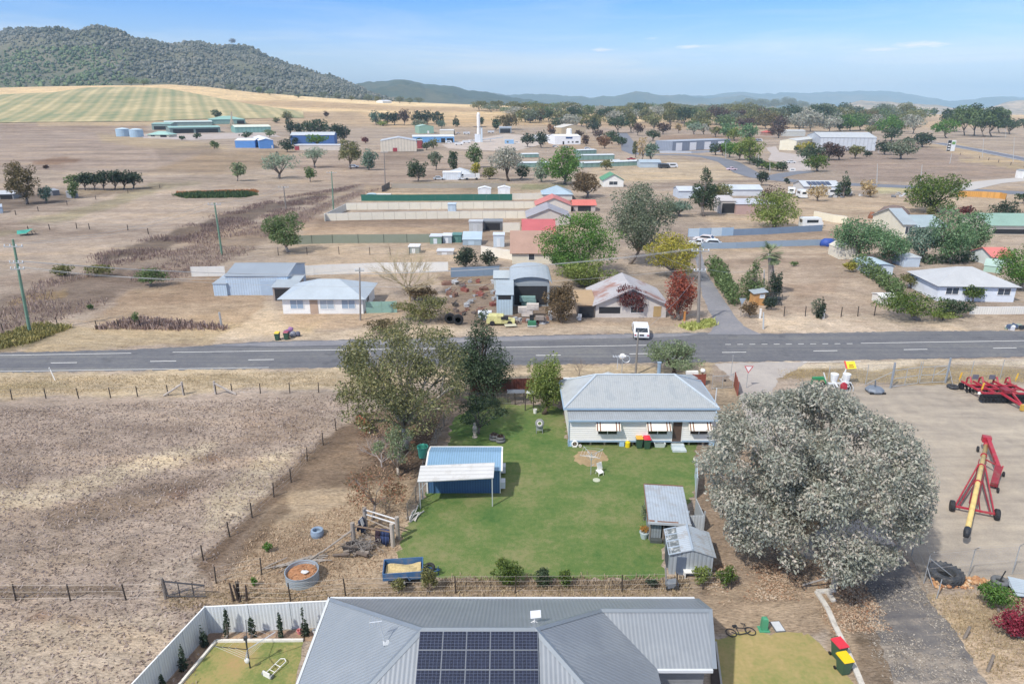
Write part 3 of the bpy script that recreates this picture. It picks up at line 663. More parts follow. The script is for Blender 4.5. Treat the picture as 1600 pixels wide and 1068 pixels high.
def tree(label, col, base, box, shape='round', cat='tree', name=None, bark=None, dens=1.0, lump=None, nc=None, aspect=2.2, droop=.3, ell=None, limbs=None, group=None, leaf=None, trunk=True, fill=.5, tr=None, cap=26000, core=.62):
    """base: where the trunk meets the ground; box: the crown's outline, both as photograph pixels"""
    SEED[0] += 1; rs = np.random.RandomState(SEED[0]); rnd = random.Random(SEED[0])
    B = G(*base); Y = B.y; x0, y0, x1, y1 = box
    A, C = Py(x0, y0, Y), Py(x1, y1, Y); dpt = depth(B); mpp = dpt/FPX
    rx = abs(C.x-A.x)/2; cx = (A.x+C.x)/2
    phi = math.atan2(CAM_H-B.z, Y); ry = rx*(.95 if cat == 'tree' else .7)
    ze = (A.z-C.z)/2; zq = ze*ze-(ry*math.tan(phi))**2; rz = math.sqrt(max(zq, ((.5 if cat == 'tree' else .75)*ze)**2)); cz = max((A.z+C.z)/2, B.z+rz*.75 if cat != 'tree' else B.z+rz*(.98 if shape == 'round' else .7))
    if ell: rx, ry, rz, cz = ell
    c = (cx, Y, cz); r = (rx*.96, ry*.96, rz*.96)
    big = max(rx, rz)
    nc = nc or int(min(60, max(5, 6+big*2.6))); lump = lump or (.30 if nc > 30 else (.36 if nc > 14 else .45))
    cl = make_clumps(c, r, rs, nc, shape, lump)
    if shape != 'cone' and dens >= .8: cl.append((*c, r[0]*core, r[1]*core, r[2]*core))
    cl = [(a, b, max(zz, B.z+q*.7), e, f, q) for a, b, zz, e, f, q in cl]
    pxr = 1/mpp*.64; L = leaf or max(.11, min(2.0, 1.55/pxr)); area = math.pi*rx*rz*pxr*pxr
    nl = int(max(170, min(cap, area*dens*(6 if not leaf else 4.2)/((L*pxr)**2/aspect*1.6))))
    q = leaf_cards(cl, nl, L*1.25, aspect, rs, droop, fill)
    nm = name or ('shrub' if cat == 'shrub' else ('hedge' if cat == 'hedge' else 'tree'))
    o = thing(nm, label, cat, B, group=group)
    cards_mesh('crown' if cat == 'tree' else 'foliage', q, LM[col], o, (0, 0, 0), B)
    if trunk:
        mb = MB(); R0 = tr or max(.05, min(.55, big*.065)); bm = bark or bark_grey
        top = Vector(c)-B; top.z = max(top.z*.8, rz*.3)
        lean = Vector((rnd.uniform(-.1, .1), rnd.uniform(-.1, .1), 0))*big
        fork = top*.5+lean; fork.z = max(.35*top.z, (cz-rz-B.z)*.9, .2)
        mb.tube([(0, 0, -.1), fork*.5+lean*.15, fork], [R0*1.25, R0, R0*.8], 7)
        lim = limbs or (7 if big > 3 else (4 if big > 1.2 else 3))
        for k in sorted(rnd.sample(range(len(cl)), min(lim, len(cl)))):
            e = Vector(cl[k][:3])-B; mid = fork.lerp(e, .5)+Vector((rnd.uniform(-.1, .1)*big, rnd.uniform(-.1, .1)*big, .06*big))
            mb.tube([fork*.96, mid, e], [R0*.6, R0*.35, R0*.12], 5)
            if big > 3.5:
                for _ in range(2):
                    e2 = e+Vector((rnd.uniform(-1, 1), rnd.uniform(-1, 1), rnd.uniform(-.2, .9)))*big*.22
                    mb.tube([mid.lerp(e, .4), e2], [R0*.22, R0*.06], 4)
        mb.build('trunk', bm, o, smooth=True)
    return o
def bare_tree(label, base, top, spread, n=40, m=None, name='tree', cat='tree', rt=.12, group=None):
    """leafless: limbs and twigs fanning from a short trunk"""
    SEED[0] += 1; rnd = random.Random(SEED[0]); B = G(*base); T = Py(top[0], top[1], B.y)-B; W = spread*depth(B)/FPX
    o = thing(name, label, cat, B, group=group); mb = MB(); H = T.z
    def grow(p, d, L, r, lev):
        e = p+d*L; mid = p.lerp(e, .5)+Vector((rnd.uniform(-1, 1), rnd.uniform(-1, 1), 0))*L*.08
        mb.tube([p, mid, e], [r, r*.75, r*.45], 5 if lev < 2 else 3, False)
        if lev < 4:
            for _ in range(4 if lev else max(5, n//6)):
                dd = (d+Vector((rnd.gauss(0, .5), rnd.gauss(0, .5), rnd.gauss(.12, .25)))*(.75 if lev else .9)).normalized()
                if lev == 0: dd = (Vector((rnd.uniform(-1, 1)*W/H*1.6, rnd.uniform(-1, 1)*W/H*1.2, 1))).normalized()
                grow(p.lerp(e, rnd.uniform(.55, 1)), dd, L*rnd.uniform(.6, .85) if lev else H*rnd.uniform(.3, .42), r*.5, lev+1)
    grow(Vector((0, 0, -.05)), Vector((T.x/H*.3, 0, 1)).normalized(), H*.22, rt, 0)
    mb.build('trunk', m or bark_pale, o); return o
# ---- big trees of the near blocks
tree('huge spreading silver-grey gum tree between the backyard and the gravel yard', 'gumgrey', (1262, 866), (1066, 583, 1436, 925), 'gum', name='gum_tree', bark=bark_pale, ell=(6.95, 6.9, 6.5, 5.65), nc=300, lump=.14, aspect=2.3, droop=.55, leaf=.165, dens=3.8, cap=110000, core=.76, limbs=16, fill=.35)
tree('tall olive gum tree with bare pale limbs beside the horse paddock fence', 'gum', (641, 697), (516, 497, 734, 682), 'gum', name='gum_tree', bark=bark_pale, ell=(6.0, 5.6, 5.7, 6.4), nc=120, lump=.185, aspect=2.4, droop=.4, leaf=.18, dens=3.2, core=.6, limbs=16, fill=.35, tr=.38)
tree('dark green open-branched tree behind the brown back fence by the road', 'dark', (760, 618), (704, 488, 804, 612), 'cone', bark=bark_dark, dens=1.0, nc=50, lump=.33, limbs=14, ell=(4.3, 3.6, 4.3, 5.3))
tree('lime green bushy tree at the lawn corner left of the weatherboard house', 'lime', (850, 646), (817, 541, 885, 640), 'bush', bark=bark_dark, nc=34, lump=.34, dens=1.3, ell=(2.05, 2.0, 3.3, 3.35))
tree('small vase-shaped fruit tree with dark leaves on the lawn edge', 'dark', (747, 677), (711, 612, 795, 664), 'spread', bark=bark_grey, dens=.7, nc=22, lump=.26, limbs=9, tr=.13, ell=(2.4, 2.2, 1.5, 2.2))
tree('slender young gum with white trunk in front of the olive gum', 'palegreen', (623, 744), (577, 655, 655, 735), 'gum', name='gum_tree', bark=bark_pale, dens=.4, nc=18, lump=.25, limbs=8, tr=.11)
bare_tree('leafless grey bush in the dirt yard beside the slender gum', (597, 730), (594, 672), 75, 36, M('b5aca6', .9), name='shrub', cat='shrub', rt=.07)
tree('rosy-leaved sapling growing among rails left of the blue shed', 'rosy', (582, 812), (528, 722, 640, 800), 'gum', bark=bark_grey, dens=.42, nc=20, lump=.28, limbs=8, tr=.09)
tree('rounded grey-green tree on the verge behind the house roof', 'palegreen', (1052, 584), (1000, 526, 1098, 582), 'spread', bark=bark_dark, dens=1.1, nc=26, lump=.32, limbs=6)
bare_tree('thin bare sapling on the verge between house and road', (905, 590), (905, 556), 14, 16, bark_grey, rt=.04)
for a in (('leafy green citrus bush behind the long grey roof, left of a pair', 'holly', (793, 914), (767, 866, 820, 916)), ('narrow green bush, left one of the pair near the back fence', 'dark', (847, 917), (832, 880, 863, 917)),
          ('yellow-green bush, right one of the pair near the back fence', 'holly', (881, 917), (869, 884, 894, 917)), ('tiny dark bush at the lawn end below the potting shed', 'darkest', (1017, 917), (1007, 901, 1030, 916)),
          ('citrus bush with yellowish leaves in front of the grey garden shed', 'lime', (1095, 915), (1080, 878, 1110, 915)), ('dark green citrus bush just right of the grey garden shed', 'holly', (1134, 918), (1117, 882, 1150, 918)),
          ('yellow-tipped shrub beside the spare wheel of the blue trailer', 'olive', (669, 925), (654, 880, 686, 922)), ('low olive shrub in front of the blue trailer', 'olive', (622, 927), (608, 900, 640, 925)),
          ('rounded green shrub beside the small tyre at the right edge', 'green', (1560, 955), (1537, 903, 1585, 955)), ('crimson-leaved shrub at the right edge', 'crimson', (1592, 995), (1560, 935, 1625, 994)),
          ('small green weed bush in the dirt paddock near the round tank', 'green', (416, 862), (408, 845, 428, 862)), ('low weed bush left of the round tank', 'green', (397, 915), (390, 898, 404, 914))):
    tree(a[0], a[1], a[2], a[3], 'round', cat='shrub', nc=14, lump=.4, limbs=3)
FP = [((253, 1080), (243, 1050, 264, 1079)), ((284, 1047), (272, 1004, 296, 1046)), ((316, 1010), (304, 962, 326, 1008)), ((354, 996), (343, 948, 365, 995)), ((392, 996), (382, 953, 402, 994)), ((436, 995), (427, 953, 446, 993)), ((474, 994), (465, 948, 484, 993))]
for i, (b_, x_) in enumerate(FP):
    tree('slender young hedge shrub, %s from the left along the white fence' % ORD[i], 'darkest', b_, x_, 'cone', cat='shrub', nc=11, lump=.5, group='young shrubs along the white fence', limbs=3)
# ---- across the road
T = [
 ('rounded green gum with forked white trunk near the weed strip', 'mid', (451, 394), (405, 327, 482, 396), dict(shape='gum', bark=bark_pale, name='gum_tree')),
 ('olive shrubbery mass behind the gum tree beside the road', 'olive', (655, 500), (612, 460, 712, 500), dict(cat='shrub', nc=22)),
 ('brown shrub under the bare pale willow', 'brown', (645, 470), (622, 442, 690, 470), dict(cat='shrub')),
 ('grey-olive shrub at the road edge left of the tall gum', 'gumbrown', (600, 522), (565, 497, 640, 520), dict(cat='shrub')),
 ('dense dark green round tree behind the junk yard, left of two', 'darkest', (728, 420), (706, 376, 750, 418), dict(name='tree')),
 ('smaller dark green round tree behind the junk yard, right of two', 'darkest', (763, 417), (747, 389, 782, 416), dict(name='tree')),
 ('brown and green rounded bush left of the rusty roofed house', 'brown', (877, 504), (845, 437, 906, 503), dict(cat='shrub', nc=24)),
 ('burgundy bush in front of the rusty roofed house', 'burgundy', (987, 495), (962, 437, 1012, 493), dict(cat='shrub', nc=20)),
 ('bright red autumn bush right of the rusty roofed house', 'red', (1062, 500), (1035, 419, 1090, 498), dict(cat='shrub', nc=26)),
 ('large bright green spreading tree behind the rusty roofed house', 'green', (905, 432), (837, 327, 976, 425), dict(nc=50)),
 ('lighter green bush below the large bright green tree', 'lime', (905, 448), (858, 402, 962, 447), dict(cat='shrub', nc=20)),
 ('tall airy grey-green gum with forked trunk beside the yellow tree', 'dustygreen', (984, 412), (943, 280, 1056, 398), dict(shape='round', name='gum_tree', bark=bark_grey, limbs=10, nc=44, tr=.3, core=.45)),
 ('yellow-leaved autumn tree at the side road corner', 'yellow', (1052, 437), (1008, 358, 1098, 432), dict(nc=34)),
 ('brown-leaved tree behind the red roofed houses', 'brown', (917, 309), (887, 262, 944, 306), {}),
 ('dark poplar-shaped tree beyond the blue fence', 'dark', (1100, 338), (1073, 258, 1130, 322), dict(shape='cone', nc=26)),
 ('olive-yellow tree just right of the dark poplar-shaped tree', 'olive', (1128, 318), (1112, 282, 1150, 316), {}),
 ('bluish shrub clump left of the dark poplar-shaped tree', 'blue', (1065, 338), (1035, 312, 1085, 336), dict(cat='shrub')),
 ('big dark and yellow-green tree behind the blue fence', 'lime', (1210, 357), (1165, 294, 1250, 355), dict(nc=30)),
 ('grey half-bare tree rising from the dark and yellow-green tree', 'plum', (1214, 330), (1192, 285, 1232, 325), dict(dens=.4)),
 ('broad bushy conical tree beside the timber booth', 'mid', (1180, 466), (1157, 402, 1197, 464), dict(shape='cone', nc=24, lump=.5)),
 ('narrow dark bush behind the palm trunk', 'darkest', (1213, 470), (1203, 416, 1222, 468), dict(cat='shrub')),
 ('dark shrub tangle below the palm and timber booth', 'darkest', (1204, 484), (1192, 460, 1216, 482), dict(cat='shrub')),
 ('dusty shrub beside the street sign at the road corner', 'brown', (1170, 496), (1158, 470, 1186, 495), dict(cat='shrub')),
 ('soft green weeping tree, left one of the pale pepper trees', 'willow', (1345, 405), (1306, 330, 1380, 400), dict(nc=26, droop=.8)),
 ('soft green weeping tree, second of the pale pepper trees', 'willow', (1392, 412), (1365, 345, 1420, 408), dict(nc=22, droop=.8)),
 ('grey-green weeping tree, third of the pale pepper trees', 'blue', (1446, 408), (1420, 345, 1468, 404), dict(nc=22, droop=.8)),
 ('tall soft green weeping tree behind the white house, middle one', 'willow', (1490, 412), (1462, 316, 1515, 405), dict(nc=26, droop=.8)),
 ('soft green weeping tree nearest the green roofed building', 'willow', (1530, 402), (1505, 325, 1550, 398), dict(nc=24, droop=.8)),
 ('plum-brown bush between the two weeping trees', 'burgundy', (1512, 338), (1500, 318, 1524, 336), dict(cat='shrub')),
 ('leafy green tree at the right edge beside the white house', 'green', (1592, 452), (1566, 375, 1632, 448), dict(nc=26)),
 ('sprawling dark green shrub mass by the road in front of the white house', 'holly', (1435, 500), (1370, 452, 1478, 497), dict(cat='shrub', nc=30)),
 ('dark green shrub extending right toward the white picket fence', 'dark', (1493, 496), (1465, 465, 1526, 494), dict(cat='shrub', nc=16)),
 ('yellow-green strappy shrub at the verge corner', 'lime', (1475, 500), (1448, 483, 1500, 499), dict(cat='shrub', nc=14)),
 ('climbing shrub against the white house wall', 'holly', (1520, 472), (1503, 444, 1537, 470), dict(cat='shrub')),
 ('yellowish bush at the top of the diagonal hedge', 'yellow', (1327, 425), (1318, 405, 1338, 424), dict(cat='shrub')),
 ('mid green bush beside the white house roof corner', 'olive', (1424, 450), (1405, 425, 1448, 448), dict(cat='shrub')),
 ('slim dark cypress behind the roadside wire fence', 'darkest', (1285, 497), (1280, 452, 1290, 496), dict(shape='cone')),
 ('thin grey shrub left of the slim dark cypress', 'dustygreen', (1275, 492), (1269, 462, 1282, 491), dict(cat='shrub', dens=.5)),
 ('small round bush alone in the bare middle lot', 'mid', (1241, 416), (1235, 407, 1248, 415), dict(cat='shrub')),
 ('large dark leafy tree in the open paddock at right', 'holly', (1463, 332), (1419, 264, 1505, 328), dict(nc=36, bark=bark_dark)),
 ('olive shrub at the foot of the large dark leafy tree', 'olive', (1455, 337), (1445, 322, 1466, 336), dict(cat='shrub')),
 ('dark green upright tree by the caravans', 'dark', (1319, 307), (1308, 265, 1331, 303), dict(shape='cone')),
 ('pale straw-coloured bush in front of the solar roofed house', 'straw', (1278, 314), (1262, 285, 1294, 312), dict(dens=.6)),
 ('pale straw-coloured bare bush right of the dark upright tree', 'straw', (1360, 308), (1345, 277, 1376, 306), dict(dens=.6)),
 ('round dark bushy tree in front of the green roofed building', 'darkest', (1569, 348), (1552, 312, 1590, 345), {}),
 ('small dark tree at the right edge beyond the timber fence', 'dark', (1597, 318), (1586, 301, 1612, 313), {}),
 ('yellow bush at the right edge beside the green roofed building', 'yellow', (1603, 350), (1592, 331, 1615, 348), dict(cat='shrub')),
 ('large dark green shrub standing in the dry weeds', 'mid', (236, 447), (205, 415, 267, 445), dict(cat='shrub', nc=20)),
 ('tiny lone sapling in the dry block near the roadside fence', 'mid', (214, 512), (203, 485, 223, 503), dict(dens=.6)),
 ('small round weed bush below the dark shrub in the weeds', 'mid', (140, 484), (134, 475, 146, 483), dict(cat='shrub')),
 ('grey-green low thicket at the start of the weed strip', 'olive', (95, 431), (72, 411, 122, 430), dict(cat='shrub')),
 ('second low grey-green thicket in the weed strip', 'olive', (150, 432), (122, 412, 182, 430), dict(cat='shrub')),
 ('big brown and green tree at the left edge beside the tin sheds', 'gumbrown', (42, 319), (-2, 250, 66, 314), dict(nc=34)),
 ('bright green bush right of the big brown and green tree', 'blue', (72, 317), (57, 287, 84, 315), {}),
 ('green bushy tree in front of the grey tin shed', 'mid', (115, 310), (102, 282, 128, 308), {}),
 ('lone grey bush on the purple slope at far left', 'plum', (71, 264), (66, 258, 77, 263), dict(cat='shrub')),
 ('pale tree standing alone above the farm dam', 'palegreen', (371, 283), (356, 252, 389, 280), {}),
 ('dry grey-green gum left of the round green bush', 'silver', (436, 279), (404, 234, 470, 273), dict(shape='gum', dens=.6)),
 ('small grey gum between the two larger grey gums', 'silver', (492, 262), (468, 227, 514, 258), dict(shape='gum', dens=.55)),
 ('small green bush under the grey gum trees', 'mid', (485, 284), (473, 256, 497, 281), {}),
 ('tall dark grey gum near the cream shed', 'gum', (548, 264), (523, 216, 566, 260), dict(shape='gum')),
 ('bluish green rounded tree beside the tall dark grey gum', 'blue', (577, 266), (561, 228, 594, 263), {}),
 ('dark green tree nearest the small white shed', 'dark', (652, 284), (631, 247, 673, 281), {}),
 ('slim dark green tree behind the small white shed', 'dark', (706, 270), (697, 231, 718, 266), {}),
 ('grey-green bush beside the dark green tree', 'dustygreen', (681, 266), (667, 236, 694, 262), {}),
 ('green leafy tree right of the small white shed', 'mid', (741, 262), (725, 223, 759, 257), {}),
 ('yellow-green tree at the corner of the grey roofed cottage', 'yellow', (741, 275), (732, 252, 752, 273), {}),
 ('olive bush right of the grey roofed cottage', 'olive', (765, 280), (750, 258, 778, 278), {}),
 ('large grey gum with dark trunk in front of the pale green sheds', 'gumgrey', (795, 283), (762, 225, 820, 276), dict(shape='gum', bark=bark_dark, nc=26)),
 ('dark bush between the large grey gum and the big green tree', 'dark', (812, 280), (803, 256, 832, 277), {}),
 ('broad bright green tree in front of the pale green sheds', 'green', (882, 288), (842, 229, 917, 285), dict(nc=34)),
 ('pale grey-green flank tree left of the broad bright green tree', 'silver', (846, 284), (832, 245, 862, 281), {}),
 ('clipped olive round bush on the bare lot by the caravans', 'olive', (948, 266), (936, 246, 960, 264), {}),
 ('tall bluish gum beside the curving street', 'blue', (1018, 256), (1008, 219, 1029, 252), dict(shape='gum')),
 ('grey bare-looking gum beside the tall bluish gum', 'straw', (1003, 250), (995, 211, 1012, 246), dict(dens=.45)),
 ('slender grey tree at the bend of the far street', 'gum', (993, 246), (988, 219, 997, 243), {}),
 ('dark small bush on the street edge', 'darkest', (1191, 290), (1178, 266, 1203, 287), {}),
 ('small dark conifer near the caravans', 'darkest', (1229, 287), (1224, 277, 1234, 286), dict(shape='cone')),
]
for lb, c_, b_, bx_, kw in T: tree(lb, c_, b_, bx_, **kw)
bare_tree('leafless pale willow with fine fanning branches behind the white house', (640, 470), (640, 374), 150, 60, M('b3a483', .9), rt=.22)
# rows and belts: every tree stands on its own and is named by its place in the row
def row(phrase, col, lst, group=None, **kw):
    lst = sorted(lst, key=lambda a: a[0])
    for i, (x, y, wd, ht, *o) in enumerate(lst):
        c = o[0] if o else col; k = dict(kw)
        if len(o) > 1: k.update(o[1])
        wd *= 1.36; ht *= 1.2; tree('%s tree from the left in %s' % (ORD[i], phrase), c, (x, y), (x-wd/2, y-ht, x+wd/2, y-ht*.12), group=group or phrase, **k)
row('the dark windbreak row in the left paddock', 'darkest', [(118, 296, 30, 22, 'mid'), (133, 297, 28, 24), (147, 297, 26, 27), (163, 297, 30, 28), (178, 297, 28, 28), (193, 296, 30, 28), (208, 295, 30, 26)], shape='spread')
row('the dark clump behind the blue sheds', 'darkest', [(453, 213, 14, 25), (466, 212, 18, 20), (484, 213, 22, 22, 'dark'), (500, 213, 26, 24, 'dark'), (524, 222, 26, 26), (536, 222, 18, 24), (448, 192, 16, 16, 'gum'), (432, 192, 10, 7, 'gum')])
row('the bushes against the blue and cream sheds', 'dark', [(449, 238, 24, 18, 'darkest'), (458, 226, 14, 12, 'darkest'), (494, 228, 28, 18, 'green'), (421, 214, 16, 10, 'palegreen'), (571, 224, 12, 9, 'burgundy'), (655, 228, 10, 11, 'dark'), (667, 234, 16, 10, 'dark'), (677, 232, 16, 14, 'gum'), (308, 217, 12, 8, 'dark'), (284, 219, 10, 6, 'dark'), (335, 234, 14, 12, 'mid'), (384, 216, 16, 9, 'dark'), (338, 186, 14, 13, 'dark')])
row('the dark grove on the plain behind the green shed', 'darkest', [(588, 195, 20, 20, 'blue'), (604, 196, 18, 20), (616, 195, 16, 18), (631, 196, 16, 24, 'plum'), (653, 195, 18, 20), (668, 194, 20, 19), (684, 195, 18, 18), (690, 201, 14, 12, 'blue'), (656, 202, 20, 14, 'dustygreen'), (597, 197, 14, 7, 'lime'), (712, 198, 10, 16, 'dark', dict(shape='cone')), (509, 184, 7, 9, 'plum'), (752, 198, 8, 14, 'dark'), (779, 196, 7, 8, 'gum'), (794, 187, 6, 6, 'gum'), (774, 204, 14, 16, 'dark')])
row('the bushes around the white factory', 'darkest', [(825, 230, 20, 20), (846, 231, 22, 24), (862, 210, 12, 14, 'rust'), (862, 211, 9, 8, 'plum'), (906, 214, 12, 9, 'plum'), (916, 228, 11, 16, 'plum'), (926, 208, 20, 20), (935, 216, 16, 12, 'plum'), (945, 232, 20, 18, 'rust'), (955, 220, 22, 14, 'dark'), (966, 226, 18, 14, 'dark'), (972, 229, 14, 12, 'dark')])
row('the mixed trees on the middle plain', 'gum', [(836, 190, 14, 18), (828, 192, 10, 8, 'plum'), (842, 192, 9, 9, 'plum'), (815, 190, 12, 14, 'palegreen'), (858, 191, 18, 18, 'dark'), (877, 192, 24, 18), (899, 192, 22, 24, 'dark'), (912, 190, 14, 18), (937, 191, 14, 18, 'dark'), (950, 191, 6, 9), (927, 191, 5, 9), (966, 208, 26, 26, 'dark'), (986, 207, 14, 26), (978, 190, 20, 12, 'gum'), (997, 212, 16, 18, 'plum'), (1022, 205, 16, 22), (1036, 210, 18, 16, 'plum'), (1047, 202, 16, 30), (1060, 208, 8, 14, 'straw'), (1020, 220, 18, 16, 'dark')], shape='gum')
row('the gum belt behind the grey storage shed', 'gum', [(1007, 183, 22, 20), (1027, 188, 24, 20, 'gumgrey'), (1048, 186, 26, 22), (1070, 198, 28, 28, 'dark'), (1086, 192, 22, 22, 'gum'), (1098, 200, 26, 24), (1120, 195, 30, 26, 'plum'), (1136, 190, 18, 16), (1152, 190, 22, 18, 'plum'), (1085, 210, 20, 16, 'silver'), (1100, 210, 14, 14, 'gumgrey'), (1118, 214, 18, 14, 'olive'), (1172, 186, 22, 22), (1190, 192, 26, 20, 'plum'), (1168, 204, 24, 18, 'plum')], shape='gum')
row('the trees right of the grey storage shed', 'green', [(1118, 242, 18, 18, 'dark'), (1129, 243, 14, 14, 'plum'), (1140, 246, 22, 24), (1155, 250, 28, 28), (1170, 256, 34, 36, 'lime', dict(nc=20)), (1139, 218, 24, 24, 'willow'), (1148, 220, 18, 18, 'lime'), (1170, 222, 26, 26, 'willow'), (1178, 258, 18, 12, 'dark'), (1190, 264, 18, 14, 'dark'), (1201, 266, 16, 14, 'holly'), (1214, 267, 16, 12, 'holly'), (1223, 268, 14, 14, 'dark')])
row('the grey-green grove behind the long cream shed', 'gumgrey', [(1205, 196, 26, 20, 'gum'), (1222, 204, 24, 20, 'plum'), (1236, 190, 24, 24, 'dark'), (1248, 204, 28, 24), (1266, 206, 30, 32, 'gumgrey'), (1285, 196, 34, 30, 'dark'), (1296, 206, 28, 24), (1313, 205, 24, 22, 'dark'), (1328, 205, 30, 24, 'green'), (1345, 204, 26, 26, 'mid'), (1362, 210, 18, 12, 'olive'), (1368, 204, 20, 22, 'gumgrey'), (1390, 212, 30, 28, 'green'), (1392, 220, 24, 18, 'dark'), (1410, 206, 24, 22, 'gum'), (1426, 209, 26, 26, 'gumgrey', dict(shape='gum')), (1216, 216, 24, 18, 'plum')])
row('the bushes in front of the long cream shed', 'dark', [(1245, 237, 9, 9), (1258, 240, 22, 16, 'yellow'), (1267, 254, 30, 26, 'dark'), (1294, 250, 26, 24, 'plum'), (1311, 250, 22, 22, 'plum'), (1336, 248, 22, 18, 'olive'), (1355, 246, 10, 11, 'darkest'), (1271, 252, 14, 12, 'straw'), (1278, 268, 32, 24, 'holly'), (1383, 242, 24, 20, 'darkest'), (1408, 249, 34, 30, 'dustygreen'), (1418, 224, 10, 9, 'dark'), (1441, 230, 26, 20, 'darkest'), (1455, 222, 10, 8, 'dark')])
row('the big grove standing in the right paddock', 'dark', [(1479, 216, 28, 26, 'green'), (1490, 206, 26, 34), (1507, 212, 26, 44, 'mid'), (1522, 212, 26, 44), (1538, 214, 26, 40, 'mid'), (1550, 214, 28, 42), (1562, 208, 22, 34, 'mid'), (1578, 210, 20, 22), (1600, 200, 16, 14)], shape='gum', trunk=True)
row('the scattered far trees on the right plain', 'dark', [(1332, 184, 9, 12), (1380, 182, 18, 18), (1399, 184, 8, 10), (1420, 181, 16, 14), (1408, 178, 8, 8), (1436, 181, 6, 6), (1460, 182, 9, 12), (1365, 180, 10, 11, 'gum'), (1322, 178, 10, 12, 'gum')])
rsb = random.Random(31); belt = []
for i in range(34):
    x = 752+i*13.2+rsb.uniform(-3, 3); belt.append((x, 174.5+rsb.uniform(-2, 2.5)+(i*.12), rsb.uniform(18, 30), rsb.uniform(9, 16), rsb.choice(['gum', 'olive', 'gumgrey', 'palegreen', 'gum', 'dustygreen'])))
row('the far belt below the blue ranges', 'gum', belt, shape='gum')
belt = [(1150, 174, 14, 14), (1170, 172, 20, 16), (1190, 171, 18, 15), (1212, 173, 20, 16), (1232, 172, 18, 18), (1252, 174, 20, 14), (1272, 176, 18, 13), (1292, 178, 22, 14)]
row('the far belt above the grey-green grove', 'gum', belt, shape='gum')
row('the foothill trees below the bare hill slope', 'dustygreen', [(340, 137, 16, 10), (360, 141, 14, 9), (395, 144, 12, 8), (405, 146, 10, 10, 'mid'), (422, 149, 14, 9, 'silver'), (466, 153, 10, 6), (505, 153, 14, 8), (528, 155, 12, 9), (549, 157, 9, 6, 'olive'), (575, 158, 14, 10), (590, 160, 10, 8, 'olive'), (625, 161, 14, 9), (640, 162, 12, 8), (655, 161, 14, 8)], cat='tree')
row('the pale foothill trees by the far farm sheds', 'palegreen', [(12, 133, 20, 12), (30, 132, 20, 12), (48, 131, 20, 12), (90, 132, 18, 10), (112, 133, 16, 10), (140, 133, 18, 9), (155, 132, 18, 14, 'lime'), (178, 133, 20, 12, 'lime'), (205, 134, 18, 12), (225, 134, 16, 10)])
for ph, xa_, xb_, ya_, yb_, k_ in (('the open woodland across the middle plain', 790, 1200, 182, 203, 36), ('the darker trees behind the cream warehouses', 1195, 1440, 182, 202, 36)):
    rq = random.Random(k_); row(ph, 'gum', [(xa_+(xb_-xa_)*(i+rq.random())/k_, rq.uniform(ya_, yb_), rq.uniform(18, 34), rq.uniform(13, 23), rq.choice(['gum', 'dark', 'gumgrey', 'dustygreen', 'olive', 'mid', 'gumbrown'])) for i in range(k_)], shape='round')
row('the lone hilltop skyline', 'plum', [(363, 69, 9, 8)])
# ---- hedges
def hedge(label, col, pts, wpx, hpx, name='hedge', group=None):
    """clipped or wild hedge along ground points"""
    SEED[0] += 1; rs = np.random.RandomState(SEED[0]); P = [G(*p) for p in pts]; B = P[0]; cl = []
    for a, b in zip(P[:-1], P[1:]):
        k = max(2, int((b-a).length/1.1))
        for i in range(k):
            p = a.lerp(b, (i+.5)/k); mpp = depth(p)/FPX; w_, h_ = wpx*mpp/2, hpx*mpp
            cl.append((p.x+rs.normal()*.2, p.y+rs.normal()*.2, p.z+h_*.5, w_*(.8+.4*rs.rand()), w_*(.9+.3*rs.rand()), h_*(.5+.12*rs.rand())))
    mpp = depth(B)/FPX; L = max(.14, 2.4*mpp/.64)
    tot = sum(4*c[3]*c[5] for c in cl); n_ = int(min(14000, max(400, tot/(L*L/2)*1.5)))
    o = thing(name, label, 'hedge', B, group=group)
    cards_mesh('foliage', leaf_cards(cl, n_, L*1.2, 2, rs, .1), LM[col], o, (0, 0, 0), B)
    mb = MB()
    for c in cl[::2]: mb.tube([Vector((c[0], c[1], 0))-Vector((B.x, B.y, 0)), Vector((c[0], c[1], c[2]))-B], [.05, .03], 5)
    mb.build('stem', bark_dark, o); return o
hedge('tall green hedge lining the right side of the narrow side road', 'mid', [(1146, 478), (1133, 455), (1122, 437), (1113, 424)], 22, 26)
hedge('diagonal green hedge running back from the road beside the white house', 'mid', [(1405, 466), (1380, 446), (1358, 432), (1340, 418)], 24, 22)
hedge('low wild hedge behind the willows and the white house', 'dark', [(1440, 412), (1475, 411), (1520, 408)], 20, 14)
# ---- palm
B = G(1203, 462); o = thing('palm_tree', 'grey-trunked fan palm standing behind the timber booth', 'tree', B); T_ = Py(1203, 396, B.y)-B
MB().tube([(0, 0, 0), (0, 0, T_.z*.35), (T_.x*.5, 0, T_.z*.7), T_], [.62, .55, .4, .34], 10).build('trunk', M('a2968c', .95, .3, 4), o, smooth=True)
rs = np.random.RandomState(5); q = []
for i in range(46):
    a = rs.rand()*6.283; e = rs.uniform(-.7, 1.2); Lf = rs.uniform(1.5, 2.3); d = np.array([math.cos(a)*math.cos(e), math.sin(a)*math.cos(e), math.sin(e)]); side = np.array([-math.sin(a), math.cos(a), 0])
    p0 = np.array(T_); p1 = p0+d*Lf*.55; 
    for k in range(9):
        f = (k-4)/4*.95; tip = p1+(d*math.cos(f)+side*math.sin(f))*Lf*.55; tip[2] -= .25*Lf*(.3+abs(f)*.4)
        wv_ = side*.05; q += [p1-wv_, p1+wv_, tip+wv_*1.2, tip-wv_*1.2]
    q += [p0-side*.04, p0+side*.04, p1+side*.04, p1-side*.04]
cards_mesh('crown', np.array(q), LM['palegreen'], o, (0, 0, 0)); 
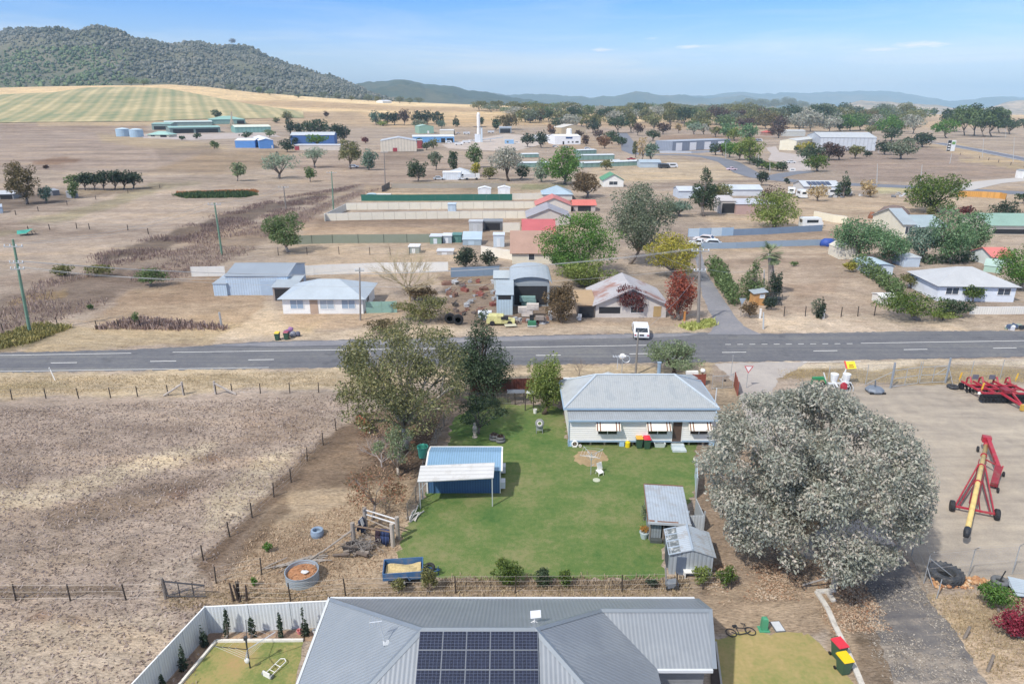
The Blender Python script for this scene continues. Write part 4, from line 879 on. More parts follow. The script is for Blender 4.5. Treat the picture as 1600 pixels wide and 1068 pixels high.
# ---- masses nobody could count
rs = np.random.RandomState(8)
def hill_wood():
    R_, C2 = 46, 330; n_ = 48000; V, F = ICO[1]; V = np.array(V); F = np.array(F); out = []; 
    t = rs.rand(n_)**.85*45; c = rs.rand(n_)*(C2-1); i0 = t.astype(int); j0 = c.astype(int)
    fi, fj = (t-i0)[:, None], (c-j0)[:, None]
    p = HV[i0, j0]*(1-fi)*(1-fj)+HV[i0+1, j0]*fi*(1-fj)+HV[i0, j0+1]*(1-fi)*fj+HV[i0+1, j0+1]*fi*fj
    px = 800+FPX*p[:, 0]/(p[:, 1]*CT); keep = (px > -250) & (px < 640)
    gap = np.array([mnoise.fractal(Vector((a[0]*.004, a[1]*.004, 3)), 1, 2, 4) for a in p]); keep &= (gap > -.3) | (rs.rand(n_) < .22)
    p = p[keep]; px = px[keep]; k = len(p)
    s_ = ((2.0+3.4*rs.rand(k)**1.7)*(1+.5*np.clip(gap[keep], -.5, .8)))[:, None]; sc = np.concatenate([s_, s_, s_*(.8+.5*rs.rand(k)[:, None])], 1)
    vs = p[:, None, :]+V[None]*sc[:, None, :]*(1+.22*rs.normal(size=(k, len(V), 1))); vs[:, :, 2] += (sc[:, 2]*.55)[:, None]
    fs = F[None]+(np.arange(k)*len(V))[:, None, None]
    pine = (px < 235) & (p[:, 2] < 185) & (rs.rand(k) < .85) & (px < 150+rs.rand(k)*90)
    return vs, fs, pine
vs, fs, pine = hill_wood()
for nm, msk, mt in (('woodland', ~pine, leaf_mat('6f7166', '928d80', '4b5048', trans=.2, nscale=.008)), ('pine_woodland', pine, leaf_mat('5b6b4c', '7f8a60', '46573f', trans=.1, nscale=.03))):
    v2 = vs[msk].reshape(-1, 3); k = msk.sum(); V = ICO[1][0]; f2 = (np.array(ICO[1][1])[None]+(np.arange(k)*len(V))[:, None, None]).reshape(-1, 3)
    me = np_mesh(nm, v2, f2, smooth=False); me.materials.append(mt); tag(link(nm, me), kind='stuff')
def tufts(name, n_, region, h, m, aspect=4, spread=.25, patch=None, cards=3, curve=.3):
    """upright grass or weed cards scattered in a pixel polygon of the photograph"""
    xs = [p[0] for p in region]; yy = [p[1] for p in region]; pts = [G(*p) for p in region]; X0, X1 = min(p.x for p in pts), max(p.x for p in pts); Y0, Y1 = min(p.y for p in pts), max(p.y for p in pts)
    x = rs.uniform(X0, X1, n_*3); y = rs.uniform(Y0, Y1, n_*3); z = ground_z(x, y)
    m_ = poly_mask(x, y, [(p.x, p.y) for p in pts], .3) > .5
    if patch: m_ &= np.array([mnoise.noise(Vector((a*patch, b*patch, 9.0))) for a, b in zip(x, y)]) > -.05
    x, y, z = x[m_][:n_], y[m_][:n_], z[m_][:n_]; k = len(x); x = np.repeat(x, cards); y = np.repeat(y, cards); z = np.repeat(z, cards); k *= cards
    x = x+rs.normal(size=k)*spread; y = y+rs.normal(size=k)*spread; a = rs.rand(k)*6.283; H_ = h*(.5+.8*rs.rand(k)); W_ = H_/aspect; lx, ly = rs.normal(size=k)*curve*H_, rs.normal(size=k)*curve*H_
    ca, sa = np.cos(a)*W_/2, np.sin(a)*W_/2
    q = np.stack([np.stack([x-ca, y-sa, z-.02], 1), np.stack([x+ca, y+sa, z-.02], 1), np.stack([x+ca*.5+lx, y+sa*.5+ly, z+H_], 1), np.stack([x-ca*.5+lx, y-sa*.5+ly, z+H_], 1)], 1).reshape(-1, 3)
    o = cards_mesh(name, q, m); return tag(o, kind='stuff')
weed_m = leaf_mat('917d75', 'b3a094', '6d5c56', trans=.2); straw_m = leaf_mat('b0a083', 'c6b696', '948468', trans=.3); tus_m = leaf_mat('a3948a', 'b3a498', '8c7d73', trans=.3)
tufts('dry_weeds', 4200, [(140, 402), (240, 370), (350, 332), (440, 309), (562, 289), (470, 328), (380, 356), (270, 398), (160, 420)], .5, leaf_mat('7d6a64', '9c8982', '63524f', trans=.2), 5, .8, .12)
tufts('dry_weeds', 5200, [(-40, 520), (60, 440), (210, 412), (330, 375), (470, 332), (560, 298), (600, 294), (520, 322), (480, 347), (400, 387), (350, 412), (330, 425), (200, 458), (90, 503), (0, 545)], .42, weed_m, 4, .6, .06)
tufts('dry_weeds', 1500, [(-60, 545), (60, 508), (110, 512), (50, 535), (-60, 556)], .5, leaf_mat('8f8a58', 'b3a36c', '6f6c44', trans=.15), 3, .3)
tufts('dry_grass', 9000, [(-40, 640), (535, 618), (550, 640), (335, 860), (300, 1100), (-40, 1100)], .11, tus_m, .9, .3, cards=2, curve=.8)
tufts('dry_grass', 2600, [(0, 590), (530, 580), (530, 602), (0, 618)], .09, straw_m, 1.3, .25)
tufts('dry_grass', 1100, [(260, 925), (1080, 915), (1080, 932), (270, 950)], .11, straw_m, 1.4, .2)
tufts('dry_grass', 700, [(690, 905), (1075, 904), (1075, 919), (690, 920)], .2, leaf_mat('9b8c78', 'bba98c', '776858', trans=.15), 3, .2)
tufts('dry_grass', 2600, [(400, 830), (640, 760), (615, 890), (480, 925), (330, 915)], .09, leaf_mat('b39c84', 'c6b096', '9b846c', trans=.3), 1.2, .3, curve=.8)
tufts('dry_grass', 900, [(1445, 930), (1600, 920), (1640, 1060), (1550, 1060)], .11, straw_m, 1.4, .25)
tufts('dry_grass', 1500, [(1215, 577), (1600, 575), (1600, 596), (1290, 600), (1225, 592)], .09, leaf_mat('a8935f', 'c4ae7c', '82744c', trans=.15), 2, .25)
tufts('dry_grass', 500, [(1060, 510), (1112, 500), (1118, 508), (1080, 516)], .35, leaf_mat('a5ad62', 'c0bd7c', '7d8248', trans=.15), 2, .25)
tufts('dry_grass', 700, [(210, 497), (330, 508), (360, 512), (350, 516), (150, 514)], .5, weed_m, 3, .3)
tufts('reeds', 1500, [(272, 305), (300, 302), (390, 301), (402, 305), (380, 309), (290, 310)], .8, leaf_mat('43573a', '5f6e44', '334a34', trans=.15), 3, .4)
tufts('reeds', 500, [(270, 302), (400, 298), (402, 301), (300, 303)], .7, leaf_mat('a06a45', 'b98a5c', '7d5238', trans=.1), 3, .4)
def litter(name, n_, region, size, m):
    pts = [G(*p) for p in region]; x = rs.uniform(min(p.x for p in pts), max(p.x for p in pts), n_*3); y = rs.uniform(min(p.y for p in pts), max(p.y for p in pts), n_*3)
    k_ = poly_mask(x, y, [(p.x, p.y) for p in pts], .3) > rs.rand(n_*3)*.9+.05; k_ &= np.array([mnoise.noise(Vector((a*.45, b*.45, 5.0))) for a, b in zip(x, y)]) > rs.normal(size=n_*3)*.25-.05
    x, y = x[k_][:n_], y[k_][:n_]; k = len(x); a = rs.rand(k)*6.283; L = size*(.5+rs.rand(k)); u = np.stack([np.cos(a)*L, np.sin(a)*L, rs.normal(size=k)*.25*L], 1); v = np.stack([-np.sin(a)*L*.4, np.cos(a)*L*.4, rs.normal(size=k)*.2*L], 1); c = np.stack([x, y, np.full(k, .06)], 1)
    q = np.stack([c-u*.5, c+v*.5, c+u*.5, c-v*.5], 1).reshape(-1, 3); return tag(cards_mesh(name, q, m), kind='stuff')
litter('leaf_litter', 8000, [(1090, 880), (1260, 880), (1345, 905), (1400, 985), (1300, 990), (1275, 935), (1105, 945)], .13, leaf_mat('a38a72', 'b9ab98', '8a6148', trans=.05))
litter('leaf_litter', 2600, [(1330, 880), (1440, 905), (1500, 1000), (1530, 1068), (1380, 1068), (1340, 960)], .12, leaf_mat('958d82', 'aca498', '7f7468', trans=.05))
litter('leaf_litter', 1800, [(560, 660), (690, 650), (650, 750), (560, 760)], .2, leaf_mat('8a705c', 'a89078', '6a5244', trans=.05))
# ------------------------------------------------------------------ generic building
def roof_mb(kind, W, D, h, pitch, ov, t=.08, ovy=None):
    mb = MB(); tp = math.tan(rad(pitch)); oy = ov if ovy is None else ovy
    if kind == 'gable_x':
        z = h-oy*tp; R = h+D/2*tp
        mb.slab([(-ov, -oy, z), (W+ov, -oy, z), (W+ov, D/2, R), (-ov, D/2, R)], t); mb.slab([(-ov, D/2, R), (W+ov, D/2, R), (W+ov, D+oy, z), (-ov, D+oy, z)], t)
    elif kind == 'gable_y':
        z = h-ov*tp; R = h+W/2*tp
        mb.slab([(-ov, -oy, z), (W/2, -oy, R), (W/2, D+oy, R), (-ov, D+oy, z)], t); mb.slab([(W/2, -oy, R), (W+ov, -oy, z), (W+ov, D+oy, z), (W/2, D+oy, R)], t)
    elif kind == 'hip':
        z = h-ov*tp; m = min(W, D)/2; R = h+m*tp
        a, b, c, d = (-ov, -ov, z), (W+ov, -ov, z), (W+ov, D+ov, z), (-ov, D+ov, z)
        if W >= D:
            e, f = (m, D/2, R), (W-m, D/2, R)
            for q in ((a, b, f, e), (b, c, f), (c, d, e, f), (d, a, e)): mb.slab(q, t)
        else:
            e, f = (W/2, m, R), (W/2, D-m, R)
            for q in ((a, b, e), (b, c, f, e), (c, d, f), (d, a, e, f)): mb.slab(q, t)
    elif kind == 'skill':      # rises away from the front
        mb.slab([(-ov, -oy, h-oy*tp), (W+ov, -oy, h-oy*tp), (W+ov, D+oy, h+(D+oy)*tp), (-ov, D+oy, h+(D+oy)*tp)], t)
    elif kind == 'skill_x':    # rises to the right
        mb.slab([(-ov, -oy, h-ov*tp), (W+ov, -oy, h+(W+ov)*tp), (W+ov, D+oy, h+(W+ov)*tp), (-ov, D+oy, h-ov*tp)], t)
    elif kind == 'arch':
        n_ = 10
        for i in range(n_):
            a0, a1 = math.pi*i/n_, math.pi*(i+1)/n_; f_ = lambda a: ((W/2+ov)*(1-math.cos(a))-ov, h+math.sin(a)*W*.5*tp)
            (x0, z0), (x1, z1) = f_(a0), f_(a1); mb.slab([(x0, -oy, z0), (x1, -oy, z1), (x1, D+oy, z1), (x0, D+oy, z0)], t)
    else:
        mb.box(-ov, -oy, h, W+ov, D+oy, h+.18)
    return mb
def wall_mb(kind, W, D, h, pitch, z0=0):
    tp = math.tan(rad(pitch)); mb = MB(); e = .02
    if kind == 'gable_x': mb.profile_x([(0, z0), (D, z0), (D, h-e), (D/2, h+D/2*tp-e-.08), (0, h-e)], 0, W)
    elif kind == 'gable_y': mb.profile_y([(0, z0), (W, z0), (W, h-e), (W/2, h+W/2*tp-e-.08), (0, h-e)], 0, D)
    elif kind == 'skill': mb.profile_x([(0, z0), (D, z0), (D, h+D*tp-.1), (0, h-.1)], 0, W)
    elif kind == 'skill_x': mb.profile_y([(0, z0), (W, z0), (W, h+W*tp-.1), (0, h-.1)], 0, D)
    elif kind == 'arch': mb.profile_y([(0, z0), (W, z0)]+[(W/2*(1+math.cos(a)), h+math.sin(a)*(W*.5*tp)-.1) for a in np.linspace(0, math.pi, 9)], 0, D)
    else: mb.box(0, 0, z0, W, D, h-e)
    return mb
white = M('eceae4', .5, .05, 2); dark_m = M('2b2c30', .8, .2, 1); frame_w = M('f0efea', .5, .04, 3)
def opening(o, kind, face, a0, z0, a1, z1, W, D, mat_=None, frame=None):
    """window, door, roller door or dark panel standing for bay shade on a wall; a0..a1 metres along that wall"""
    def bx(mb, u0, v0, u1, v1, d0, d1):
        if face == 'F': mb.box(u0, -d1, v0, u1, -d0, v1)
        elif face == 'B': mb.box(u0, D+d0, v0, u1, D+d1, v1)
        elif face == 'R': mb.box(W+d0, u0, v0, W+d1, u1, v1)
        else: mb.box(-d1, u0, v0, -d0, u1, v1)
        return mb
    if kind == 'window':
        f = .07; mb = MB()
        for r in ((a0-f, z0-f, a1+f, z0), (a0-f, z1, a1+f, z1+f), (a0-f, z0, a0, z1), (a1, z0, a1+f, z1)): bx(mb, *r, .004, .06)
        if a1-a0 > 1.1: bx(mb, (a0+a1)/2-.03, z0, (a0+a1)/2+.03, z1, .004, .05)
        w_ = mb.build('window', frame or frame_w, o); bx(MB(), a0, z0, a1, z1, .003, .025).build('pane', mat_ or glass(), w_); return w_
    nm = {'door': 'door', 'roller': 'roller_door', 'bay': 'bay_shade_panel', 'sign': 'sign_board'}[kind]  # bay: dark panel on the closed wall, painting the shade inside an opening
    return bx(MB(), a0, z0, a1, z1, .004, .04 if kind != 'bay' else .02).build(nm, mat_ or (dark_m if kind == 'bay' else white), o)
def bld(label, fl, fr, D, hp, kind='gable_x', pitch=15, wall='d8d4c8', roof='a9adb2', ov=.3, op=(), name='building', cat='building', z0=0, rw=None, rr=None, wm=None, rm=None, group=None, extra=None, hm=None):
    """fl, fr: front wall foot at photograph pixels; D depth in metres; hp wall height in photograph pixels"""
    A, B = G(*fl), G(*fr); d = B-A; W = math.hypot(d.x, d.y); rz = math.atan2(d.y, d.x)
    h = hm or hp*depth(A)/FPX/math.cos(math.atan2(CAM_H-A.z, A.y))
    o = thing(name, label, cat, A, rz, group)
    ribx = (1, 0, 0, rw) if rw else None
    wall_mb(kind, W, D, h, pitch, z0-.05).build('wall', wm or M(wall, .7, .09, .5, rib=(1, 1, 0, rw) if rw else None), o, fix=True)
    ax = (1, 0, 0) if kind in ('gable_x', 'hip', 'skill') else (0, 1, 0)
    roof_mb(kind, W, D, h, pitch, ov).build('roof', rm or M(roof, .5, .09, .35, rib=(*ax, rr) if rr else None, metal=.1), o)
    for q in op:
        k, face, a0, v0, a1, v1 = q[:6]; L = W if face in 'FB' else D
        opening(o, k, face, a0*L, v0*h, a1*L, v1*h, W, D, q[6] if len(q) > 6 else None, q[7] if len(q) > 7 else None)
    if extra: extra(o, W, D, h)
    return o
# ------------------------------------------------------------------ weatherboard house
zinc = M('abb0b2', .5, .12, .9, metal=.05, rib=(1, 0, 0, .19), ribamp=.1, dirt=('8e969c', .55, .9)); zinc_y = M('b9bec0', .5, .1, .9, metal=.05, rib=(0, 1, 0, .19), ribamp=.1, dirt=('9aa2a8', .4, .7))
zinc_d = M('9fa5a9', .5, .12, .9, metal=.05, rib=(1, 0, 0, .19), ribamp=.14); trim = M('9cb4c8', .5, .06, 2); board_m = M('f6f5f1', .55, .04, 2, rib=(0, 0, 1, .19), ribamp=.07)
HA = G(889, 697); W, D = 12.95, 8.6
ho = thing('weatherboard_house', 'white weatherboard house with hipped zinc roof and striped awnings on the lawn', 'house', HA)
z0, zs, zw = .5, 2.7, 3.1
MB().profile_x([(0, z0), (D, z0), (D, zw), (1.7, zw-.12), (0, zs-.04)], 0, W).build('wall', board_m, ho, fix=True)
mb = MB()
for x in (.1, 4.65, W-.35): mb.box(x-.18, -.02, -.02, x+.24, .4, z0-.003)
mb.build('stump', M('a9cbe6', .6, .08, 3), ho)
mb = MB()
for i in range(10): mb.box(.6+i*1.25, .25, -.02, .75+i*1.25, .4, z0-.003)
for i in range(8): mb.box(.6+i*1.6, 3, -.02, .75+i*1.6, 3.15, z0-.003)
mb.build('stump', M('b9a894', .9, .2, 3), ho)
MB().box(0, -.03, z0-.06, W, -.003, z0+.1).build('base_board', trim, ho)
MB().slab([(-.12, -.3, zs-.02), (W+.12, -.3, zs-.02), (W+.12, 1.5, zw-.16), (-.12, 1.5, zw-.16)], .06).build('lean_to_roof', zinc_d, ho)
MB().box(-.14, -.4, zs-.12, W+.14, -.3, zs+.0).build('gutter', trim, ho)
rx0, rx1, ry0, ry1, ze, zr = -.4, W+.35, 1.15, 7.4, zw+.08, 5.12; rm_ = (ry0+ry1)/2; k = (ry1-ry0)/2
e1, e2 = (rx0+k, rm_, zr), (rx1-k-.3, rm_, zr); a, b, c, d = (rx0, ry0, ze), (rx1, ry0, ze), (rx1, ry1, ze), (rx0, ry1, ze)
rf = MB(); 
for q in ((a, b, e2, e1), (c, d, e1, e2)): rf.slab(q, .06)
rf = rf.build('roof', zinc, ho)
MB().slab((d, a, e1), .06).build('hip_end', zinc_y, rf); MB().slab((b, c, e2), .06).build('hip_end', zinc_y, rf)
mb = MB()
for p, q in ((e1, e2), (a, e1), (d, e1), (b, e2), (c, e2)): mb.tube([Vector(p)+Vector((0, 0, .03)), Vector(q)+Vector((0, 0, .03))], .09, 5)
mb.build('ridge_cap', M('bfcad2', .45, .06, 2), rf)
mb = MB(); mb.box(rx0-.1, ry0-.1, ze-.14, rx1+.1, ry0-.003, ze-.02).box(rx0-.1, ry0, ze-.14, rx0-.003, ry1, ze-.02).box(rx1+.003, ry0, ze-.14, rx1+.1, ry1, ze-.02); mb.build('gutter', trim, ho)
mb = MB(); mb.slab([(2.0, 7.3, 2.5), (4.6, 7.3, 3.3), (4.6, 9.6, 3.3), (2.0, 9.6, 2.5)], .06).slab([(4.6, 7.3, 3.3), (7.4, 7.3, 2.4), (7.4, 9.6, 2.4), (4.6, 9.6, 3.3)], .06); mb.build('front_gable_roof', zinc_y, ho)
MB().profile_y([(2.5, .5), (7.0, .5), (7.0, 2.4), (4.6, 3.15), (2.5, 2.5)], D, 9.4).build('front_gable_wall', board_m, ho, fix=True)
MB().box(.2, D, .35, W, 10.2, .5).slab([(7.6, D-.4, 3.2), (W+.3, D-.4, 3.2), (W+.3, 10.4, 2.7), (7.6, 10.4, 2.7)], .05).build('verandah', zinc, ho)
MB().lathe([(.17, 4.6), (.17, 5.75), (.21, 5.75), (.21, 5.85), (.0, 5.9)], 12, (8.75, 5.6, 0)).build('flue_pipe', M('a9bccb', .3, .1, 3, metal=.5), ho)
mb = MB(); mb.tube([(4.9, 6.0, 5.0), (4.9, 6.0, 6.3)], .03, 5)
for x in (4.5, 4.75, 5.0, 5.3, 5.6): mb.tube([(x, 6.0-.3, 6.25), (x, 6.0+.35, 6.25)], .025, 4)
mb.tube([(4.4, 6, 6.25), (5.7, 6, 6.25)], .03, 5); mb.tube([(5.7+.35*math.cos(t), 6.0, 6.0+.35*math.sin(t)) for t in np.linspace(0, 6.28, 12)], .03, 4); mb.build('aerial', M('d6d8da', .4, .05, 2, metal=.4), ho)
mb = MB(); mb.tube([(W+.05, 1.4, 3.0), (W+.05, 1.4, 5.0)], .05, 6); mb.build('aerial', M('cfd2d4', .4, .05, 2), ho)
awn_m = M('efe9dc', .7, .05, 2); awn_s = M('7d5138', .7, .1, 2)
for x0, x1 in ((2.35, 4.35), (6.75, 8.75), (10.45, 12.3)):
    wn = MB()
    for r in ((x0+.1, 1.15, x1-.1, 1.22), (x0+.1, 2.3, x1-.1, 2.37), (x0+.1, 1.22, x0+.17, 2.3), (x1-.17, 1.22, x1-.1, 2.3), ((x0+x1)/2-.03, 1.22, (x0+x1)/2+.03, 2.3)): wn.box(r[0], -.05, r[1], r[2], -.004, r[3])
    wn = wn.build('window', frame_w, ho); MB().box(x0+.17, -.03, 1.22, x1-.17, -.003, 2.3).build('pane', glass('2a2c30'), wn)
    aw = MB().slab([(x0-.08, -.06, 2.5), (x1+.08, -.06, 2.5), (x1+.08, -.7, 1.86), (x0-.08, -.7, 1.86)], .03).add([(x0-.08, -.06, 2.47), (x0-.08, -.7, 1.83), (x0-.08, -.06, 1.83)], [(0, 1, 2)]).add([(x1+.08, -.06, 2.47), (x1+.08, -.7, 1.83), (x1+.08, -.06, 1.83)], [(0, 1, 2)]).build('awning', awn_m, ho)
    mb = MB()
    for u in (x0-.02, x0+.24, x1-.36, x1-.1): mb.slab([(u, -.055, 2.515), (u+.1, -.055, 2.515), (u+.1, -.71, 1.872), (u, -.71, 1.872)], .01)
    mb.build('stripe', awn_s, aw)
dr = MB().box(8.98, -.05, z0, 9.05, -.004, 2.45).box(9.85, -.05, z0, 9.92, -.004, 2.45).box(8.98, -.05, 2.45, 9.92, -.004, 2.52).build('door_frame', frame_w, ho)
MB().box(9.05, -.035, z0, 9.85, -.005, 2.45).build('door', M('5a473e', .8, .15, 3), ho)
mb = MB(); mb.box(8.95, -1.1, 0, 10.15, -.45, .17).box(9.0, -.45, 0, 10.1, -.04, .34); mb.build('step', M('c3ced0', .9, .1, 2), ho)
MB().box(7.55, -.18, 2.2, 7.72, -.02, 2.32).tube([(7.63, -.1, 2.2), (7.7, -.35, 2.12)], .05, 6).build('wall_lamp', M('6b6d70', .5, .1, 3), ho)
MB().tube([(W+.08, -.05, 0), (W+.08, -.05, 2.5), (W+.05, .9, 3.0)], .05, 6).tube([(-.05, -.05, 0), (-.05, -.05, 2.5)], .04, 6).build('downpipe', trim, ho)
# ------------------------------------------------------------------ long grey metal-roofed house in front
E0 = 2.7; A = Pz(517, 932, E0); Bk = Pz(1085, 937, E0); yb = (A.y+Bk.y)/2; xl = A.x; xr = Bk.x+.05
R1, R2 = 6.0, 2.5; tp = math.tan(rad(29)); yr1, yr2 = yb-R1, yb-R2; zr1, zr2 = E0+R1*tp, E0+R2*tp
rp = lambda px, py, Y, Z: Pz(px, py, Z)
xa, xb = xl+R1, Pz(836, 985, zr1).x; xe = xb+R1; xw = xb+(R1-R2)          # ridge ends, right eave of main roof, where the wing ridge meets
yf1, yf2 = yb-2*R1, yb-2*R2
fh = thing('metal_roofed_house', 'large modern house seen from above, grey corrugated roof with solar panels', 'house', (0, yb, 0))
O = lambda x, y, z: (x, y-yb, z)
def ribm(c, ax): return M(c, .42, .05, .5, metal=.05, rib=(*ax, .2), ribamp=.025, dirt=('a3a8ac', .25, .35))
MB().box(xl+.5, yf1+.6-yb, -.05, xe-.45, -.6, E0-.12).box(xe-.45, yf2+.5-yb, -.05, xr-.6, -.6, E0-.12).build('wall', M('8d8f92', .85, .12, 1.5, rib=(0, 0, 1, .09)), fh, fix=True)
rf = MB().slab([O(xl, yb, E0), O(xr, yb, E0), O(xr-.05, yr2, zr2), O(xw, yr2, zr2), O(xb, yr1, zr1), O(xa, yr1, zr1)], .05).slab([O(xl, yf1, E0), O(xe, yf1, E0), O(xb, yr1, zr1), O(xa, yr1, zr1)], .05)
rf.slab([O(xw, yr2, zr2), O(xr-.05, yr2, zr2), O(xr-.4, yf2, E0), O(xe, yf2, E0)], .05)
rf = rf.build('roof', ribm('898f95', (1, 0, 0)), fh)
MB().slab([O(xl, yb, E0), O(xa, yr1, zr1), O(xl, yf1, E0)], .05).build('hip_end', ribm('8f969c', (0, 1, 0)), rf)  # left hip: lighter copy of the roof tone, sun side put into colour
MB().slab([O(xe, yf2, E0), O(xw, yr2, zr2), O(xb, yr1, zr1), O(xe, yf1, E0)], .05).build('hip_end', ribm('858b92', (0, 1, 0)), rf)  # right hip: darker copy of the roof tone, shaded side put into colour
cap = M('8c949b', .4, .05, 1, metal=.3)
def ridge(mb, p, q, w_=.17):
    p, q = Vector(p)+Vector((0, 0, .05)), Vector(q)+Vector((0, 0, .05)); d = (q-p).normalized(); s_ = d.cross(Vector((0, 0, 1))).normalized()*w_; dn = Vector((0, 0, -.085))
    mb.add([p-s_+dn, p, p+s_+dn, q-s_+dn, q, q+s_+dn], [(0, 1, 4, 3), (1, 2, 5, 4)])
mb = MB()
for p, q in ((O(xa, yr1, zr1), O(xb, yr1, zr1)), (O(xl, yb, E0), O(xa, yr1, zr1)), (O(xl, yf1, E0), O(xa, yr1, zr1)), (O(xb, yr1, zr1), O(xw, yr2, zr2)), (O(xb, yr1, zr1), O(xe, yf1, E0)), (O(xw, yr2, zr2), O(xr-.05, yr2, zr2))): ridge(mb, p, q)
mb.build('ridge_cap', cap, rf)
g = MB().box(xl-.1, .0, E0-.14, xr, .12, E0+.02).box(xl-.14, yf1-yb, E0-.14, xl-.02, .12, E0+.02).box(xe, yf2-yb-.12, E0-.14, xr-.4, yf2-yb, E0+.02); g.build('gutter', M('d3d7da', .4, .05, 2), fh)
mb = MB(); mb.slab([O(xr+.0, yb, E0+.02), O(xr+.22, yb, E0+.02), O(xr+.15, yr2, zr2+.03), O(xr-.07, yr2, zr2+.03)], .07).slab([O(xr-.07, yr2, zr2+.03), O(xr+.15, yr2, zr2+.03), O(xr-.18, yf2, E0+.02), O(xr-.4, yf2, E0+.02)], .07); mb.build('barge_cap', cap, rf)
opening_w = MB().box(xr-.6, yf2+1.0-yb, 1.0, xr-.55, yf2+2.4-yb, 2.1).build('window', frame_w, fh)
# solar panels lie on the slope that faces the viewer
sl = math.atan(tp); cell = bpy.data.materials.new('solar_cells'); nt, n, l, b = nodes_of(cell); tcs = n.new('ShaderNodeTexCoord').outputs['Object']
spx = n.new('ShaderNodeSeparateXYZ'); l.new(tcs, spx.inputs[0])
def gridline(o_, period, w_):
    fr = math_node(n, l, 'FRACT', math_node(n, l, 'ADD', math_node(n, l, 'DIVIDE', o_, period), 50.0)); return math_node(n, l, 'LESS_THAN', fr, w_)
gl = math_node(n, l, 'MAXIMUM', gridline(spx.outputs['X'], .17, .09), gridline(spx.outputs['Y'], .13, .11))
l.new(mix_col(n, l, gl, ramp(n, l, noise(n, l, tcs, 9, 2), [(.3, lin('141929')), (.7, lin('20283f'))]), lin('4d5468')), b.inputs['Base Color']); b.inputs['Roughness'].default_value = .18; b.inputs['Coat Weight'].default_value = .4
alu = M('9a9fa5', .35, .05, 3, metal=.6)
pw, ph = 1.06, .81; tl = Pz(660, 988, zr1-.25)
def panel(col_, rw_):
    o = link('solar_panel', None, fh); return o
for r_ in range(4):
    for c_ in range(5):
        s0 = .16+r_*(ph+.012)+ph/2; x = xa-.1+c_*(pw+.008)+pw/2
        p = Vector(O(x, yr1-s0*math.cos(sl), zr1-s0*math.sin(sl)))+Vector((0, -math.sin(sl), math.cos(sl)))*.10
        fr = MB().box(-pw/2, -ph/2, -.02, pw/2, -ph/2+.015, .022).box(-pw/2, ph/2-.015, -.02, pw/2, ph/2, .022).box(-pw/2, -ph/2+.015, -.02, -pw/2+.012, ph/2-.015, .022).box(pw/2-.012, -ph/2+.015, -.02, pw/2, ph/2-.015, .022).build('solar_panel', alu, fh, p)
        fr.rotation_euler = (sl, 0, 0); MB().box(-pw/2+.012, -ph/2+.015, -.015, pw/2-.012, ph/2-.015, .016).build('cells', cell, fr)
mb = MB(); az = 5.2
for _ in range(9): pq = Pz(602, 1006, az); az = E0+(pq.x-xl)*tp
P = Vector(O(*pq))+Vector((0, 0, .1)); b0 = P+Vector((0, 0, -.1)); t0 = P+Vector((-.25, .15, 1.05)); mb.tube([b0, t0], .028, 6); mb.tube([t0+Vector((-.45, 0, -.05)), t0+Vector((.15, 0, .05))], .022, 5)
for i in range(5): q = t0+Vector((-.42+i*.13, 0, -.04+.01*i)); mb.tube([q+Vector((0, -.06, -.32+.03*i)), q+Vector((0, .06, .32-.03*i))], .016, 4)
mb.obox(b0+Vector((.05, 0, .08)), (.3, .25, .06), .3, .3); mb.build('aerial', M('d0d4d7', .35, .05, 2, metal=.5), rf)
P = Vector(O(*Pz(835, 975, 5.3))); P.z = 5.6; mb = MB().tube([P+Vector((0, 0, -.5)), P+Vector((0, 0, .2))], .04, 6).tube([P+Vector((0, 0, -.1)), P+Vector((-.6, 0, -.35))], .015, 4).tube([P+Vector((0, 0, -.1)), P+Vector((.5, 0, -.35))], .015, 4); mb.obox(P+Vector((.05, 0, .3)), (.5, .06, .34), .15, -.35); mb.build('satellite_dish', M('eff0f1', .4, .03, 2), rf)
# ------------------------------------------------------------------ blue shed with carport
SA, SB = G(668, 770), G(781, 770); Ws = SB.x-SA.x; Ds = 3.3; hs_ = 2.1
blue_w = M('466a94', .5, .06, 1, rib=(1, 1, 0, .2), ribamp=.18); blue_r = M('85a9c6', .42, .07, .8, rib=(1, 0, 0, .19), ribamp=.16)
o = thing('blue_shed', 'blue corrugated garden shed with a pale carport roof on the lawn', 'shed', SA)
tpp = math.tan(rad(11)); zr = hs_+Ds*.62*tpp
MB().profile_x([(0, -.03), (Ds, -.03), (Ds, hs_+.12), (Ds*.62, zr-.06), (0, hs_-.05)], 0, Ws).build('wall', blue_w, o, fix=True)
MB().slab([(-.1, -.15, hs_-.15*tpp), (Ws+.1, -.15, hs_-.15*tpp), (Ws+.1, Ds*.62, zr), (-.1, Ds*.62, zr)], .05).slab([(-.1, Ds*.62, zr), (Ws+.1, Ds*.62, zr), (Ws+.1, Ds+.15, hs_+.1), (-.1, Ds+.15, hs_+.1)], .05).build('roof', blue_r, o)
mb = MB()
for x in (-.13, Ws+.1): mb.slab([(x, -.17, hs_-.02), (x+.12, -.17, hs_-.02), (x+.12, Ds*.62, zr+.03), (x, Ds*.62, zr+.03)], .09).slab([(x, Ds*.62, zr+.03), (x+.12, Ds*.62, zr+.03), (x+.12, Ds+.17, hs_+.13), (x, Ds+.17, hs_+.13)], .09)
mb.box(Ws, 0, 0, Ws+.06, .08, hs_-.06).box(-.06, -.06, 0, .06, -.004, hs_-.06).box(-.1, Ds+.15, hs_+.02, Ws+.1, Ds+.25, hs_+.12); mb.build('trim', white, o)
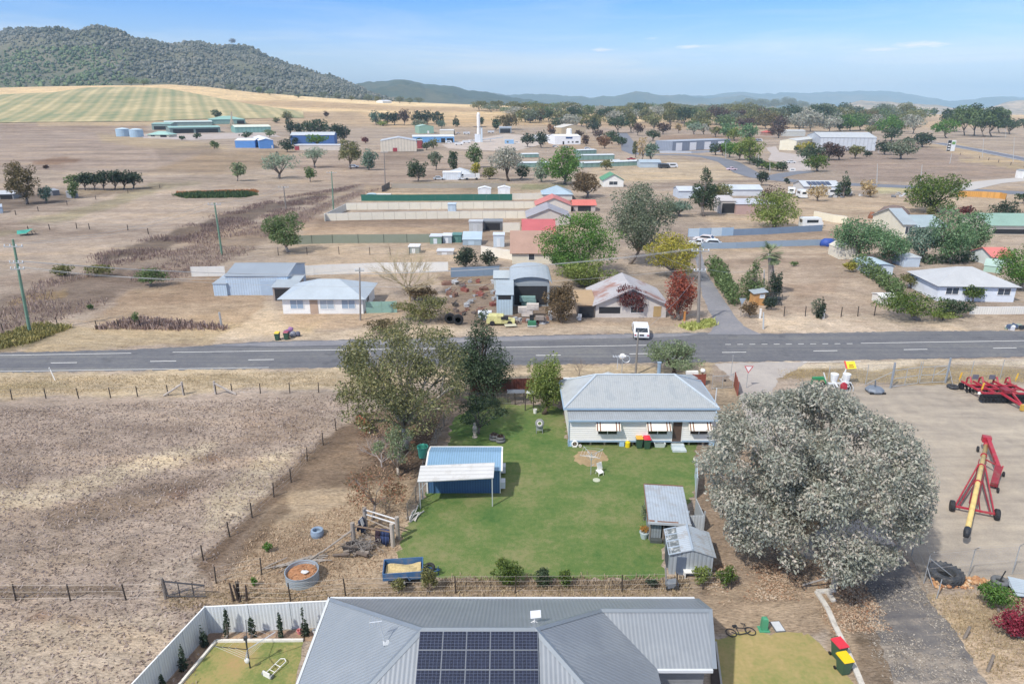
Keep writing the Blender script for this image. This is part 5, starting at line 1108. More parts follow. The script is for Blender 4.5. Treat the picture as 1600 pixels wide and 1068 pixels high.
mb = MB().box(Ws+.004, .9, 0, Ws+.05, 2.6, 1.95).build('roller_door', M('e3e5e6', .5, .05, 2, rib=(0, 0, 1, .1)), o)
for y in (.25, 2.65):
    ac = MB().box(Ws+.03, y, .25, Ws+.42, y+.62, .82).build('air_conditioner', M('dfe1e2', .5, .05, 3), o); MB().lathe([(.2, 0), (.2, .012)], 14, (Ws+.421, y+.31, .54), 'X').build('fan_grille', M('6b6e72', .5, .1, 4), ac)
cr = M('d0d0ce', .55, .06, 1.2, rib=(0, 1, 0, .45), ribamp=.12, dirt=('a59f94', .35, 1.1)); L0, L1, L2, L3 = Pz(652, 752, 2.35), Pz(771, 746, 2.5), Pz(773, 722, 2.75), Pz(657, 727, 2.6)
lo = [Vector((p.x, p.y, p.z))-SA for p in (L0, L1, L2, L3)]; MB().slab(lo, .05).build('carport_roof', cr, o)
for p in ((lo[0]+Vector((.12, .1, 0))), (lo[1]+Vector((-.1, .1, 0))), (lo[0]+Vector((.15, 1.4, .1)))): MB().box(p.x-.04, p.y-.04, -.05, p.x+.04, p.y+.04, p.z-.03).build('post', M('c9cdd0', .4, .06, 3, metal=.3), o)
MB().bar(lo[0]+Vector((.1, .08, -.06)), lo[1]+Vector((-.05, .08, -.06)), .06, .1).bar(lo[0]+Vector((.12, .1, -.8)), lo[0]+Vector((.7, .1, -.07)), .04).build('beam', M('c9cdd0', .4, .06, 3, metal=.3), o)
# ------------------------------------------------------------------ potting shed and garden shed
zincs = M('b9c4ce', .45, .1, 1, metal=.25, rib=(1, 0, 0, .2), ribamp=.13, dirt=('9b8d80', .3, 1.2)); wallz = M('8e979d', .6, .14, 1.2, rib=(1, 1, 0, .2), ribamp=.22, dirt=('6e6a66', .4, 1.0))
PA, PB = G(1013, 843), G(1071, 843); o = thing('potting_shed', 'rusty-edged zinc shed with flat sloping roof and open front', 'shed', PA, -.11); Wp = PB.x-PA.x; Dp = 4.0
MB().box(0, .0, -.03, .06, Dp, 1.6).box(Wp-.06, 0, -.03, Wp, Dp, 1.6).box(.06, Dp-.06, -.03, Wp-.06, Dp, 1.7).box(.06, .04, -.03, Wp*.32, .1, 1.58).build('wall', wallz, o)
MB().slab([(-.12, -.3, 1.65), (Wp+.15, -.3, 1.65), (Wp+.15, Dp+.2, 1.9), (-.12, Dp+.2, 1.9)], .06).build('roof', zincs, o)
mb = MB().box(-.15, -.36, 1.5, Wp+.18, -.3, 1.69).build('fascia', M('b9bec2', .5, .1, 2), o)
MB().slab([(-.17, -.3, 1.7), (-.12, -.3, 1.7), (-.12, Dp+.2, 1.95), (-.17, Dp+.2, 1.95)], .08).box(-.12, Dp+.2, 1.8, Wp+.15, Dp+.25, 1.96).box(-.05, -.24, 1.656, .3, -.1, 1.69).box(.5, -.27, 1.656, 1.9, -.15, 1.69).build('rusty_edge', M('84604c', .9, .3, 3), o)
for x in (.03, Wp*.36, Wp-.1): MB().box(x, -.02, -.03, x+.09, .03, 1.58).build('post', M('8b8178', .9, .2, 3), o)
mb = MB(); mb.box(.1, -.35, .0, .9, .0, .22).box(1.0, -.4, 0, 1.35, -.1, .3); mb.build('trough', M('4d5352', .8, .2, 3), o)
MB().box(Wp*.4, .3, .6, Wp-.1, .9, .68).box(Wp*.42, .35, 0, Wp*.42+.06, .85, .6).box(Wp-.2, .35, 0, Wp-.14, .85, .6).build('bench', M('77695c', .9, .2, 2), o)
GA, GB = G(1045, 896), G(1110, 896); o = thing('garden_shed', 'grey corrugated garden shed with clear panels on its left roof slope', 'shed', GA, -.1); Wg = GB.x-GA.x; Dg = 2.5; hg = 1.6
tpg = math.tan(rad(17)); zg = hg+Wg/2*tpg
MB().profile_y([(0, -.03), (Wg, -.03), (Wg, hg), (Wg/2, zg-.07), (0, hg)], 0, Dg).build('wall', M('aeb6bc', .5, .08, 1, metal=.2, rib=(1, 1, 0, .26), ribamp=.2), o, fix=True)
rg = M('c3ccd3', .45, .08, 1, metal=.25, rib=(0, 1, 0, .2), ribamp=.13, dirt=('a3907c', .45, 1.6)); g0 = lambda t, y, dz=0: (Wg/2*t-.15*(1-t), y, hg-.05+(zg-hg+.05)*t+dz)
MB().slab([g0(.52, -.12), g0(1, -.12), g0(1, Dg+.12), g0(.52, Dg+.12)], .04).slab([(Wg+.15, -.12, hg-.05), (Wg+.15, Dg+.12, hg-.05), (Wg/2, Dg+.12, zg), (Wg/2, -.12, zg)], .04).build('roof', rg, o)
for i in range(4):
    y0 = -.12+i*(Dg+.24)/4; y1 = y0+(Dg+.24)/4-.08
    MB().slab([g0(.03, y0+.03), g0(.5, y0+.03), g0(.5, y1), g0(.03, y1)], .02).build('clear_panel', M('6d7374', .3, .3, 4, dirt=('d3d5d3', .8, 3.0)), o)
mb = MB()
for i in range(5): y = -.14+i*(Dg+.24)/4; mb.slab([g0(0, y-.03, .03), g0(.52, y-.03, .03), g0(.52, y+.05, .03), g0(0, y+.05, .03)], .05)
mb.slab([g0(.0, -.12, .025), g0(.03, -.12, .025), g0(.03, Dg+.12, .025), g0(.0, Dg+.12, .025)], .05); mb.tube([(Wg/2, -.13, zg+.01), (Wg/2, Dg+.13, zg+.01)], .08, 6); mb.build('trim', M('b3c0cc', .45, .06, 2, metal=.2), o)
MB().box(.42, -.03, 0, 1.02, -.004, 1.35).build('door', M('5b6779', .5, .1, 2), o); MB().box(-.1, .6, .0, -.004, 1.6, 1.5).build('side_door', M('4a4f55', .7, .15, 2), o)
sf = G(1098, 828); o = thing('sheet_fence', 'pale grey corrugated sheet screen behind the garden shed', 'fence', G(1072, 832)); sw = (G(1098, 832)-G(1072, 832)).x
MB().box(0, 0, 0, sw, .05, 1.4).box(sw-.05, .05, 0, sw, 2.2, 1.4).build('panel', M('c3cacf', .5, .08, 1, rib=(1, 0, 0, .2), ribamp=.15), o)
for x in (.05, sw): MB().box(x-.04, -.05, 0, x+.04, -.002, 1.8).build('post', M('b0b5b8', .5, .1, 3), o)
o = thing('sheet_fence', 'short pale blue sheet fence at the lawn edge by the silver gum', 'fence', G(1087, 778))
a_ = Vector((0, 0, 0)); b_ = G(1086, 745)-G(1087, 778); MB().bar(Vector((0, 0, .85)), b_+Vector((0, 0, .85)), .05, 1.7).build('panel', M('bfd0dc', .5, .08, 1), o)
for p in (a_, b_): MB().box(p.x-.05, p.y-.05, 0, p.x+.05, p.y+.05, 1.8).build('post', M('aab0b4', .5, .1, 3), o)
# ------------------------------------------------------------------ houses across the road
bld('big pale blue metal farm shed behind the white house', (356, 461), (452, 461), 9.5, 30, 'gable_x', 12, 'b7c9da', '9aa4ae', .15, [('roller', 'F', .55, 0, .8, .75, M('a9bccf', .5, .05, 1))], name='farm_shed', cat='shed', rw=.4, rr=.4)
bld('low pale blue lean-to at the left end of the big farm shed', (335, 462), (355.5, 462), 8, 19, 'skill', 3, 'b7cbdc', 'a5b0ba', .1, name='lean_to_shed', cat='shed', rw=.4)
bld('carport between the big farm shed and the white house', (428, 470), (462, 470), 5, 22, 'skill', 6, '9b8f86', 'aab4bb', .2, [('bay', 'F', .08, .02, .9, .85)], name='carport', cat='carport')
house_w = M('eeeeea', .6, .05, .8)
bld('small white brick house with pale hipped roof near the bins', (443, 490), (568, 490), 8.5, 26, 'hip', 21, 'eeeeea', 'b5bfc6', .55, [('window', 'F', .1, .32, .26, .82, glass('8fa6bd')), ('door', 'F', .34, .02, .44, .85, M('b7a08c', .7, .1, 2)), ('window', 'F', .47, .3, .64, .82, glass('a9b9c6')), ('window', 'F', .74, .32, .9, .82, glass('93a9be')), ('window', 'R', .3, .35, .5, .8)], name='house', cat='house')
bld('rusty old house with patched iron roof behind the red bushes', (930, 496), (1040, 496), 9, 22, 'gable_y', 24, 'cfc8c0', 'b3aaa6', .5, [('bay', 'F', .05, .3, .35, .75), ('door', 'F', .82, .05, .93, .8, M('b59a6d', .8, .1, 2)), ('window', 'F', .5, .35, .68, .75)], name='house', cat='house', rm=M('b9b6b8', .6, .12, .5, rib=(0, 1, 0, .3), dirt=('9a6a58', .85, .28)))
bld('open lean-to beside the rusty old house', (903, 496), (929, 496), 6, 20, 'skill', 5, '6e655e', 'b59a78', .2, [('bay', 'F', .06, .02, .94, .8)], name='lean_to', cat='shed')
bld('tall curved-roof open hay barn in the junk yard', (800, 478), (858, 478), 9, 36, 'arch', 20, '9aa2a6', 'b3bcc2', .4, [('bay', 'F', .06, .05, .94, .86)], name='hay_barn', cat='barn', rr=.5)
bld('narrow pale tin shed left of the curved-roof barn', (776, 492), (801, 492), 4, 32, 'skill', 14, 'b9ccd6', 'a8b4bc', .15, [('bay', 'F', .1, .75, .9, .95)], name='tin_shed', cat='shed', rw=.4)
bld('pale timber shed left of the narrow tin shed', (772, 458), (797, 458), 5, 24, 'gable_x', 15, 'c9d3d3', 'b5bfc4', .15, name='tin_shed', cat='shed')
bld('cream house with brown tiled roof behind the green tree', (800, 412), (862, 412), 12, 18, 'gable_x', 27, 'ddd6c4', 'b09080', .4, [('window', 'F', .42, .35, .56, .85)], name='house', cat='house')
bld('house with weathered red roof behind the green tree', (818, 378), (866, 378), 10, 13, 'gable_x', 26, 'cfc5b8', 'c0676a', .4, name='house', cat='house')
bld('grey pitched roof house between the two red roofs', (824, 352), (890, 352), 11, 13, 'gable_y', 22, 'c9c1b8', 'a8a4a6', .4, name='house', cat='house')
bld('house with salmon red roof beyond the grey roof', (838, 331), (892, 331), 9, 11, 'gable_y', 22, 'd6cec2', 'd07f72', .4, name='house', cat='house')
bld('small garage with bright salmon roof beside the red roofed house', (896, 330), (930, 330), 7, 10, 'gable_x', 16, 'bdb3aa', 'd4766a', .4, [('bay', 'F', .2, 0, .8, .8)], name='garage', cat='garage')
bld('house with silvery blue hipped roof beyond the salmon roofs', (848, 312), (894, 312), 10, 9, 'hip', 24, 'cfcac2', 'a9bcc8', .4, name='house', cat='house')
bld('white cottage with green roof by the brown tree', (942, 292), (974, 292), 10, 11, 'gable_y', 28, 'eae8e0', '5f9a6e', .4, [('window', 'F', .3, .3, .7, .75)], name='cottage', cat='house')
bld('low corrugated farm sheds beyond the blue fence, open bay', (1125, 334), (1148, 334), 7, 20, 'skill', 5, 'c3bdb6', 'c9c4c0', .2, [('bay', 'F', .1, .05, .95, .8)], name='farm_shed', cat='shed')
bld('long pale tin shed with rusty base beyond the blue fence', (1149, 335), (1210, 335), 7, 16, 'skill', 5, 'b59a92', 'c3c6cc', .2, name='farm_shed', cat='shed')
bld('pale blue outbuilding behind the trees beyond the grey trellis', (1060, 310), (1105, 310), 8, 12, 'gable_x', 14, 'c3ccd6', 'c9cfd6', .3, name='outbuilding', cat='shed')
bld('small white house among trees right of the poplar', (1132, 306), (1190, 306), 8, 10, 'gable_x', 16, 'd0d3d6', 'c5cdd3', .3, name='house', cat='house')
def solar(o, W, D, h):
    for i in range(5): MB().obox((W*.2+i*W*.13, D*.22, h+D*.23*math.tan(rad(16))+.12), (W*.11, D*.3, .06), 0, rad(16)).build('solar_panel', M('33415f', .25, .1, 1), o)
bld('low house with solar panels and pale roof by the caravans', (1256, 300), (1312, 300), 10, 9, 'gable_x', 16, 'cfccc6', 'c3c8cc', .4, [('window', 'F', .2, .3, .4, .8)], name='house', cat='house', extra=solar)
bld('white house with pale hipped roofs and hedge at right', (1463, 470), (1583, 472), 9, 26, 'hip', 22, 'dfe6ee', 'bdbfc0', .5, [('window', 'F', .1, .42, .26, .8, glass('44505e')), ('window', 'F', .77, .42, .93, .8, glass('44505e')), ('window', 'F', .52, .45, .6, .75, glass('44505e'))], name='house', cat='house')
bld('small pale garden shed half hidden by the shrub mass', (1377, 477), (1402, 477), 3, 12, 'gable_x', 12, 'e3e1d8', 'eeeeea', .15, name='garden_shed', cat='shed')
bld('pale blue dome-roofed garage behind the diagonal hedge', (1358, 430), (1394, 430), 6, 13, 'arch', 16, 'c9d6e0', 'b9cdd8', .2, name='garage', cat='garage')
bld('small pale blue shed in front of the weeping trees', (1411, 417), (1436, 417), 4, 14, 'flat', 5, 'bcc9d4', 'cfd6dc', .1, name='garden_shed', cat='shed')
bld('cream house with grey gabled roof behind the weeping trees', (1409, 372), (1425, 372), 14, 22, 'gable_x', 20, 'e3dcc6', 'a5b0b6', .4, [('window', 'F', .2, .3, .8, .8)], name='house', cat='house')
bld('long building with blue-grey roof behind the weeping trees', (1426, 372), (1475, 372), 12, 18, 'gable_x', 16, 'd8d0c0', 'a3b3b8', .4, [('window', 'F', .1, .3, .35, .7), ('window', 'F', .6, .3, .85, .7)], name='house', cat='house')
bld('green roofed cream building at the right edge', (1545, 366), (1640, 367), 12, 15, 'gable_x', 17, 'e0d8c8', '8fae9f', .5, [('bay', 'F', .05, .05, .6, .55)], name='house', cat='house')
bld('pink-red roofed white shed behind the white house', (1548, 416), (1580, 416), 6, 15, 'gable_x', 22, 'dfe5e2', 'd98078', .3, name='garage', cat='garage')
bld('pale green fence-side shed behind the white house roof', (1536, 424), (1562, 427), 4, 10, 'skill', 8, 'a9c6b6', 'b7cfc3', .1, name='garden_shed', cat='shed')
bld('cream tent-shaped shed beside the blue tarpaulin', (1311, 405), (1340, 405), 5, 16, 'gable_y', 30, 'e0d9c6', 'dcd5c2', .1, name='garden_shed', cat='shed')
bld('ochre timber booth with slanted grey roof near the road', (1177, 477), (1195, 477), 1.9, 19, 'skill_x', 8, 'c89a64', 'a9b3ba', .25, [('window', 'F', .5, .62, .85, .88, glass('c9d3da')), ('door', 'F', .12, .02, .45, .8, M('b98a56', .8, .1, 2))], name='timber_booth', cat='hut')
for lb, fl, fr, d_, hp, k, w_, r_ in (
 ('small white garden shed behind the dark green fence, left end', (572, 313), (586, 313), 3, 8, 'arch', 'c9d6da', 'b5cbd2'), ('pink-grey garden shed beside the left white one', (588, 312), (610, 312), 3, 7, 'gable_x', 'c9bdb6', 'd3cdc6'),
 ('white gabled garden shed behind the green fence, left of two', (747, 308), (767, 308), 4, 13, 'gable_y', 'dfe1e2', 'e8eaea'), ('white gabled garden shed behind the green fence, right of two', (778, 307), (797, 307), 4, 13, 'gable_y', 'e3e5e6', 'eceeee'),
 ('grey box shed in the long cream-fenced yard', (733, 363), (754, 363), 3, 16, 'flat', 'b9bcbc', 'c3c6c8'), ('dark open shed in the long cream-fenced yard', (755, 360), (785, 360), 4, 13, 'flat', '6d7071', '8b8e90'),
 ('white shed with green base by the slatted fence', (672, 381), (690, 381), 3, 11, 'flat', '7f9a8a', 'd3dade'), ('pale shed beside the white and green shed', (692, 380), (706, 380), 3, 11, 'flat', 'a9b5bb', 'dde1e4'),
 ('teal green box shed by the slatted fence', (707, 379), (721, 379), 3, 11, 'flat', '4f7a72', '5f8a80'), ('pale blue skillion shed behind the dark round trees', (723, 383), (752, 383), 4, 9, 'skill', '9fb0ba', 'b3c6d2'),
 ('white upright tank shed by the brown roofed house', (771, 386), (788, 386), 3, 18, 'flat', 'c3d0da', 'd6dee4'), ('small white water-tank stand in the bare yard', (639, 396), (655, 396), 2.5, 10, 'flat', '9aa39c', 'e8eae8'),
 ('pale flat stack shed in the bare yard', (683, 398), (708, 398), 2.5, 5, 'flat', 'b9b7b3', 'd6d8d9'), ('pale blue box in the second cream-fenced yard', (700, 333), (712, 333), 3, 13, 'flat', 'b5c6d3', 'c3d2dd'),
 ('tiny white kiosk at the right edge beyond the new street', (1596, 279), (1606, 279), 4, 12, 'gable_y', 'eeece6', '9aa0a4')):
    bld(lb, fl, fr, d_, hp, k, 14, w_, r_, .12, [('bay', 'F', .12, .05, .88, .85)] if 'dark open' in lb else [('door', 'F', .3, .02, .62, .75, M(r_, .6, .05, 1))], name='garden_shed', cat='shed')
# ------------------------------------------------------------------ industry on the plain
bld('cream gabled warehouse with grey roof and red door', (595, 237), (651, 236.5), 26, 16, 'gable_y', 10, 'd9cfbd', 'bfc3c6', .2, [('roller', 'F', .34, 0, .46, .35, M('a03a45', .6, .05, 1)), ('roller', 'L', .3, 0, .5, .5)], name='warehouse', cat='warehouse', rw=2.0)
bld('small maroon annex at the right end of the cream warehouse', (652, 232), (660, 232), 12, 12, 'flat', 5, '9a4a50', 'c9c6c2', .2, name='annex', cat='shed')
bld('low blue shed at the left of the blue pair', (368, 231), (399, 231), 18, 11, 'gable_x', 8, '5f92d0', 'e3e6e8', .2, name='blue_shed', cat='shed')
bld('long blue shed with white gabled roof and annexes', (406, 233), (428, 232.5), 60, 13, 'gable_y', 14, '5f92d0', 'e8eaec', .3, [('door', 'F', .85, 0, .93, .4)], name='blue_shed', cat='shed')
bld('tall blue shed rising behind the long blue shed', (455, 226), (523, 226), 22, 14, 'gable_x', 10, '4a6ea8', 'c6ccd0', .3, name='blue_shed', cat='shed')
bld('low white office with maroon door before the blue sheds', (461, 235), (532, 235), 10, 8, 'flat', 5, 'cfc6bb', 'e3e5e6', .3, [('roller', 'F', .0, 0, .1, .8, M('9a3f4c', .6, .05, 1))], name='office', cat='building')
bld('pale green gabled shed on the works yard', (655, 209), (678, 208.5), 24, 11, 'gable_y', 12, '93b5a0', 'a9c6b4', .2, [('roller', 'F', .55, 0, .68, .4)], name='green_shed', cat='shed')
bld('low cream shed right of the pale green shed', (687, 211), (709, 211), 12, 7, 'gable_x', 8, 'cfc8b6', 'd6d8d6', .2, [('bay', 'R', .2, 0, .8, .7)], name='cream_shed', cat='shed')
bld('blue factory with white roof beside the vehicle yard', (645, 223), (710, 223), 20, 9, 'gable_x', 6, '6fa3d3', 'dfe4e8', .3, [('bay', 'F', .68, 0, .78, .7), ('bay', 'F', .82, 0, .97, .7)], name='blue_factory', cat='factory')
bld('open machinery shed with dark interior beyond the tower', (780, 208), (799, 208), 14, 8, 'skill', 4, '8f9aa3', 'a9b0b8', .2, [('bay', 'F', .08, 0, .92, .82)], name='machinery_shed', cat='shed')
bld('small blue transportable on the works yard', (789, 226), (803, 226), 6, 7, 'flat', 5, '8fb5d6', 'c6d6e3', .1, [('window', 'F', .2, .4, .4, .8)], name='site_hut', cat='hut')
bld('white factory with blue sign and rooftop drum tank', (867, 226), (907, 225.5), 22, 12, 'gable_x', 7, 'eef0f2', 'f2f4f4', .2, [('sign', 'F', .42, .72, .68, .95, M('34507f', .5, .05, 1)), ('door', 'F', .3, 0, .36, .4, dark_m), ('window', 'F', .5, .2, .56, .4, glass('39424d')), ('window', 'F', .66, .2, .72, .4, glass('39424d')), ('window', 'F', .8, .2, .92, .4, glass('39424d'))], name='white_factory', cat='factory',
    extra=lambda o, W, D, h: MB().lathe([(2.2, h+1.0), (2.2, h+5), (1.6, h+5.6), (.01, h+5.9)], 14, (W*.72, D*.6, 0)).build('rooftop_tank', white, o))
bld('white rear annex left of the white factory', (834, 222), (862, 222), 12, 9, 'gable_x', 7, 'e3e6e8', 'eef0f0', .2, name='factory_annex', cat='factory')
bld('tan gabled shed behind the white factory', (877, 210), (915, 209), 20, 10, 'gable_y', 12, 'cbb99a', 'd9d3c6', .2, name='tan_shed', cat='shed')
wr = M('f0f1f2', .5, .04, 1)
bld('long grey storage shed with four white roller doors', (1050, 236), (1140, 232), 16, 14, 'flat', 4, '8e97a6', 'a9b0b8', .1, [('roller', 'F', .06, .0, .16, .85, wr), ('roller', 'F', .29, .0, .4, .85, wr), ('roller', 'F', .54, .0, .65, .85, wr), ('roller', 'F', .78, .0, .89, .85, wr)], name='storage_shed', cat='shed', rw=1.5)
bld('large cream warehouse with long zinc roof, taller part', (1280, 235.5), (1367, 236.5), 44, 20, 'gable_x', 7, 'c6cbd0', 'c3c6c6', .3, [('bay', 'L', .3, .0, .6, .5)], name='warehouse', cat='warehouse', rw=2.5)
bld('lower cream gabled warehouse joined to the large one', (1217, 234.5), (1243, 235.5), 60, 15, 'gable_y', 11, 'e0d9c3', 'd3d3cd', .2, name='warehouse', cat='warehouse')
bld('small shed behind the cream warehouses', (1229, 213), (1258, 213), 15, 8, 'gable_x', 8, 'bfc0ba', 'c9cac6', .2, name='tin_shed', cat='shed')
bld('red roofed house at the edge of the grey-green grove', (1195, 212), (1208, 212), 12, 5, 'hip', 22, 'a58578', 'c05a4c', .4, name='house', cat='house')
for i, (fl, fr, hp, lb) in enumerate((((812, 262), (858, 261), 7, 'pale green storage row partly behind the grey gum'), ((816, 246), (842, 245.5), 5, 'short green storage row furthest back on the left'), ((905, 250), (960, 249), 7, 'pale green storage row right of the big green tree'), ((910, 262), (1000, 258.5), 7, 'front pale green storage row with long white roof'), ((905, 241), (932, 240), 6, 'short green storage row behind the green tree'))):
    bld(lb, fl, fr, 7, hp, 'gable_x', 6, '86a398', 'd6dee0', .2, name='storage_row', cat='shed', rw=3)
bld('grey roofed cottage behind the small white shed', (700, 275), (735, 275), 10, 5, 'hip', 20, 'b5b0aa', 'c3c8cc', 1.2, [('bay', 'F', .0, .0, 1, .7)], name='cottage', cat='house')
bld('small white shed beside the parked ute in the paddock', (692, 281), (720, 281), 6, 11, 'gable_x', 8, 'd9e0e6', 'e3e6e8', .15, name='tin_shed', cat='shed', rw=.8)
bld('grey roofed house beside the curving street', (1000, 262), (1032, 262), 9, 8, 'gable_x', 14, 'b5c3cc', 'a9b8c3', .3, name='house', cat='house')
bld('grey tin shed under the brown tree at the left edge', (-20, 312), (22, 311), 6, 8, 'skill', 5, '8b8d8e', 'c3c6c8', .2, [('bay', 'F', .5, 0, .95, .8)], name='tin_shed', cat='shed')
bld('pale blue tin shed lowest at the left edge', (-24, 335), (5, 333), 4, 10, 'skill', 5, 'a9b8c6', 'b9c6d0', .1, name='tin_shed', cat='shed')
bld('dark grey tin shed between the green bushes', (83, 306), (94, 305), 4, 8, 'skill', 5, '77787c', '9a9da0', .1, name='tin_shed', cat='shed')
bld('grey weathered shed in front of the left windbreak', (112, 310), (123, 309), 4, 9, 'flat', 5, '8d9096', 'b0b4b8', .1, name='tin_shed', cat='shed')
# green roofed works on the rise
teal_r = '9cc3b8'
bld('long open green roofed saleyard shed, front one', (266, 209), (345, 207), 24, 9, 'gable_x', 6, '7c8d88', teal_r, .5, [('bay', 'F', .06, 0, .46, .72), ('bay', 'F', .5, 0, .95, .72)], name='saleyard_shed', cat='shed')
bld('green roofed saleyard shed behind on the left', (238, 203), (268, 203), 22, 9, 'gable_x', 6, '869a94', teal_r, .5, [('bay', 'F', .1, 0, .9, .6)], name='saleyard_shed', cat='shed')
bld('long pale roofed saleyard shed along the rear', (258, 197), (332, 196), 25, 6, 'gable_x', 5, '8ea39c', 'd6e3dc', .5, name='saleyard_shed', cat='shed')
bld('tall green hipped hall above the saleyard', (330, 194), (384, 194), 30, 7, 'hip', 14, '8fb0a6', '94bdb0', .5, [('bay', 'F', .75, 0, .97, .7)], name='hall', cat='hall')
bld('long pale green walled shed right of the saleyard', (368, 208), (424, 207), 30, 9, 'gable_x', 7, '86b0a6', 'e3ead6', .4, name='saleyard_shed', cat='shed', rw=4)
bld('small cream office with green hipped roof before the saleyard', (231, 215), (264, 215), 14, 5, 'hip', 20, 'd6cfb8', 'a3c9be', 1.0, [('window', 'F', .15, .3, .35, .7), ('bay', 'F', .6, .1, .9, .8)], name='office', cat='building')
bld('low cream farm sheds at the foot of the hill', (125, 134), (157, 133.5), 16, 4, 'gable_x', 8, 'd6d3c3', 'e3e3dd', .3, name='farm_shed', cat='shed')
bld('tiny white farmhouse among the pale foothill trees', (22, 133), (32, 133), 10, 3, 'gable_x', 15, 'e6e6e2', 'd3d6d8', .3, name='house', cat='house')
bld('tiny white farmhouse below the hill slope, right of the sheds', (62, 133), (78, 133), 10, 3, 'gable_x', 15, 'd8d3cc', 'c9cdd0', .3, name='house', cat='house')
bld('white farmhouse at the foot of the hill slope', (380, 137), (398, 137), 12, 3, 'gable_x', 15, 'e6e6e0', 'dcdfe0', .3, name='house', cat='house')
bld('pale farmhouse in the hill clearing', (463, 137), (474, 137), 10, 2.5, 'gable_x', 15, 'd6cfc0', 'c9c6c0', .3, name='house', cat='house')
bld('white homestead on the far straw-coloured plain', (598, 161), (612, 161), 15, 3, 'gable_x', 15, 'f0f0ec', 'eceeee', .3, name='house', cat='house')
for i, (x, y) in enumerate(((193, 213), (214, 214))):
    B = G(x, y); r_ = 10*depth(B)/FPX; h = 11*depth(B)/FPX; t_ = thing('water_tank', ('pale blue farm tank left of the saleyard, half hidden one', 'round pale blue water tank left of the saleyard office')[i], 'tank', B)
    MB().lathe([(r_, 0), (r_, h)], 20).build('wall', M('a9c3d6', .5, .08, .3, rib=(0, 0, 1, 1.2)), t_); MB().lathe([(r_*1.03, h), (r_*.5, h+.8), (.01, h+1.2)], 20).build('roof', M('c3d6e0', .5, .05, .3), t_)
# concrete batching tower
B = G(748, 223); mp_ = depth(B)/FPX; o = thing('batching_tower', 'tall white cylindrical batching tower with conveyor and platform', 'tower', B)
MB().lathe([(2.6*mp_, 12*mp_), (2.6*mp_, 42*mp_), (1.2*mp_, 45*mp_)], 14, (0, 0, 0)).build('silo', white, o); MB().box(-6*mp_, -2*mp_, 0, 3*mp_, 3*mp_, 13*mp_).build('plant_base', M('dde3e8', .5, .06, .3), o)
MB().box(-8*mp_, -2*mp_, 23*mp_, 12*mp_, 2*mp_, 24*mp_).build('platform', M('55565a', .7, .1, .3), o); MB().box(3.4*mp_, -1.5*mp_, 0, 6*mp_, 1.5*mp_, 24*mp_).build('side_tank', M('c6d3dc', .5, .06, .3), o)
MB().bar((4*mp_, 0, 4*mp_), (38*mp_, 4, 8*mp_), 1.4*mp_).bar((18*mp_, 2, 0), (18*mp_, 2, 5*mp_), .8*mp_).build('conveyor', M('b9bec2', .6, .1, .3), o)
B = G(365, 202); mp_ = depth(B)/FPX; o = thing('conveyor_stack', 'pale leaning timber conveyor rising above the saleyard roofs', 'conveyor', B); MB().bar((-3*mp_, 0, 0), (0, 0, 26*mp_), 1.6*mp_).bar((-7*mp_, 0, 0), (-1.5*mp_, 0, 16*mp_), 1.3*mp_).bar((2*mp_, 0, 0), (0, 0, 14*mp_), 1.2*mp_).build('frame', M('b5a893', .9, .15, .4), o)
# ------------------------------------------------------------------ fences
wire_m = M('a9a39c', .5, .1, 3, metal=.3); post_dark = M('4a423c', .9, .2, 3); post_wood = M('8b8177', .95, .2, 3); post_steel = M('b9bdbf', .45, .08, 3, metal=.4); post_white = M('dcdcd8', .6, .06, 3)
def wire_fence(label, runs, h=1.2, r=.05, wires=3, pm=None, extra=None, name='wire_fence', wr_=.007, net=None, every=None):
    """runs: list of lists of post feet in photograph pixels"""
    R = [[G(*p) for p in q] for q in runs]; B = R[0][0]; o = thing(name, label, 'fence', B)
    me = MB().tube([(0, 0, -.1), (0, 0, h)], [r, r*.9], 6); first = None; rnd = random.Random(len(label))
    for q in R:
        pts = []; wm_ = MB(); nm = MB()
        for i, p in enumerate(q):
            pts.append(p)
            if every and i < len(q)-1:
                k = int((q[i+1]-p).length/every)
                for j in range(1, k): pts.append(p.lerp(q[i+1], j/k))
        for p in pts:
            if first is None: c = first = me.build('post', pm or post_dark, o, p-B)
            else: c = first.copy(); COL.objects.link(c); c.parent = o; c.location = p-B
            c.rotation_euler = (rnd.uniform(-.05, .05), rnd.uniform(-.05, .05), 0)
        for a, b in zip(pts[:-1], pts[1:]):
            for k in range(wires):
                z = h*(.95-.8*k/max(1, wires-1)) if wires > 1 else h*.9
                wm_.tube([a-B+Vector((0, 0, z)), b-B+Vector((0, 0, z))], wr_, 3, False)
            if net: nm.add([a-B+Vector((0, 0, .02)), b-B+Vector((0, 0, .02)), b-B+Vector((0, 0, h*.96)), a-B+Vector((0, 0, h*.96))], [(0, 1, 2, 3)])
        if wires and len(q) > 1: wm_.build('wire', wire_m, o)
        if net: nm.build('netting', net, o)
    if extra: extra(o, B)
    return o
def struts(*segs, m=None, w_=.16):
    def f(o, B):
        for (a, za), (b, zb) in segs:
            p, q = G(*a)-B, G(*b)-B; p.z += za; q.z += zb; MB().tube([p, q], w_/2, 7).build('strut', m or M('b5aca3', .9, .2, 3), o)
    return f
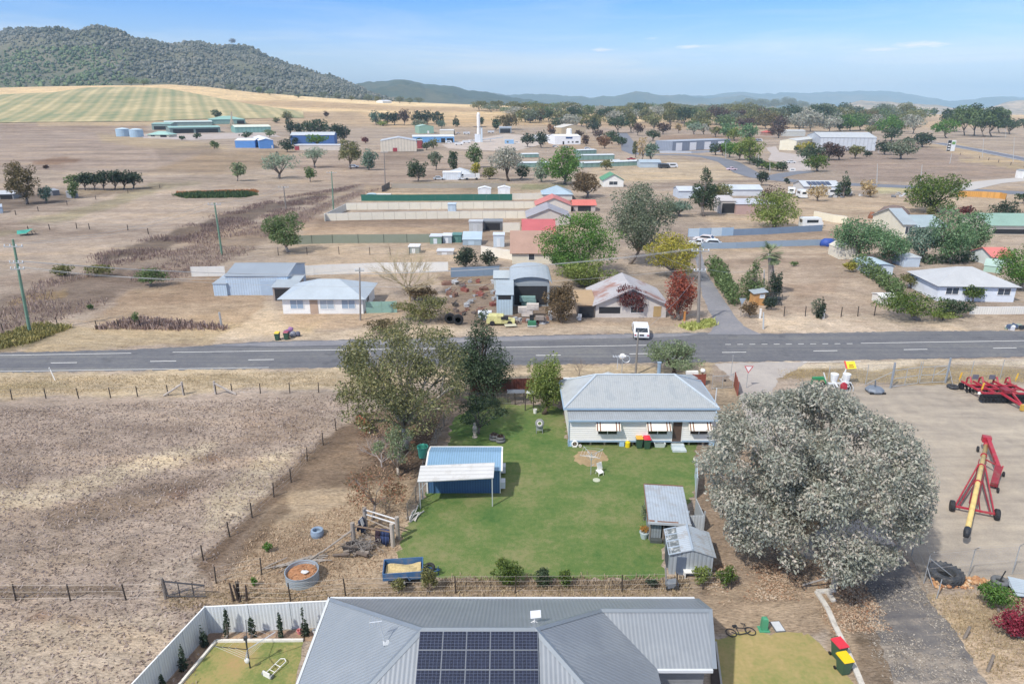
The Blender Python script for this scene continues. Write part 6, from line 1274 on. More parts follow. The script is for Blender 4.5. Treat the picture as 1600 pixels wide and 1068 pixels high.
wire_fence('roadside paddock wire fence with dark posts at left', [[(-30, 626), (19, 624), (72, 622.5), (123, 622), (173, 621.5), (215, 619), (263, 617), (288, 617)], [(338, 616), (363, 615), (407, 614.5), (453, 613.5), (498, 613), (540, 612)]], 1.15, .055, 3,
           extra=struts(((287.5, 617), -.1), ((287.5, 617), 1.45)) if False else struts((((287, 617), 0), ((287, 617), 1.5)), (((337, 616), 0), ((337, 616), 1.5)), (((287, 616.8), 1.25), ((256, 618.5), .05)), (((338, 616), 1.25), ((369, 616.5), .05)), w_=.22))
wire_fence('long diagonal wire fence between paddock and dirt yard', [[(262, 930), (318, 876), (359, 838), (394, 808), (428, 776), (455, 753), (480, 720), (505, 695), (525, 672), (545, 650), (560, 640)]], 1.25, .05, 4)
wire_fence('wire fence along the lower edge of the left paddock', [[(-40, 937), (25, 938), (110, 938), (197, 937), (258, 935)]], 1.2, .05, 3)
wire_fence('rear boundary wire fence with dark pickets behind the long grey roof', [[(338, 911), (409, 897)], [(372, 936), (454, 938), (540, 930), (712, 926), (805, 926), (972, 924), (1057, 922), (1098, 920), (1142, 920)]], 1.3, .045, 4)
wire_fence('sagging grey netting fence between horse paddock and lawn', [[(637, 812), (650, 785), (662, 742), (672, 715), (683, 690), (694, 665), (704, 645), (713, 622), (717, 612)]], 1.4, .05, 2, pm=post_wood, net=mesh_net('a9a49e', .30))
wire_fence('thin wire fence across the bare lot beside the forked gum', [[(435, 399), (480, 398), (530, 397), (578, 398), (610, 398), (640, 398)]], 1.6, .07, 2, wr_=.02)
wire_fence('wire fence beside the roadside dry block at left', [[(5, 518), (90, 508), (152, 514), (186, 513), (219, 512), (251, 512), (283, 511)]], 1.2, .07, 2, extra=struts((((347, 512), -.1), ((346, 512), 2.2)), w_=.28, m=post_steel))
wire_fence('paddock fence with short posts beside the torn turquoise canopy', [[(45, 362), (78, 359), (120, 357), (140, 358), (200, 360), (232, 366)]], 1.4, .1, 1, wr_=.03)
wire_fence('sloping track fence along the left paddock edge', [[(-20, 342), (25, 336), (60, 330), (105, 320), (150, 312), (200, 302), (250, 294)]], 1.3, .1, 1, wr_=.03, every=12)
wire_fence('roadside wire fence of the bare middle lot', [[(1225, 494), (1258, 494), (1283, 495), (1314, 495), (1340, 494), (1366, 493)]], 1.5, .07, 3)
wire_fence('rural fence along the distant highway', [[(1500, 243), (1530, 248), (1560, 254), (1600, 262)]], 1.5, .15, 1, every=14, wr_=.04)
wire_fence('thin dark wire fence behind the timber paling fence', [[(1571, 313), (1585, 317), (1600, 320), (1620, 325)]], 1.5, .08, 2, every=4, wr_=.03)
# chain-link yard fence with cranked tops
cl_net = mesh_net('b5b8ba', .10)
def yard_posts(label, runs, h=2.2, crank=True, extra=None, name='chain_fence', net=True, rr_=.03):
    R = [[G(*p) for p in q] for q in runs]; B = R[0][0]; o = thing(name, label, 'fence', B); first = None
    pm_ = MB().tube([(0, 0, -.05), (0, 0, h)]+([(0, -.3, h+.35)] if crank else []), rr_, 6)
    for q in R:
        nm, wm_ = MB(), MB()
        for p in q:
            if first is None: c = first = pm_.build('post', post_steel, o, p-B)
            else: c = first.copy(); COL.objects.link(c); c.parent = o; c.location = p-B
        for a, b in zip(q[:-1], q[1:]):
            a, b = a-B, b-B
            if net: nm.add([a+Vector((0, 0, .03)), b+Vector((0, 0, .03)), b+Vector((0, 0, h*.97)), a+Vector((0, 0, h*.97))], [(0, 1, 2, 3)])
            for z in (.05, h*.5, h*.97): wm_.tube([a+Vector((0, 0, z)), b+Vector((0, 0, z))], .01, 3, False)
            if crank: wm_.tube([a+Vector((0, -.3, h+.35)), b+Vector((0, -.3, h+.35))], .008, 3, False)
        if net: nm.build('netting', cl_net, o)
        wm_.build('wire', wire_m, o)
    if extra: extra(o, B)
    return o
yard_posts('chain-link fence with bent-top posts in front of the big tractor tyre', [[(1424, 868), (1443, 911), (1512, 903), (1581, 897), (1650, 890)]],
           extra=struts((((1443, 911), 1.9), ((1494, 906), .05)), (((1443, 911), 1.2), ((1458, 916), .02)), (((1463, 935), .0), ((1465, 932), 1.3)), w_=.06, m=post_steel))
yard_posts('chain-link road fence of the gravel yard', [[(1292, 603), (1352, 600), (1392, 600)], [(1477, 597), (1515, 594), (1562, 592), (1610, 590), (1660, 588)]], 2.3, False, rr_=.035)
o = thing('yard_gate', 'double steel mesh gate into the gravel yard with thick posts', 'gate', G(1391, 606)); B = G(1391, 606)
GL, GM, GR = Vector((0, 0, 0)), G(1434, 600)-B, G(1477, 598)-B
for p in (GL, GR): MB().tube([p+Vector((0, 0, -.1)), p+Vector((0, 0, 2.9))], .1, 8).build('post', M('9aa3ad', .5, .1, 3, metal=.3), o)
for a, b in ((GL, GM), (GM, GR)):
    d = b-a; a2, b2 = a+d*.04, a+d*.97; mb = MB()
    for z in (.15, 1.05, 2.0): mb.tube([a2+Vector((0, 0, z)), b2+Vector((0, 0, z))], .035, 5)
    for t in (0, .5, 1): mb.tube([a2.lerp(b2, t)+Vector((0, 0, .15)), a2.lerp(b2, t)+Vector((0, 0, 2.0 if t == .5 else 2.6))], .035, 5)
    gl_ = mb.build('gate_leaf', post_steel, o); MB().add([a2+Vector((0, 0, .15)), b2+Vector((0, 0, .15)), b2+Vector((0, 0, 2)), a2+Vector((0, 0, 2))], [(0, 1, 2, 3)]).build('netting', cl_net, gl_)
MB().tube([GR+Vector((0, 0, 1.9)), G(1489, 602)-B], .03, 5).tube([GR+Vector((0, 0, 1.9)), GR.lerp(GM, .45)+Vector((0, 0, 1.0))], .03, 5).tube([GL+Vector((0, 0, 1.9)), G(1350, 601)-B], .03, 5).build('strut', post_steel, o)
# sheet fences
def sheet_fence(label, pts, h, col, name='panel_fence', step=2.4, cat='fence', pm=None, rib=.2, t=.05, cap=True, world=False, alt=None):
    P = pts if world else [G(*p) for p in pts]; B = P[0]; o = thing(name, label, cat, B); m = M(col, .55, .05, .6, rib=(1, 1, 0, rib) if rib else None, ribamp=.12); first = None; pb = MB().box(-.05, -.05, -.05, .05, .05, h+.05); cm = MB()
    for a, b in zip(P[:-1], P[1:]):
        d = b-a; L = d.length; k = max(1, int(round(L/step))); ang = math.atan2(d.y, d.x); u = d/L
        for i in range(k):
            p, q = a-B+u*(L*i/k+.06), a-B+u*(L*(i+1)/k-.06); MB().bar(p+Vector((0, 0, h/2)), q+Vector((0, 0, h/2)), t, h).build('panel', m if not alt or i % 3 else M(alt, .6, .05, .6), o)
        for i in range(k+1):
            if first is None: c = first = pb.build('post', pm or M(col, .5, .03, 1), o, a-B+u*(L*i/k))
            else: c = first.copy(); COL.objects.link(c); c.parent = o; c.location = a-B+u*(L*i/k)
            c.rotation_euler = (0, 0, ang)
        if cap: cm.bar(a-B+Vector((0, 0, h+.02)), b-B+Vector((0, 0, h+.02)), .07, .05)
    if cap: cm.build('top_rail', M('f0f1ef', .5, .03, 1), o)
    return o
cA = Pz(327, 988); sheet_fence('pale grey metal panel fence enclosing the small corner lawn', [Pz(100, 1244), Pz(256, 1068), cA, Vector((-10.4, 31.95, 0))], 1.8, 'd9dee0', world=True)
sheet_fence('red-brown sheet fence behind the dark tree by the road', [(735, 612), (757, 611), (800, 610), (845, 609), (890, 608)], 1.35, '7d4a40', cap=False)
sheet_fence('short red-brown front fence left of the wire gate', [(1062, 603), (1101, 602)], 1.3, '8f4f42', cap=False, step=1.2); sheet_fence('short red-brown fence wing right of the wire gate', [(1147, 602), (1152, 618)], 1.5, '8f4f42', cap=False, step=1.2)
sheet_fence('dark green slatted fence across the bare lots', [(455, 382), (520, 380), (600, 379.5), (672, 379)], 1.9, '8a9180', step=5, pm=M('4d5248', .8, .1, 1), rib=None, cap=False)
sheet_fence('cream panel fence, lower of the two long cream rows', [(507, 345), (600, 343), (700, 341.5), (790, 341), (846, 341)], 1.9, 'e6dfcc', step=3, pm=M('c9c2b0', .7, .05, 1), rib=None)
sheet_fence('cream panel fence, upper of the two long cream rows', [(541, 328), (640, 327), (740, 326), (850, 325)], 1.9, 'e6dfcc', step=3, pm=M('c9c2b0', .7, .05, 1), rib=None)
sheet_fence('cream return fence joining the upper cream row', [(508, 346), (541, 329)], 1.9, 'd6d2c6', step=3, rib=None)
sheet_fence('deep green sheet fence behind the cream rows', [(565, 314), (640, 314), (720, 313.5), (800, 313)], 2.0, '2f6b5c', step=4, rib=None, cap=False)
sheet_fence('pale cream fence continuing the green one to the right', [(800, 312), (850, 311)], 1.9, 'e3dccb', step=3, rib=None)
sheet_fence('weathered back fence behind the green-fenced yard', [(612, 294), (700, 294), (790, 293)], 1.6, 'a8a093', step=5, rib=None, cap=False)
sheet_fence('dark leaning fence at the corner of the green-fenced yard', [(597, 300), (609, 293)], 2.0, '5d5854', step=4, rib=None, cap=False)
sheet_fence('white metal fence between the blue farm shed and the bare willow', [(462, 431), (520, 428), (600, 425), (700, 424)], 1.7, 'ebe9e2', step=3, rib=None)
sheet_fence('white sheet fence left of the blue farm shed', [(300, 432), (352, 431)], 1.7, 'e3e1da', step=3, rib=None)
sheet_fence('teal sheet fence between the white house and the olive shrubs', [(573, 489), (620, 488)], 1.7, '8fb3a6', step=2.4, rib=None, cap=False)
sheet_fence('bluish sheet fence under the dark round trees', [(705, 433), (780, 430)], 1.7, '8397ab', step=3, rib=None, cap=False)
sheet_fence('cream fence beside the brown roofed cream house', [(752, 398), (800, 406)], 1.8, 'e3dccb', step=3, rib=None); sheet_fence('cream fence patch right of the dark open shed', [(786, 363), (812, 363)], 2.2, 'e0dac9', step=3, rib=None)
sheet_fence('pale blue mixed sheet fence beside the parked white cars', [(1075, 370), (1110, 369), (1145, 368)], 1.9, '9fb9d0', step=3, rib=None, cap=False, alt='c3d3de')
sheet_fence('grey-blue trellis fence continuing right to the white caravan', [(1146, 368), (1200, 366), (1284, 361)], 1.5, '7d90a6', step=4, rib=None, cap=False)
sheet_fence('lower grey-blue fence behind the palm', [(1095, 389), (1150, 388), (1220, 385), (1300, 383)], 1.3, '93a6b8', step=4, rib=None, cap=False)
sheet_fence('cream sloping fence beside the white caravan', [(1271, 341), (1300, 347), (1322, 350)], 1.9, 'e6dec6', step=3, rib=None)
sheet_fence('new orange timber paling fence in the right paddock', [(1497, 307), (1530, 308), (1562, 310), (1571, 312)], 1.9, 'd6a055', step=3, rib=.4, cap=False, pm=M('c38f48', .8, .1, 1))
sheet_fence('pale fence beside the white house garden behind the shrub mass', [(1515, 491), (1560, 491), (1640, 490)], 1.1, 'e6e3da', step=3, rib=.35)
sheet_fence('long grey block wall at the front of the storage shed', [(1030, 239), (1080, 239.5), (1140, 237)], 1.4, 'b9bec6', step=8, rib=None, cap=False)
sheet_fence('grey fence at the works yard corner with the van', [(960, 258), (998, 257)], 2, 'a3b0b6', step=5, rib=None, cap=False)
# rail fence of the horse yard
B = G(553, 857); o = thing('rail_yard', 'weathered timber rail yard with round posts beside the lawn', 'fence', B); pw_ = M('a39a90', .95, .22, 3)
Q = {'a': (553, 845, 1.5), 'b': (572, 826, 1.75), 'c': (622, 842, 1.8), 'd': (614, 853, 1.8)}; P = {k: G(v[0], v[1])-B for k, v in Q.items()}
for k, v in Q.items(): MB().tube([P[k]+Vector((0, 0, -.1)), P[k]+Vector((0, 0, v[2]))], .15, 9).build('post', pw_ if k != 'd' else M('bdb3a6', .95, .15, 3), o)
def rail(a, za, b, zb, r=.06, m=None): MB().tube([P[a]+Vector((0, 0, za)), P[b]+Vector((0, 0, zb))], r, 6).build('rail', m or pw_, o)
rail('b', 1.6, 'c', 1.6, .055, M('d3d2cf', .5, .1, 3)); rail('b', 1.25, 'c', 1.25, .055, M('d3d2cf', .5, .1, 3)); rail('a', 1.25, 'd', 1.15, .07, M('7d6a5a', .95, .2, 3)); rail('b', .9, 'c', .6, .04); rail('a', .9, 'b', 1.0, .05)
P['e'] = G(502, 867)-B; P['f'] = G(470, 885)-B; rail('a', .95, 'e', .2, .06); rail('e', .25, 'f', .1, .06)
for nm, lb, a, b, t0, t1, zz, col in (('horse_rug', 'navy blue horse rug with pale stripes hung over the rail', 'a', 'd', .72, .93, 1.2, '36456b'), ('horse_rug', 'maroon and dark green horse rug beside the navy one', 'a', 'd', .58, .70, 1.2, '4a3a44'), ('horse_rug', 'dark blue and white rug thrown over the yard corner post', 'a', 'b', .45, .85, 1.1, '3a4764')):
    p, q = P[a].lerp(P[b], t0)+B, P[a].lerp(P[b], t1)+B; d = (q-p).normalized(); nrm = Vector((-d.y, d.x, 0)); mb = MB(); rows = []; rnd = random.Random(3)
    for i in range(9):
        s_ = p.lerp(q, i/8); w_ = .07*math.sin(i*2.1)
        rows.append([s_+nrm*(-.16-.05+w_)+Vector((0, 0, zz-1.0+.12*math.sin(i))), s_+nrm*(-.12+w_*.5)+Vector((0, 0, zz-.4)), s_+Vector((0, 0, zz+.1)), s_+nrm*(.14+w_*.5)+Vector((0, 0, zz-.4)), s_+nrm*(.2+w_)+Vector((0, 0, zz-.85+.1*math.cos(i)))])
    for i in range(8):
        for j in range(4): mb.add([rows[i][j], rows[i+1][j], rows[i+1][j+1], rows[i][j+1]], [(0, 1, 2, 3)])
    c = mb.build(nm, M(col, .9, .3, 4, rib=(d.x, d.y, 0, .35), ribamp=.2), None, smooth=True); sm = c.modifiers.new('thick', 'SOLIDIFY'); sm.thickness = .03; tag(c, lb, 'rug', 'horse rugs on the rail yard')
    if lb.startswith('dark blue'): s_ = p.lerp(q, .5); MB().slab([rows[2][1]+nrm*-.05, rows[6][1]+nrm*-.05, rows[6][2]+Vector((0, 0, .04)), rows[2][2]+Vector((0, 0, .04))], .03).build('white_lining', white, c)
B = G(558, 862); o = thing('log_pile', 'pile of grey brush and burnt logs below the rail yard', 'wood pile', B); rnd = random.Random(12)
for i in range(16): a = rnd.uniform(-.5, .9); p = Vector((rnd.uniform(-.9, .8), rnd.uniform(-.7, .6), rnd.uniform(.08, .4))); d = Vector((math.cos(a), math.sin(a), rnd.uniform(-.1, .2)))*rnd.uniform(.3, .6); MB().tube([p-d, p+d], rnd.uniform(.06, .14), 7).build('log', M(rnd.choice(['6d625a', '8b8178', '3b3634', 'a39a90']), .95, .25, 4), o)
mb = MB()
for i in range(160): p = Vector((rnd.gauss(.2, .6), rnd.gauss(.45, .45), rnd.uniform(.05, .6))); d = Vector((rnd.gauss(0, 1), rnd.gauss(0, 1), rnd.gauss(0, .35))).normalized()*rnd.uniform(.2, .55); mb.tube([p-d, p+d], .013, 3, False)
mb.build('brushwood', M('8f8a86', .95, .25, 4), o)
B = G(470, 880); o = thing('branch_heap', 'heap of fallen grey branches beside the round stock tank', 'wood pile', B); mb = MB()
for i in range(26): p = Vector((rnd.uniform(-2.2, 1.4), 0, .08)); p.y = p.x*.28+rnd.gauss(0, .22); a = rnd.gauss(.3, .35); L = rnd.uniform(.4, 1.3); d = Vector((math.cos(a), math.sin(a), rnd.uniform(-.05, .12)))*L; mb.tube([p-d, p+Vector((0, 0, .05)), p+d], [.02, .045, .03], 5)
mb.build('branch', M('a29a92', .95, .2, 4), o)
B = G(292, 934); o = thing('farm_gate', 'old dark sagging farm gate at the paddock corner', 'gate', B); a_, b_ = G(259, 935)-B, G(323, 934)-B; mb = MB().tube([a_+Vector((0, 0, 1.3)), b_+Vector((0, 0, .95))], .05, 6).tube([a_+Vector((0, 0, .2)), b_+Vector((0, 0, .15))], .03, 5).tube([a_+Vector((0, 0, .2)), b_+Vector((0, 0, .95))], .025, 5)
for t in (.36, .7): mb.tube([a_.lerp(b_, t)+Vector((0, 0, .15)), a_.lerp(b_, t)+Vector((0, 0, 1.15))], .03, 5)
mb.build('frame', M('3d3d42', .7, .15, 3), o); MB().add([a_+Vector((0, 0, .2)), b_+Vector((0, 0, .15)), b_+Vector((0, 0, .95)), a_+Vector((0, 0, 1.3))], [(0, 1, 2, 3)]).build('netting', mesh_net('8f8f92', .2), o); MB().tube([a_+Vector((0, 0, -.1)), a_+Vector((0, 0, 1.55))], .09, 8).build('post', post_wood, o)
B = G(372, 938); o = thing('stake_bundle', 'cluster of short burnt stakes left of the stock tank', 'stakes', B)
for x, y, h, lx in ((-.25, 0, 1.3, -.1), (.0, .05, 1.15, -.15), (.1, -.1, .5, .2), (.55, 0, 1.15, .05), (-.05, .25, 1.25, .1)): MB().tube([(x, y, -.05), (x+lx, y, h)], [.08, .05], 6).build('stake', M('4a3f3a', .95, .25, 4), o)
# ------------------------------------------------------------------ power poles and lines
glassy = M('d9dde0', .3, .05, 3); pole_g = M('6f8f7a', .85, .12, 1.5); pole_w = M('8d8680', .9, .15, 1.5)
def power_pole(label, foot, top, arms=((.3, 2.2),), m=None, r=.17, name='power_pole'):
    B = G(*foot); T = Py(top[0], top[1], B.y)-B; o = thing(name, label, 'power pole', B); MB().tube([(0, 0, -.3), T*.5, T], [r*1.25, r*1.05, r*.75], 9).build('pole', m or pole_g, o); out = []
    for dz, wd in arms:
        c = T*((T.z-dz)/T.z); a = MB().bar(c+Vector((-wd/2, -.12, 0)), c+Vector((wd/2, -.12, .0)), .1, .12).build('crossarm', M('a3a7a6', .8, .1, 2), o); mb = MB()
        for k in (-1, -.35, .35, 1): mb.lathe([(.05, .06), (.09, .1), (.05, .16), (.09, .22), (.04, .32)], 7, (c.x+k*wd*.46, c.y-.12, c.z)); out.append(B+c+Vector((k*wd*.46, -.12, .32)))
        mb.build('insulator', glassy, a)
    return o, out
_, wA = power_pole('tall green-stained power pole at the left roadside', (47, 520), (20, 374), ((.9, 2.4), (3.0, 1.8), (3.8, 1.8)))
_, wB = power_pole('green power pole in the dry weeds beyond the left paddock', (347, 398), (335, 317), ((.3, 2.6),)); _, wC = power_pole('grey power pole left of the forked gum in the weeds', (447, 328), (443, 291), ((.3, 2.8),), m=pole_w); _, wD = power_pole('green power pole at the end of the cream fences', (521, 327), (518, 268), ((.4, 2.8),)); _, wE = power_pole('distant thin pole behind the green-fenced yard', (602, 293), (600, 236), ((.5, 2.4),), m=pole_w)
_, wF = power_pole('weathered timber power pole at the side road corner', (1091, 506), (1094, 386), ((.5, 2.4), (3.2, 1.6)), m=pole_w, r=.19)
_, wG = power_pole('slim leaning pole on the verge behind the house roof', (993, 585), (997.5, 516), (), m=M('8b8680', .85, .1, 2), r=.11, name='verge_pole'); _, wH = power_pole('slim pole beside the white brick house', (563, 500), (562, 418), ((.4, 1.2),), m=pole_w, r=.11)
for lb, f_, t_ in (('white street light pole behind the storage shed trees', (1134, 247), (1134, 224)), ('pale pole in the hedge by the curving street', (1185, 262), (1185, 241)), ('thin pole before the hardstand entrance', (1203, 270), (1203, 251)), ('thin pole in the right paddock, left one', (1370, 290), (1371, 256)), ('thin white pole in the right paddock behind the dark tree', (1438, 285), (1441, 257)), ('highway pole left of three', (1535, 246), (1537, 216)), ('highway pole with crossarm near the right edge', (1583, 253), (1585, 214)), ('pole at the yard corner by the big paddock grove', (1571, 216), (1571, 200)), ('slender pole beside the timber booth', (1194, 452), (1194, 421)), ('pole in front of the long cream warehouse', (1372, 240), (1374, 212)), ('thin pole on the roof line of the far yard', (1379, 204), (1379, 182)), ('roadside pole with white cap in front of the bare lot', (1193, 514), (1193, 488)), ('white-topped stub pole by the highway sign', (1484, 256), (1487, 240))): power_pole(lb, f_, t_, (), m=M('bfc3c3', .7, .08, 2), r=.1, name='slim_pole')
def span(label, prs, sag=1.0, r=.018):
    mb = MB(); B = prs[0][0]
    for a, b in prs: mb.tube([a.lerp(b, t)-B+Vector((0, 0, -4*sag*t*(1-t))) for t in np.linspace(0, 1, 13)], r, 3, False)
    o = mb.build('power_line', M('a3a6a8', .5, .05, 2), None, B); tag(o, label, 'power line')
far_left = Vector((-170, 84, 8)); span('pale overhead lines crossing from the left pole to the corner pole', [(wA[4], wF[0]), (wA[5], wF[1]), (wA[6], wF[2]), (wA[9], wF[5])], 2.6); span('lower pair of lines from the left pole to the slim house pole', [(wA[8], wH[0]), (wA[11], wH[3])], 1.6)
span('lines running from the left pole back along the weed strip', [(wA[0], wB[0]), (wA[3], wB[3])], 1.4, .02); span('lines between the two middle poles over the weeds', [(wB[0], wC[0]), (wB[3], wC[3])], 1.2, .02); span('line from the corner pole over the yellow tree', [(wF[4], G(985, 400)+Vector((0, 0, 5)))], 1.0)
span('service line from the corner pole to the verge pole', [(wF[6], G(997, 585)+Vector((0, 0, 5)))], .8); span('line from the corner pole to the timber booth pole', [(wF[7], G(1194, 452)+Vector((0, 0, 4)))], .8, .018)
# signs
B = G(1166, 606); o = thing('give_way_sign', 'triangular give way sign seen at the track entrance', 'road sign', B); MB().tube([(0, 0, 0), (0, 0, 2.2)], .035, 6).build('post', post_steel, o)
MB().profile_y([(-.5, 2.55), (.5, 2.55), (0, 1.7)], -.06, -.04).build('sign_face', M('c76a6e', .5, .05, 3), o); MB().profile_y([(-.33, 2.47), (.33, 2.47), (0, 1.9)], -.066, -.061).build('sign_centre', M('efecea', .5, .03, 3), o)
B = G(1157, 494); o = thing('give_way_sign', 'grey back of a triangular road sign at the side road corner', 'road sign', B); MB().tube([(0, 0, 0), (0, 0, 2.3)], .05, 6).tube([(.45, .1, 0), (.5, .1, 1.9)], .04, 6).build('post', M('b9b2a6', .7, .1, 3), o); MB().profile_y([(-.5, 2.7), (.5, 2.7), (0, 1.75)], -.08, -.055).build('sign_face', M('a3b0ba', .5, .06, 3), o)
B = G(1142, 586); o = thing('guide_post', 'thin white post beside the gravel track entrance', 'post', B); MB().tube([(0, 0, 0), (0, 0, 2.3)], .035, 6).obox((0, 0, 2.35), (.12, .03, .12)).build('post', post_steel, o)
for lb, f_ in (('leaning white roadside guide post at left', (86, 594)),): B = G(*f_); o = thing('guide_post', lb, 'post', B); MB().slab([(-.05, 0, 0), (.05, 0, 0), (-.35, .1, 1.5), (-.45, .1, 1.5)], .03).build('post', white, o); MB().box(-.44, .05, 1.3, -.34, .09, 1.42).build('reflector', M('c3c7ca', .3, .05, 3), o)
B = G(1480, 237); mp_ = depth(B)/FPX; o = thing('pylon_sign', 'white and dark panel pylon sign beside the highway', 'sign', B); MB().box(-.5*mp_, 0, 0, 11*mp_, 1.0, 17*mp_).build('panel', M('e3e6e6', .5, .05, .4), o); MB().box(-1.5*mp_, -.1, 0, 4*mp_, -.02, 17*mp_).build('dark_panel', M('2f3238', .5, .1, .4), o); MB().box(5*mp_, -.15, 11*mp_, 10*mp_, -.05, 15*mp_).build('emblem', M('6f9a5a', .5, .1, .4), o)
mb = MB()
for i in range(3): mb.box(-.6*mp_, -.16, (3+4*i)*mp_, 3.2*mp_, -.11, (4.6+4*i)*mp_)
mb.build('lettering', white, o)
B = G(1238, 269); mp_ = depth(B)/FPX; o = thing('entrance_sign', 'white signboard on legs at the hardstand entrance', 'sign', B); MB().box(-4.5*mp_, 0, 2*mp_, 4.5*mp_, .2, 6*mp_).build('board', white, o); MB().box(-4*mp_, .02, 0, -3.5*mp_, .15, 2*mp_).box(3.5*mp_, .02, 0, 4*mp_, .15, 2*mp_).build('leg', post_steel, o); MB().box(-2.5*mp_, -.06, 3.5*mp_, 2.5*mp_, -.01, 4.6*mp_).build('lettering', M('5a5f66', .6, .1, 1), o)
# ------------------------------------------------------------------ bins
def bin_proto(lid, label, loc, rz, group=None):
    o = thing('wheelie_bin', label, 'wheelie bin', loc, rz, group); g = M('3c5a48', .5, .08, 3)
    b = MB().add([(-.22, -.26, .06), (.22, -.26, .06), (.22, .2, .06), (-.22, .2, .06), (-.29, -.34, .96), (.29, -.34, .96), (.29, .34, .96), (-.29, .34, .96)], [(0, 3, 2, 1), (0, 1, 5, 4), (1, 2, 6, 5), (2, 3, 7, 6), (3, 0, 4, 7), (4, 5, 6, 7)]).box(-.31, -.37, .92, .31, .36, .965); b.build('body', g, o)
    MB().add([(-.31, -.39, .97), (.31, -.39, .97), (.31, .37, .97), (-.31, .37, .97), (-.29, -.36, 1.02), (.29, -.36, 1.02), (.27, .32, 1.09), (-.27, .32, 1.09)], [(0, 3, 2, 1), (4, 5, 6, 7), (0, 1, 5, 4), (1, 2, 6, 5), (2, 3, 7, 6), (3, 0, 4, 7)]).build('lid', M(lid, .4, .05, 3), o)
    for s_ in (-1, 1): MB().lathe([(.02, 0), (.1, 0), (.1, .05), (.02, .05)], 12, (s_*.27-.025, .27, .1), 'X').build('wheel', M('1e1e20', .7, .1, 3), o)
    MB().tube([(-.22, .38, .98), (-.22, .44, 1.0), (.22, .44, 1.0), (.22, .38, .98)], .018, 5).build('handle', g, o); return o
gb = 'paired wheelie bins'
bin_proto('d93a4a', 'red-lidded wheelie bin on the front lawn by the concrete kerb', G(1308, 1026), .25); bin_proto('f0c81e', 'yellow-lidded wheelie bin in front of the red-lidded one by the kerb', G(1316, 1049), .2)
bin_proto('e0a83c', 'yellow-lidded wheelie bin against the weatherboard house wall', G(998, 698.5), 0); bin_proto('e0344a', 'red-lidded wheelie bin against the weatherboard house wall', G(1010, 699.5), 0)
bin_proto('e6c83a', 'yellow-lidded wheelie bin on the verge across the road', G(434, 531), 0); bin_proto('a04a5a', 'dark red-lidded wheelie bin on the verge across the road', G(448, 530), 0)
B = G(453, 527); o = thing('rubbish_heap', 'purple and grey rubbish bags behind the verge bins', 'rubbish', B)
for i, (x, y, z, s_, c_) in enumerate(((-.5, .4, .5, .45, '7a5f96'), (.3, .3, .35, .4, '8d8f9a'), (.9, .5, .3, .35, '5f6070'), (.0, .6, .9, .35, '9a6f9a'))): MB().blob((x, y, z), (s_, s_, s_), i, .2, 2).build('bag', M(c_, .6, .2, 3), o, smooth=True)
# ------------------------------------------------------------------ things on the back lawn
def lathe_thing(name, label, cat, px, prof, m, n=16, part='body'):
    B = G(*px); o = thing(name, label, cat, B); MB().lathe(prof, n).build(part, m, o, smooth=False); return o
B = G(923, 741); o = thing('clothes_hoist', 'silver rotary clothes hoist on the bare patch of the back lawn', 'clothes line', B); st_ = M('c3c7ca', .35, .06, 3, metal=.5); MB().tube([(0, 0, 0), (0, 0, 2.0)], .035, 7).build('mast', st_, o)
for a in (.5, 2.07, 3.64, 5.2): MB().tube([(0, 0, 1.75), (1.15*math.cos(a), 1.15*math.sin(a), 2.05)], .025, 5).tube([(0, 0, 1.3), (.55*math.cos(a), .55*math.sin(a), 1.86)], .015, 4).build('arm', st_, o)
mb = MB()
for k in (.45, .7, .95):
    for i in range(4): a, b = .5+1.5708*i, .5+1.5708*(i+1); z = 1.75+.3*k; mb.tube([(1.15*k*math.cos(a), 1.15*k*math.sin(a), z), (1.15*k*math.cos(b), 1.15*k*math.sin(b), z)], .008, 3)
mb.build('line', M('e3e3e0', .5, .05, 3), o); MB().tube([(0, 0, .8), (.25, -.05, 1.0)], .02, 5).build('handle', st_, o)
B = G(937, 741); o = thing('garden_chair', 'white tipped garden chair beside the clothes hoist', 'chair', B, .4); MB().obox((0, 0, .32), (.5, .5, .04), .2, .35).build('seat', white, o); MB().obox((.1, .25, .65), (.5, .05, .6), .2, -.3).build('backrest', white, o)
for x, y in ((-.22, -.22), (.22, -.22), (-.22, .25), (.22, .25)): MB().tube([(x, y, 0), (x*.9, y*.9, .36)], .022, 5).build('leg', white, o)
lathe_thing('drain_cover', 'small round pale drain cover on the lawn', 'cover', (932, 750), [(.3, 0), (.3, .05), (.24, .07), (.01, .07)], M('b9bfa8', .9, .1, 4))
B = G(843, 677); o = thing('tyre_ornament', 'white-ringed tyre ornament on a grey stand, on the lawn', 'ornament', B); R90 = Matrix.Rotation(rad(75), 3, 'X'); MB().ring(.3, .12, (0, 0, 1.05), 20, 8, 1, R90).build('tyre', M('8e8f90', .8, .1, 4), o, smooth=True); MB().ring(.2, .04, (0, -.1, 1.07), 18, 6, 1, R90).build('ring', white, o, smooth=True)
for x in (-.28, .28): MB().tube([(x, .05, 0), (x, .05, 1.1)], .045, 6).build('leg', M('8b8f8f', .7, .1, 3), o)
MB().box(-.28, .0, .3, .28, .06, .8).build('panel', M('9aa09a', .8, .15, 3), o)
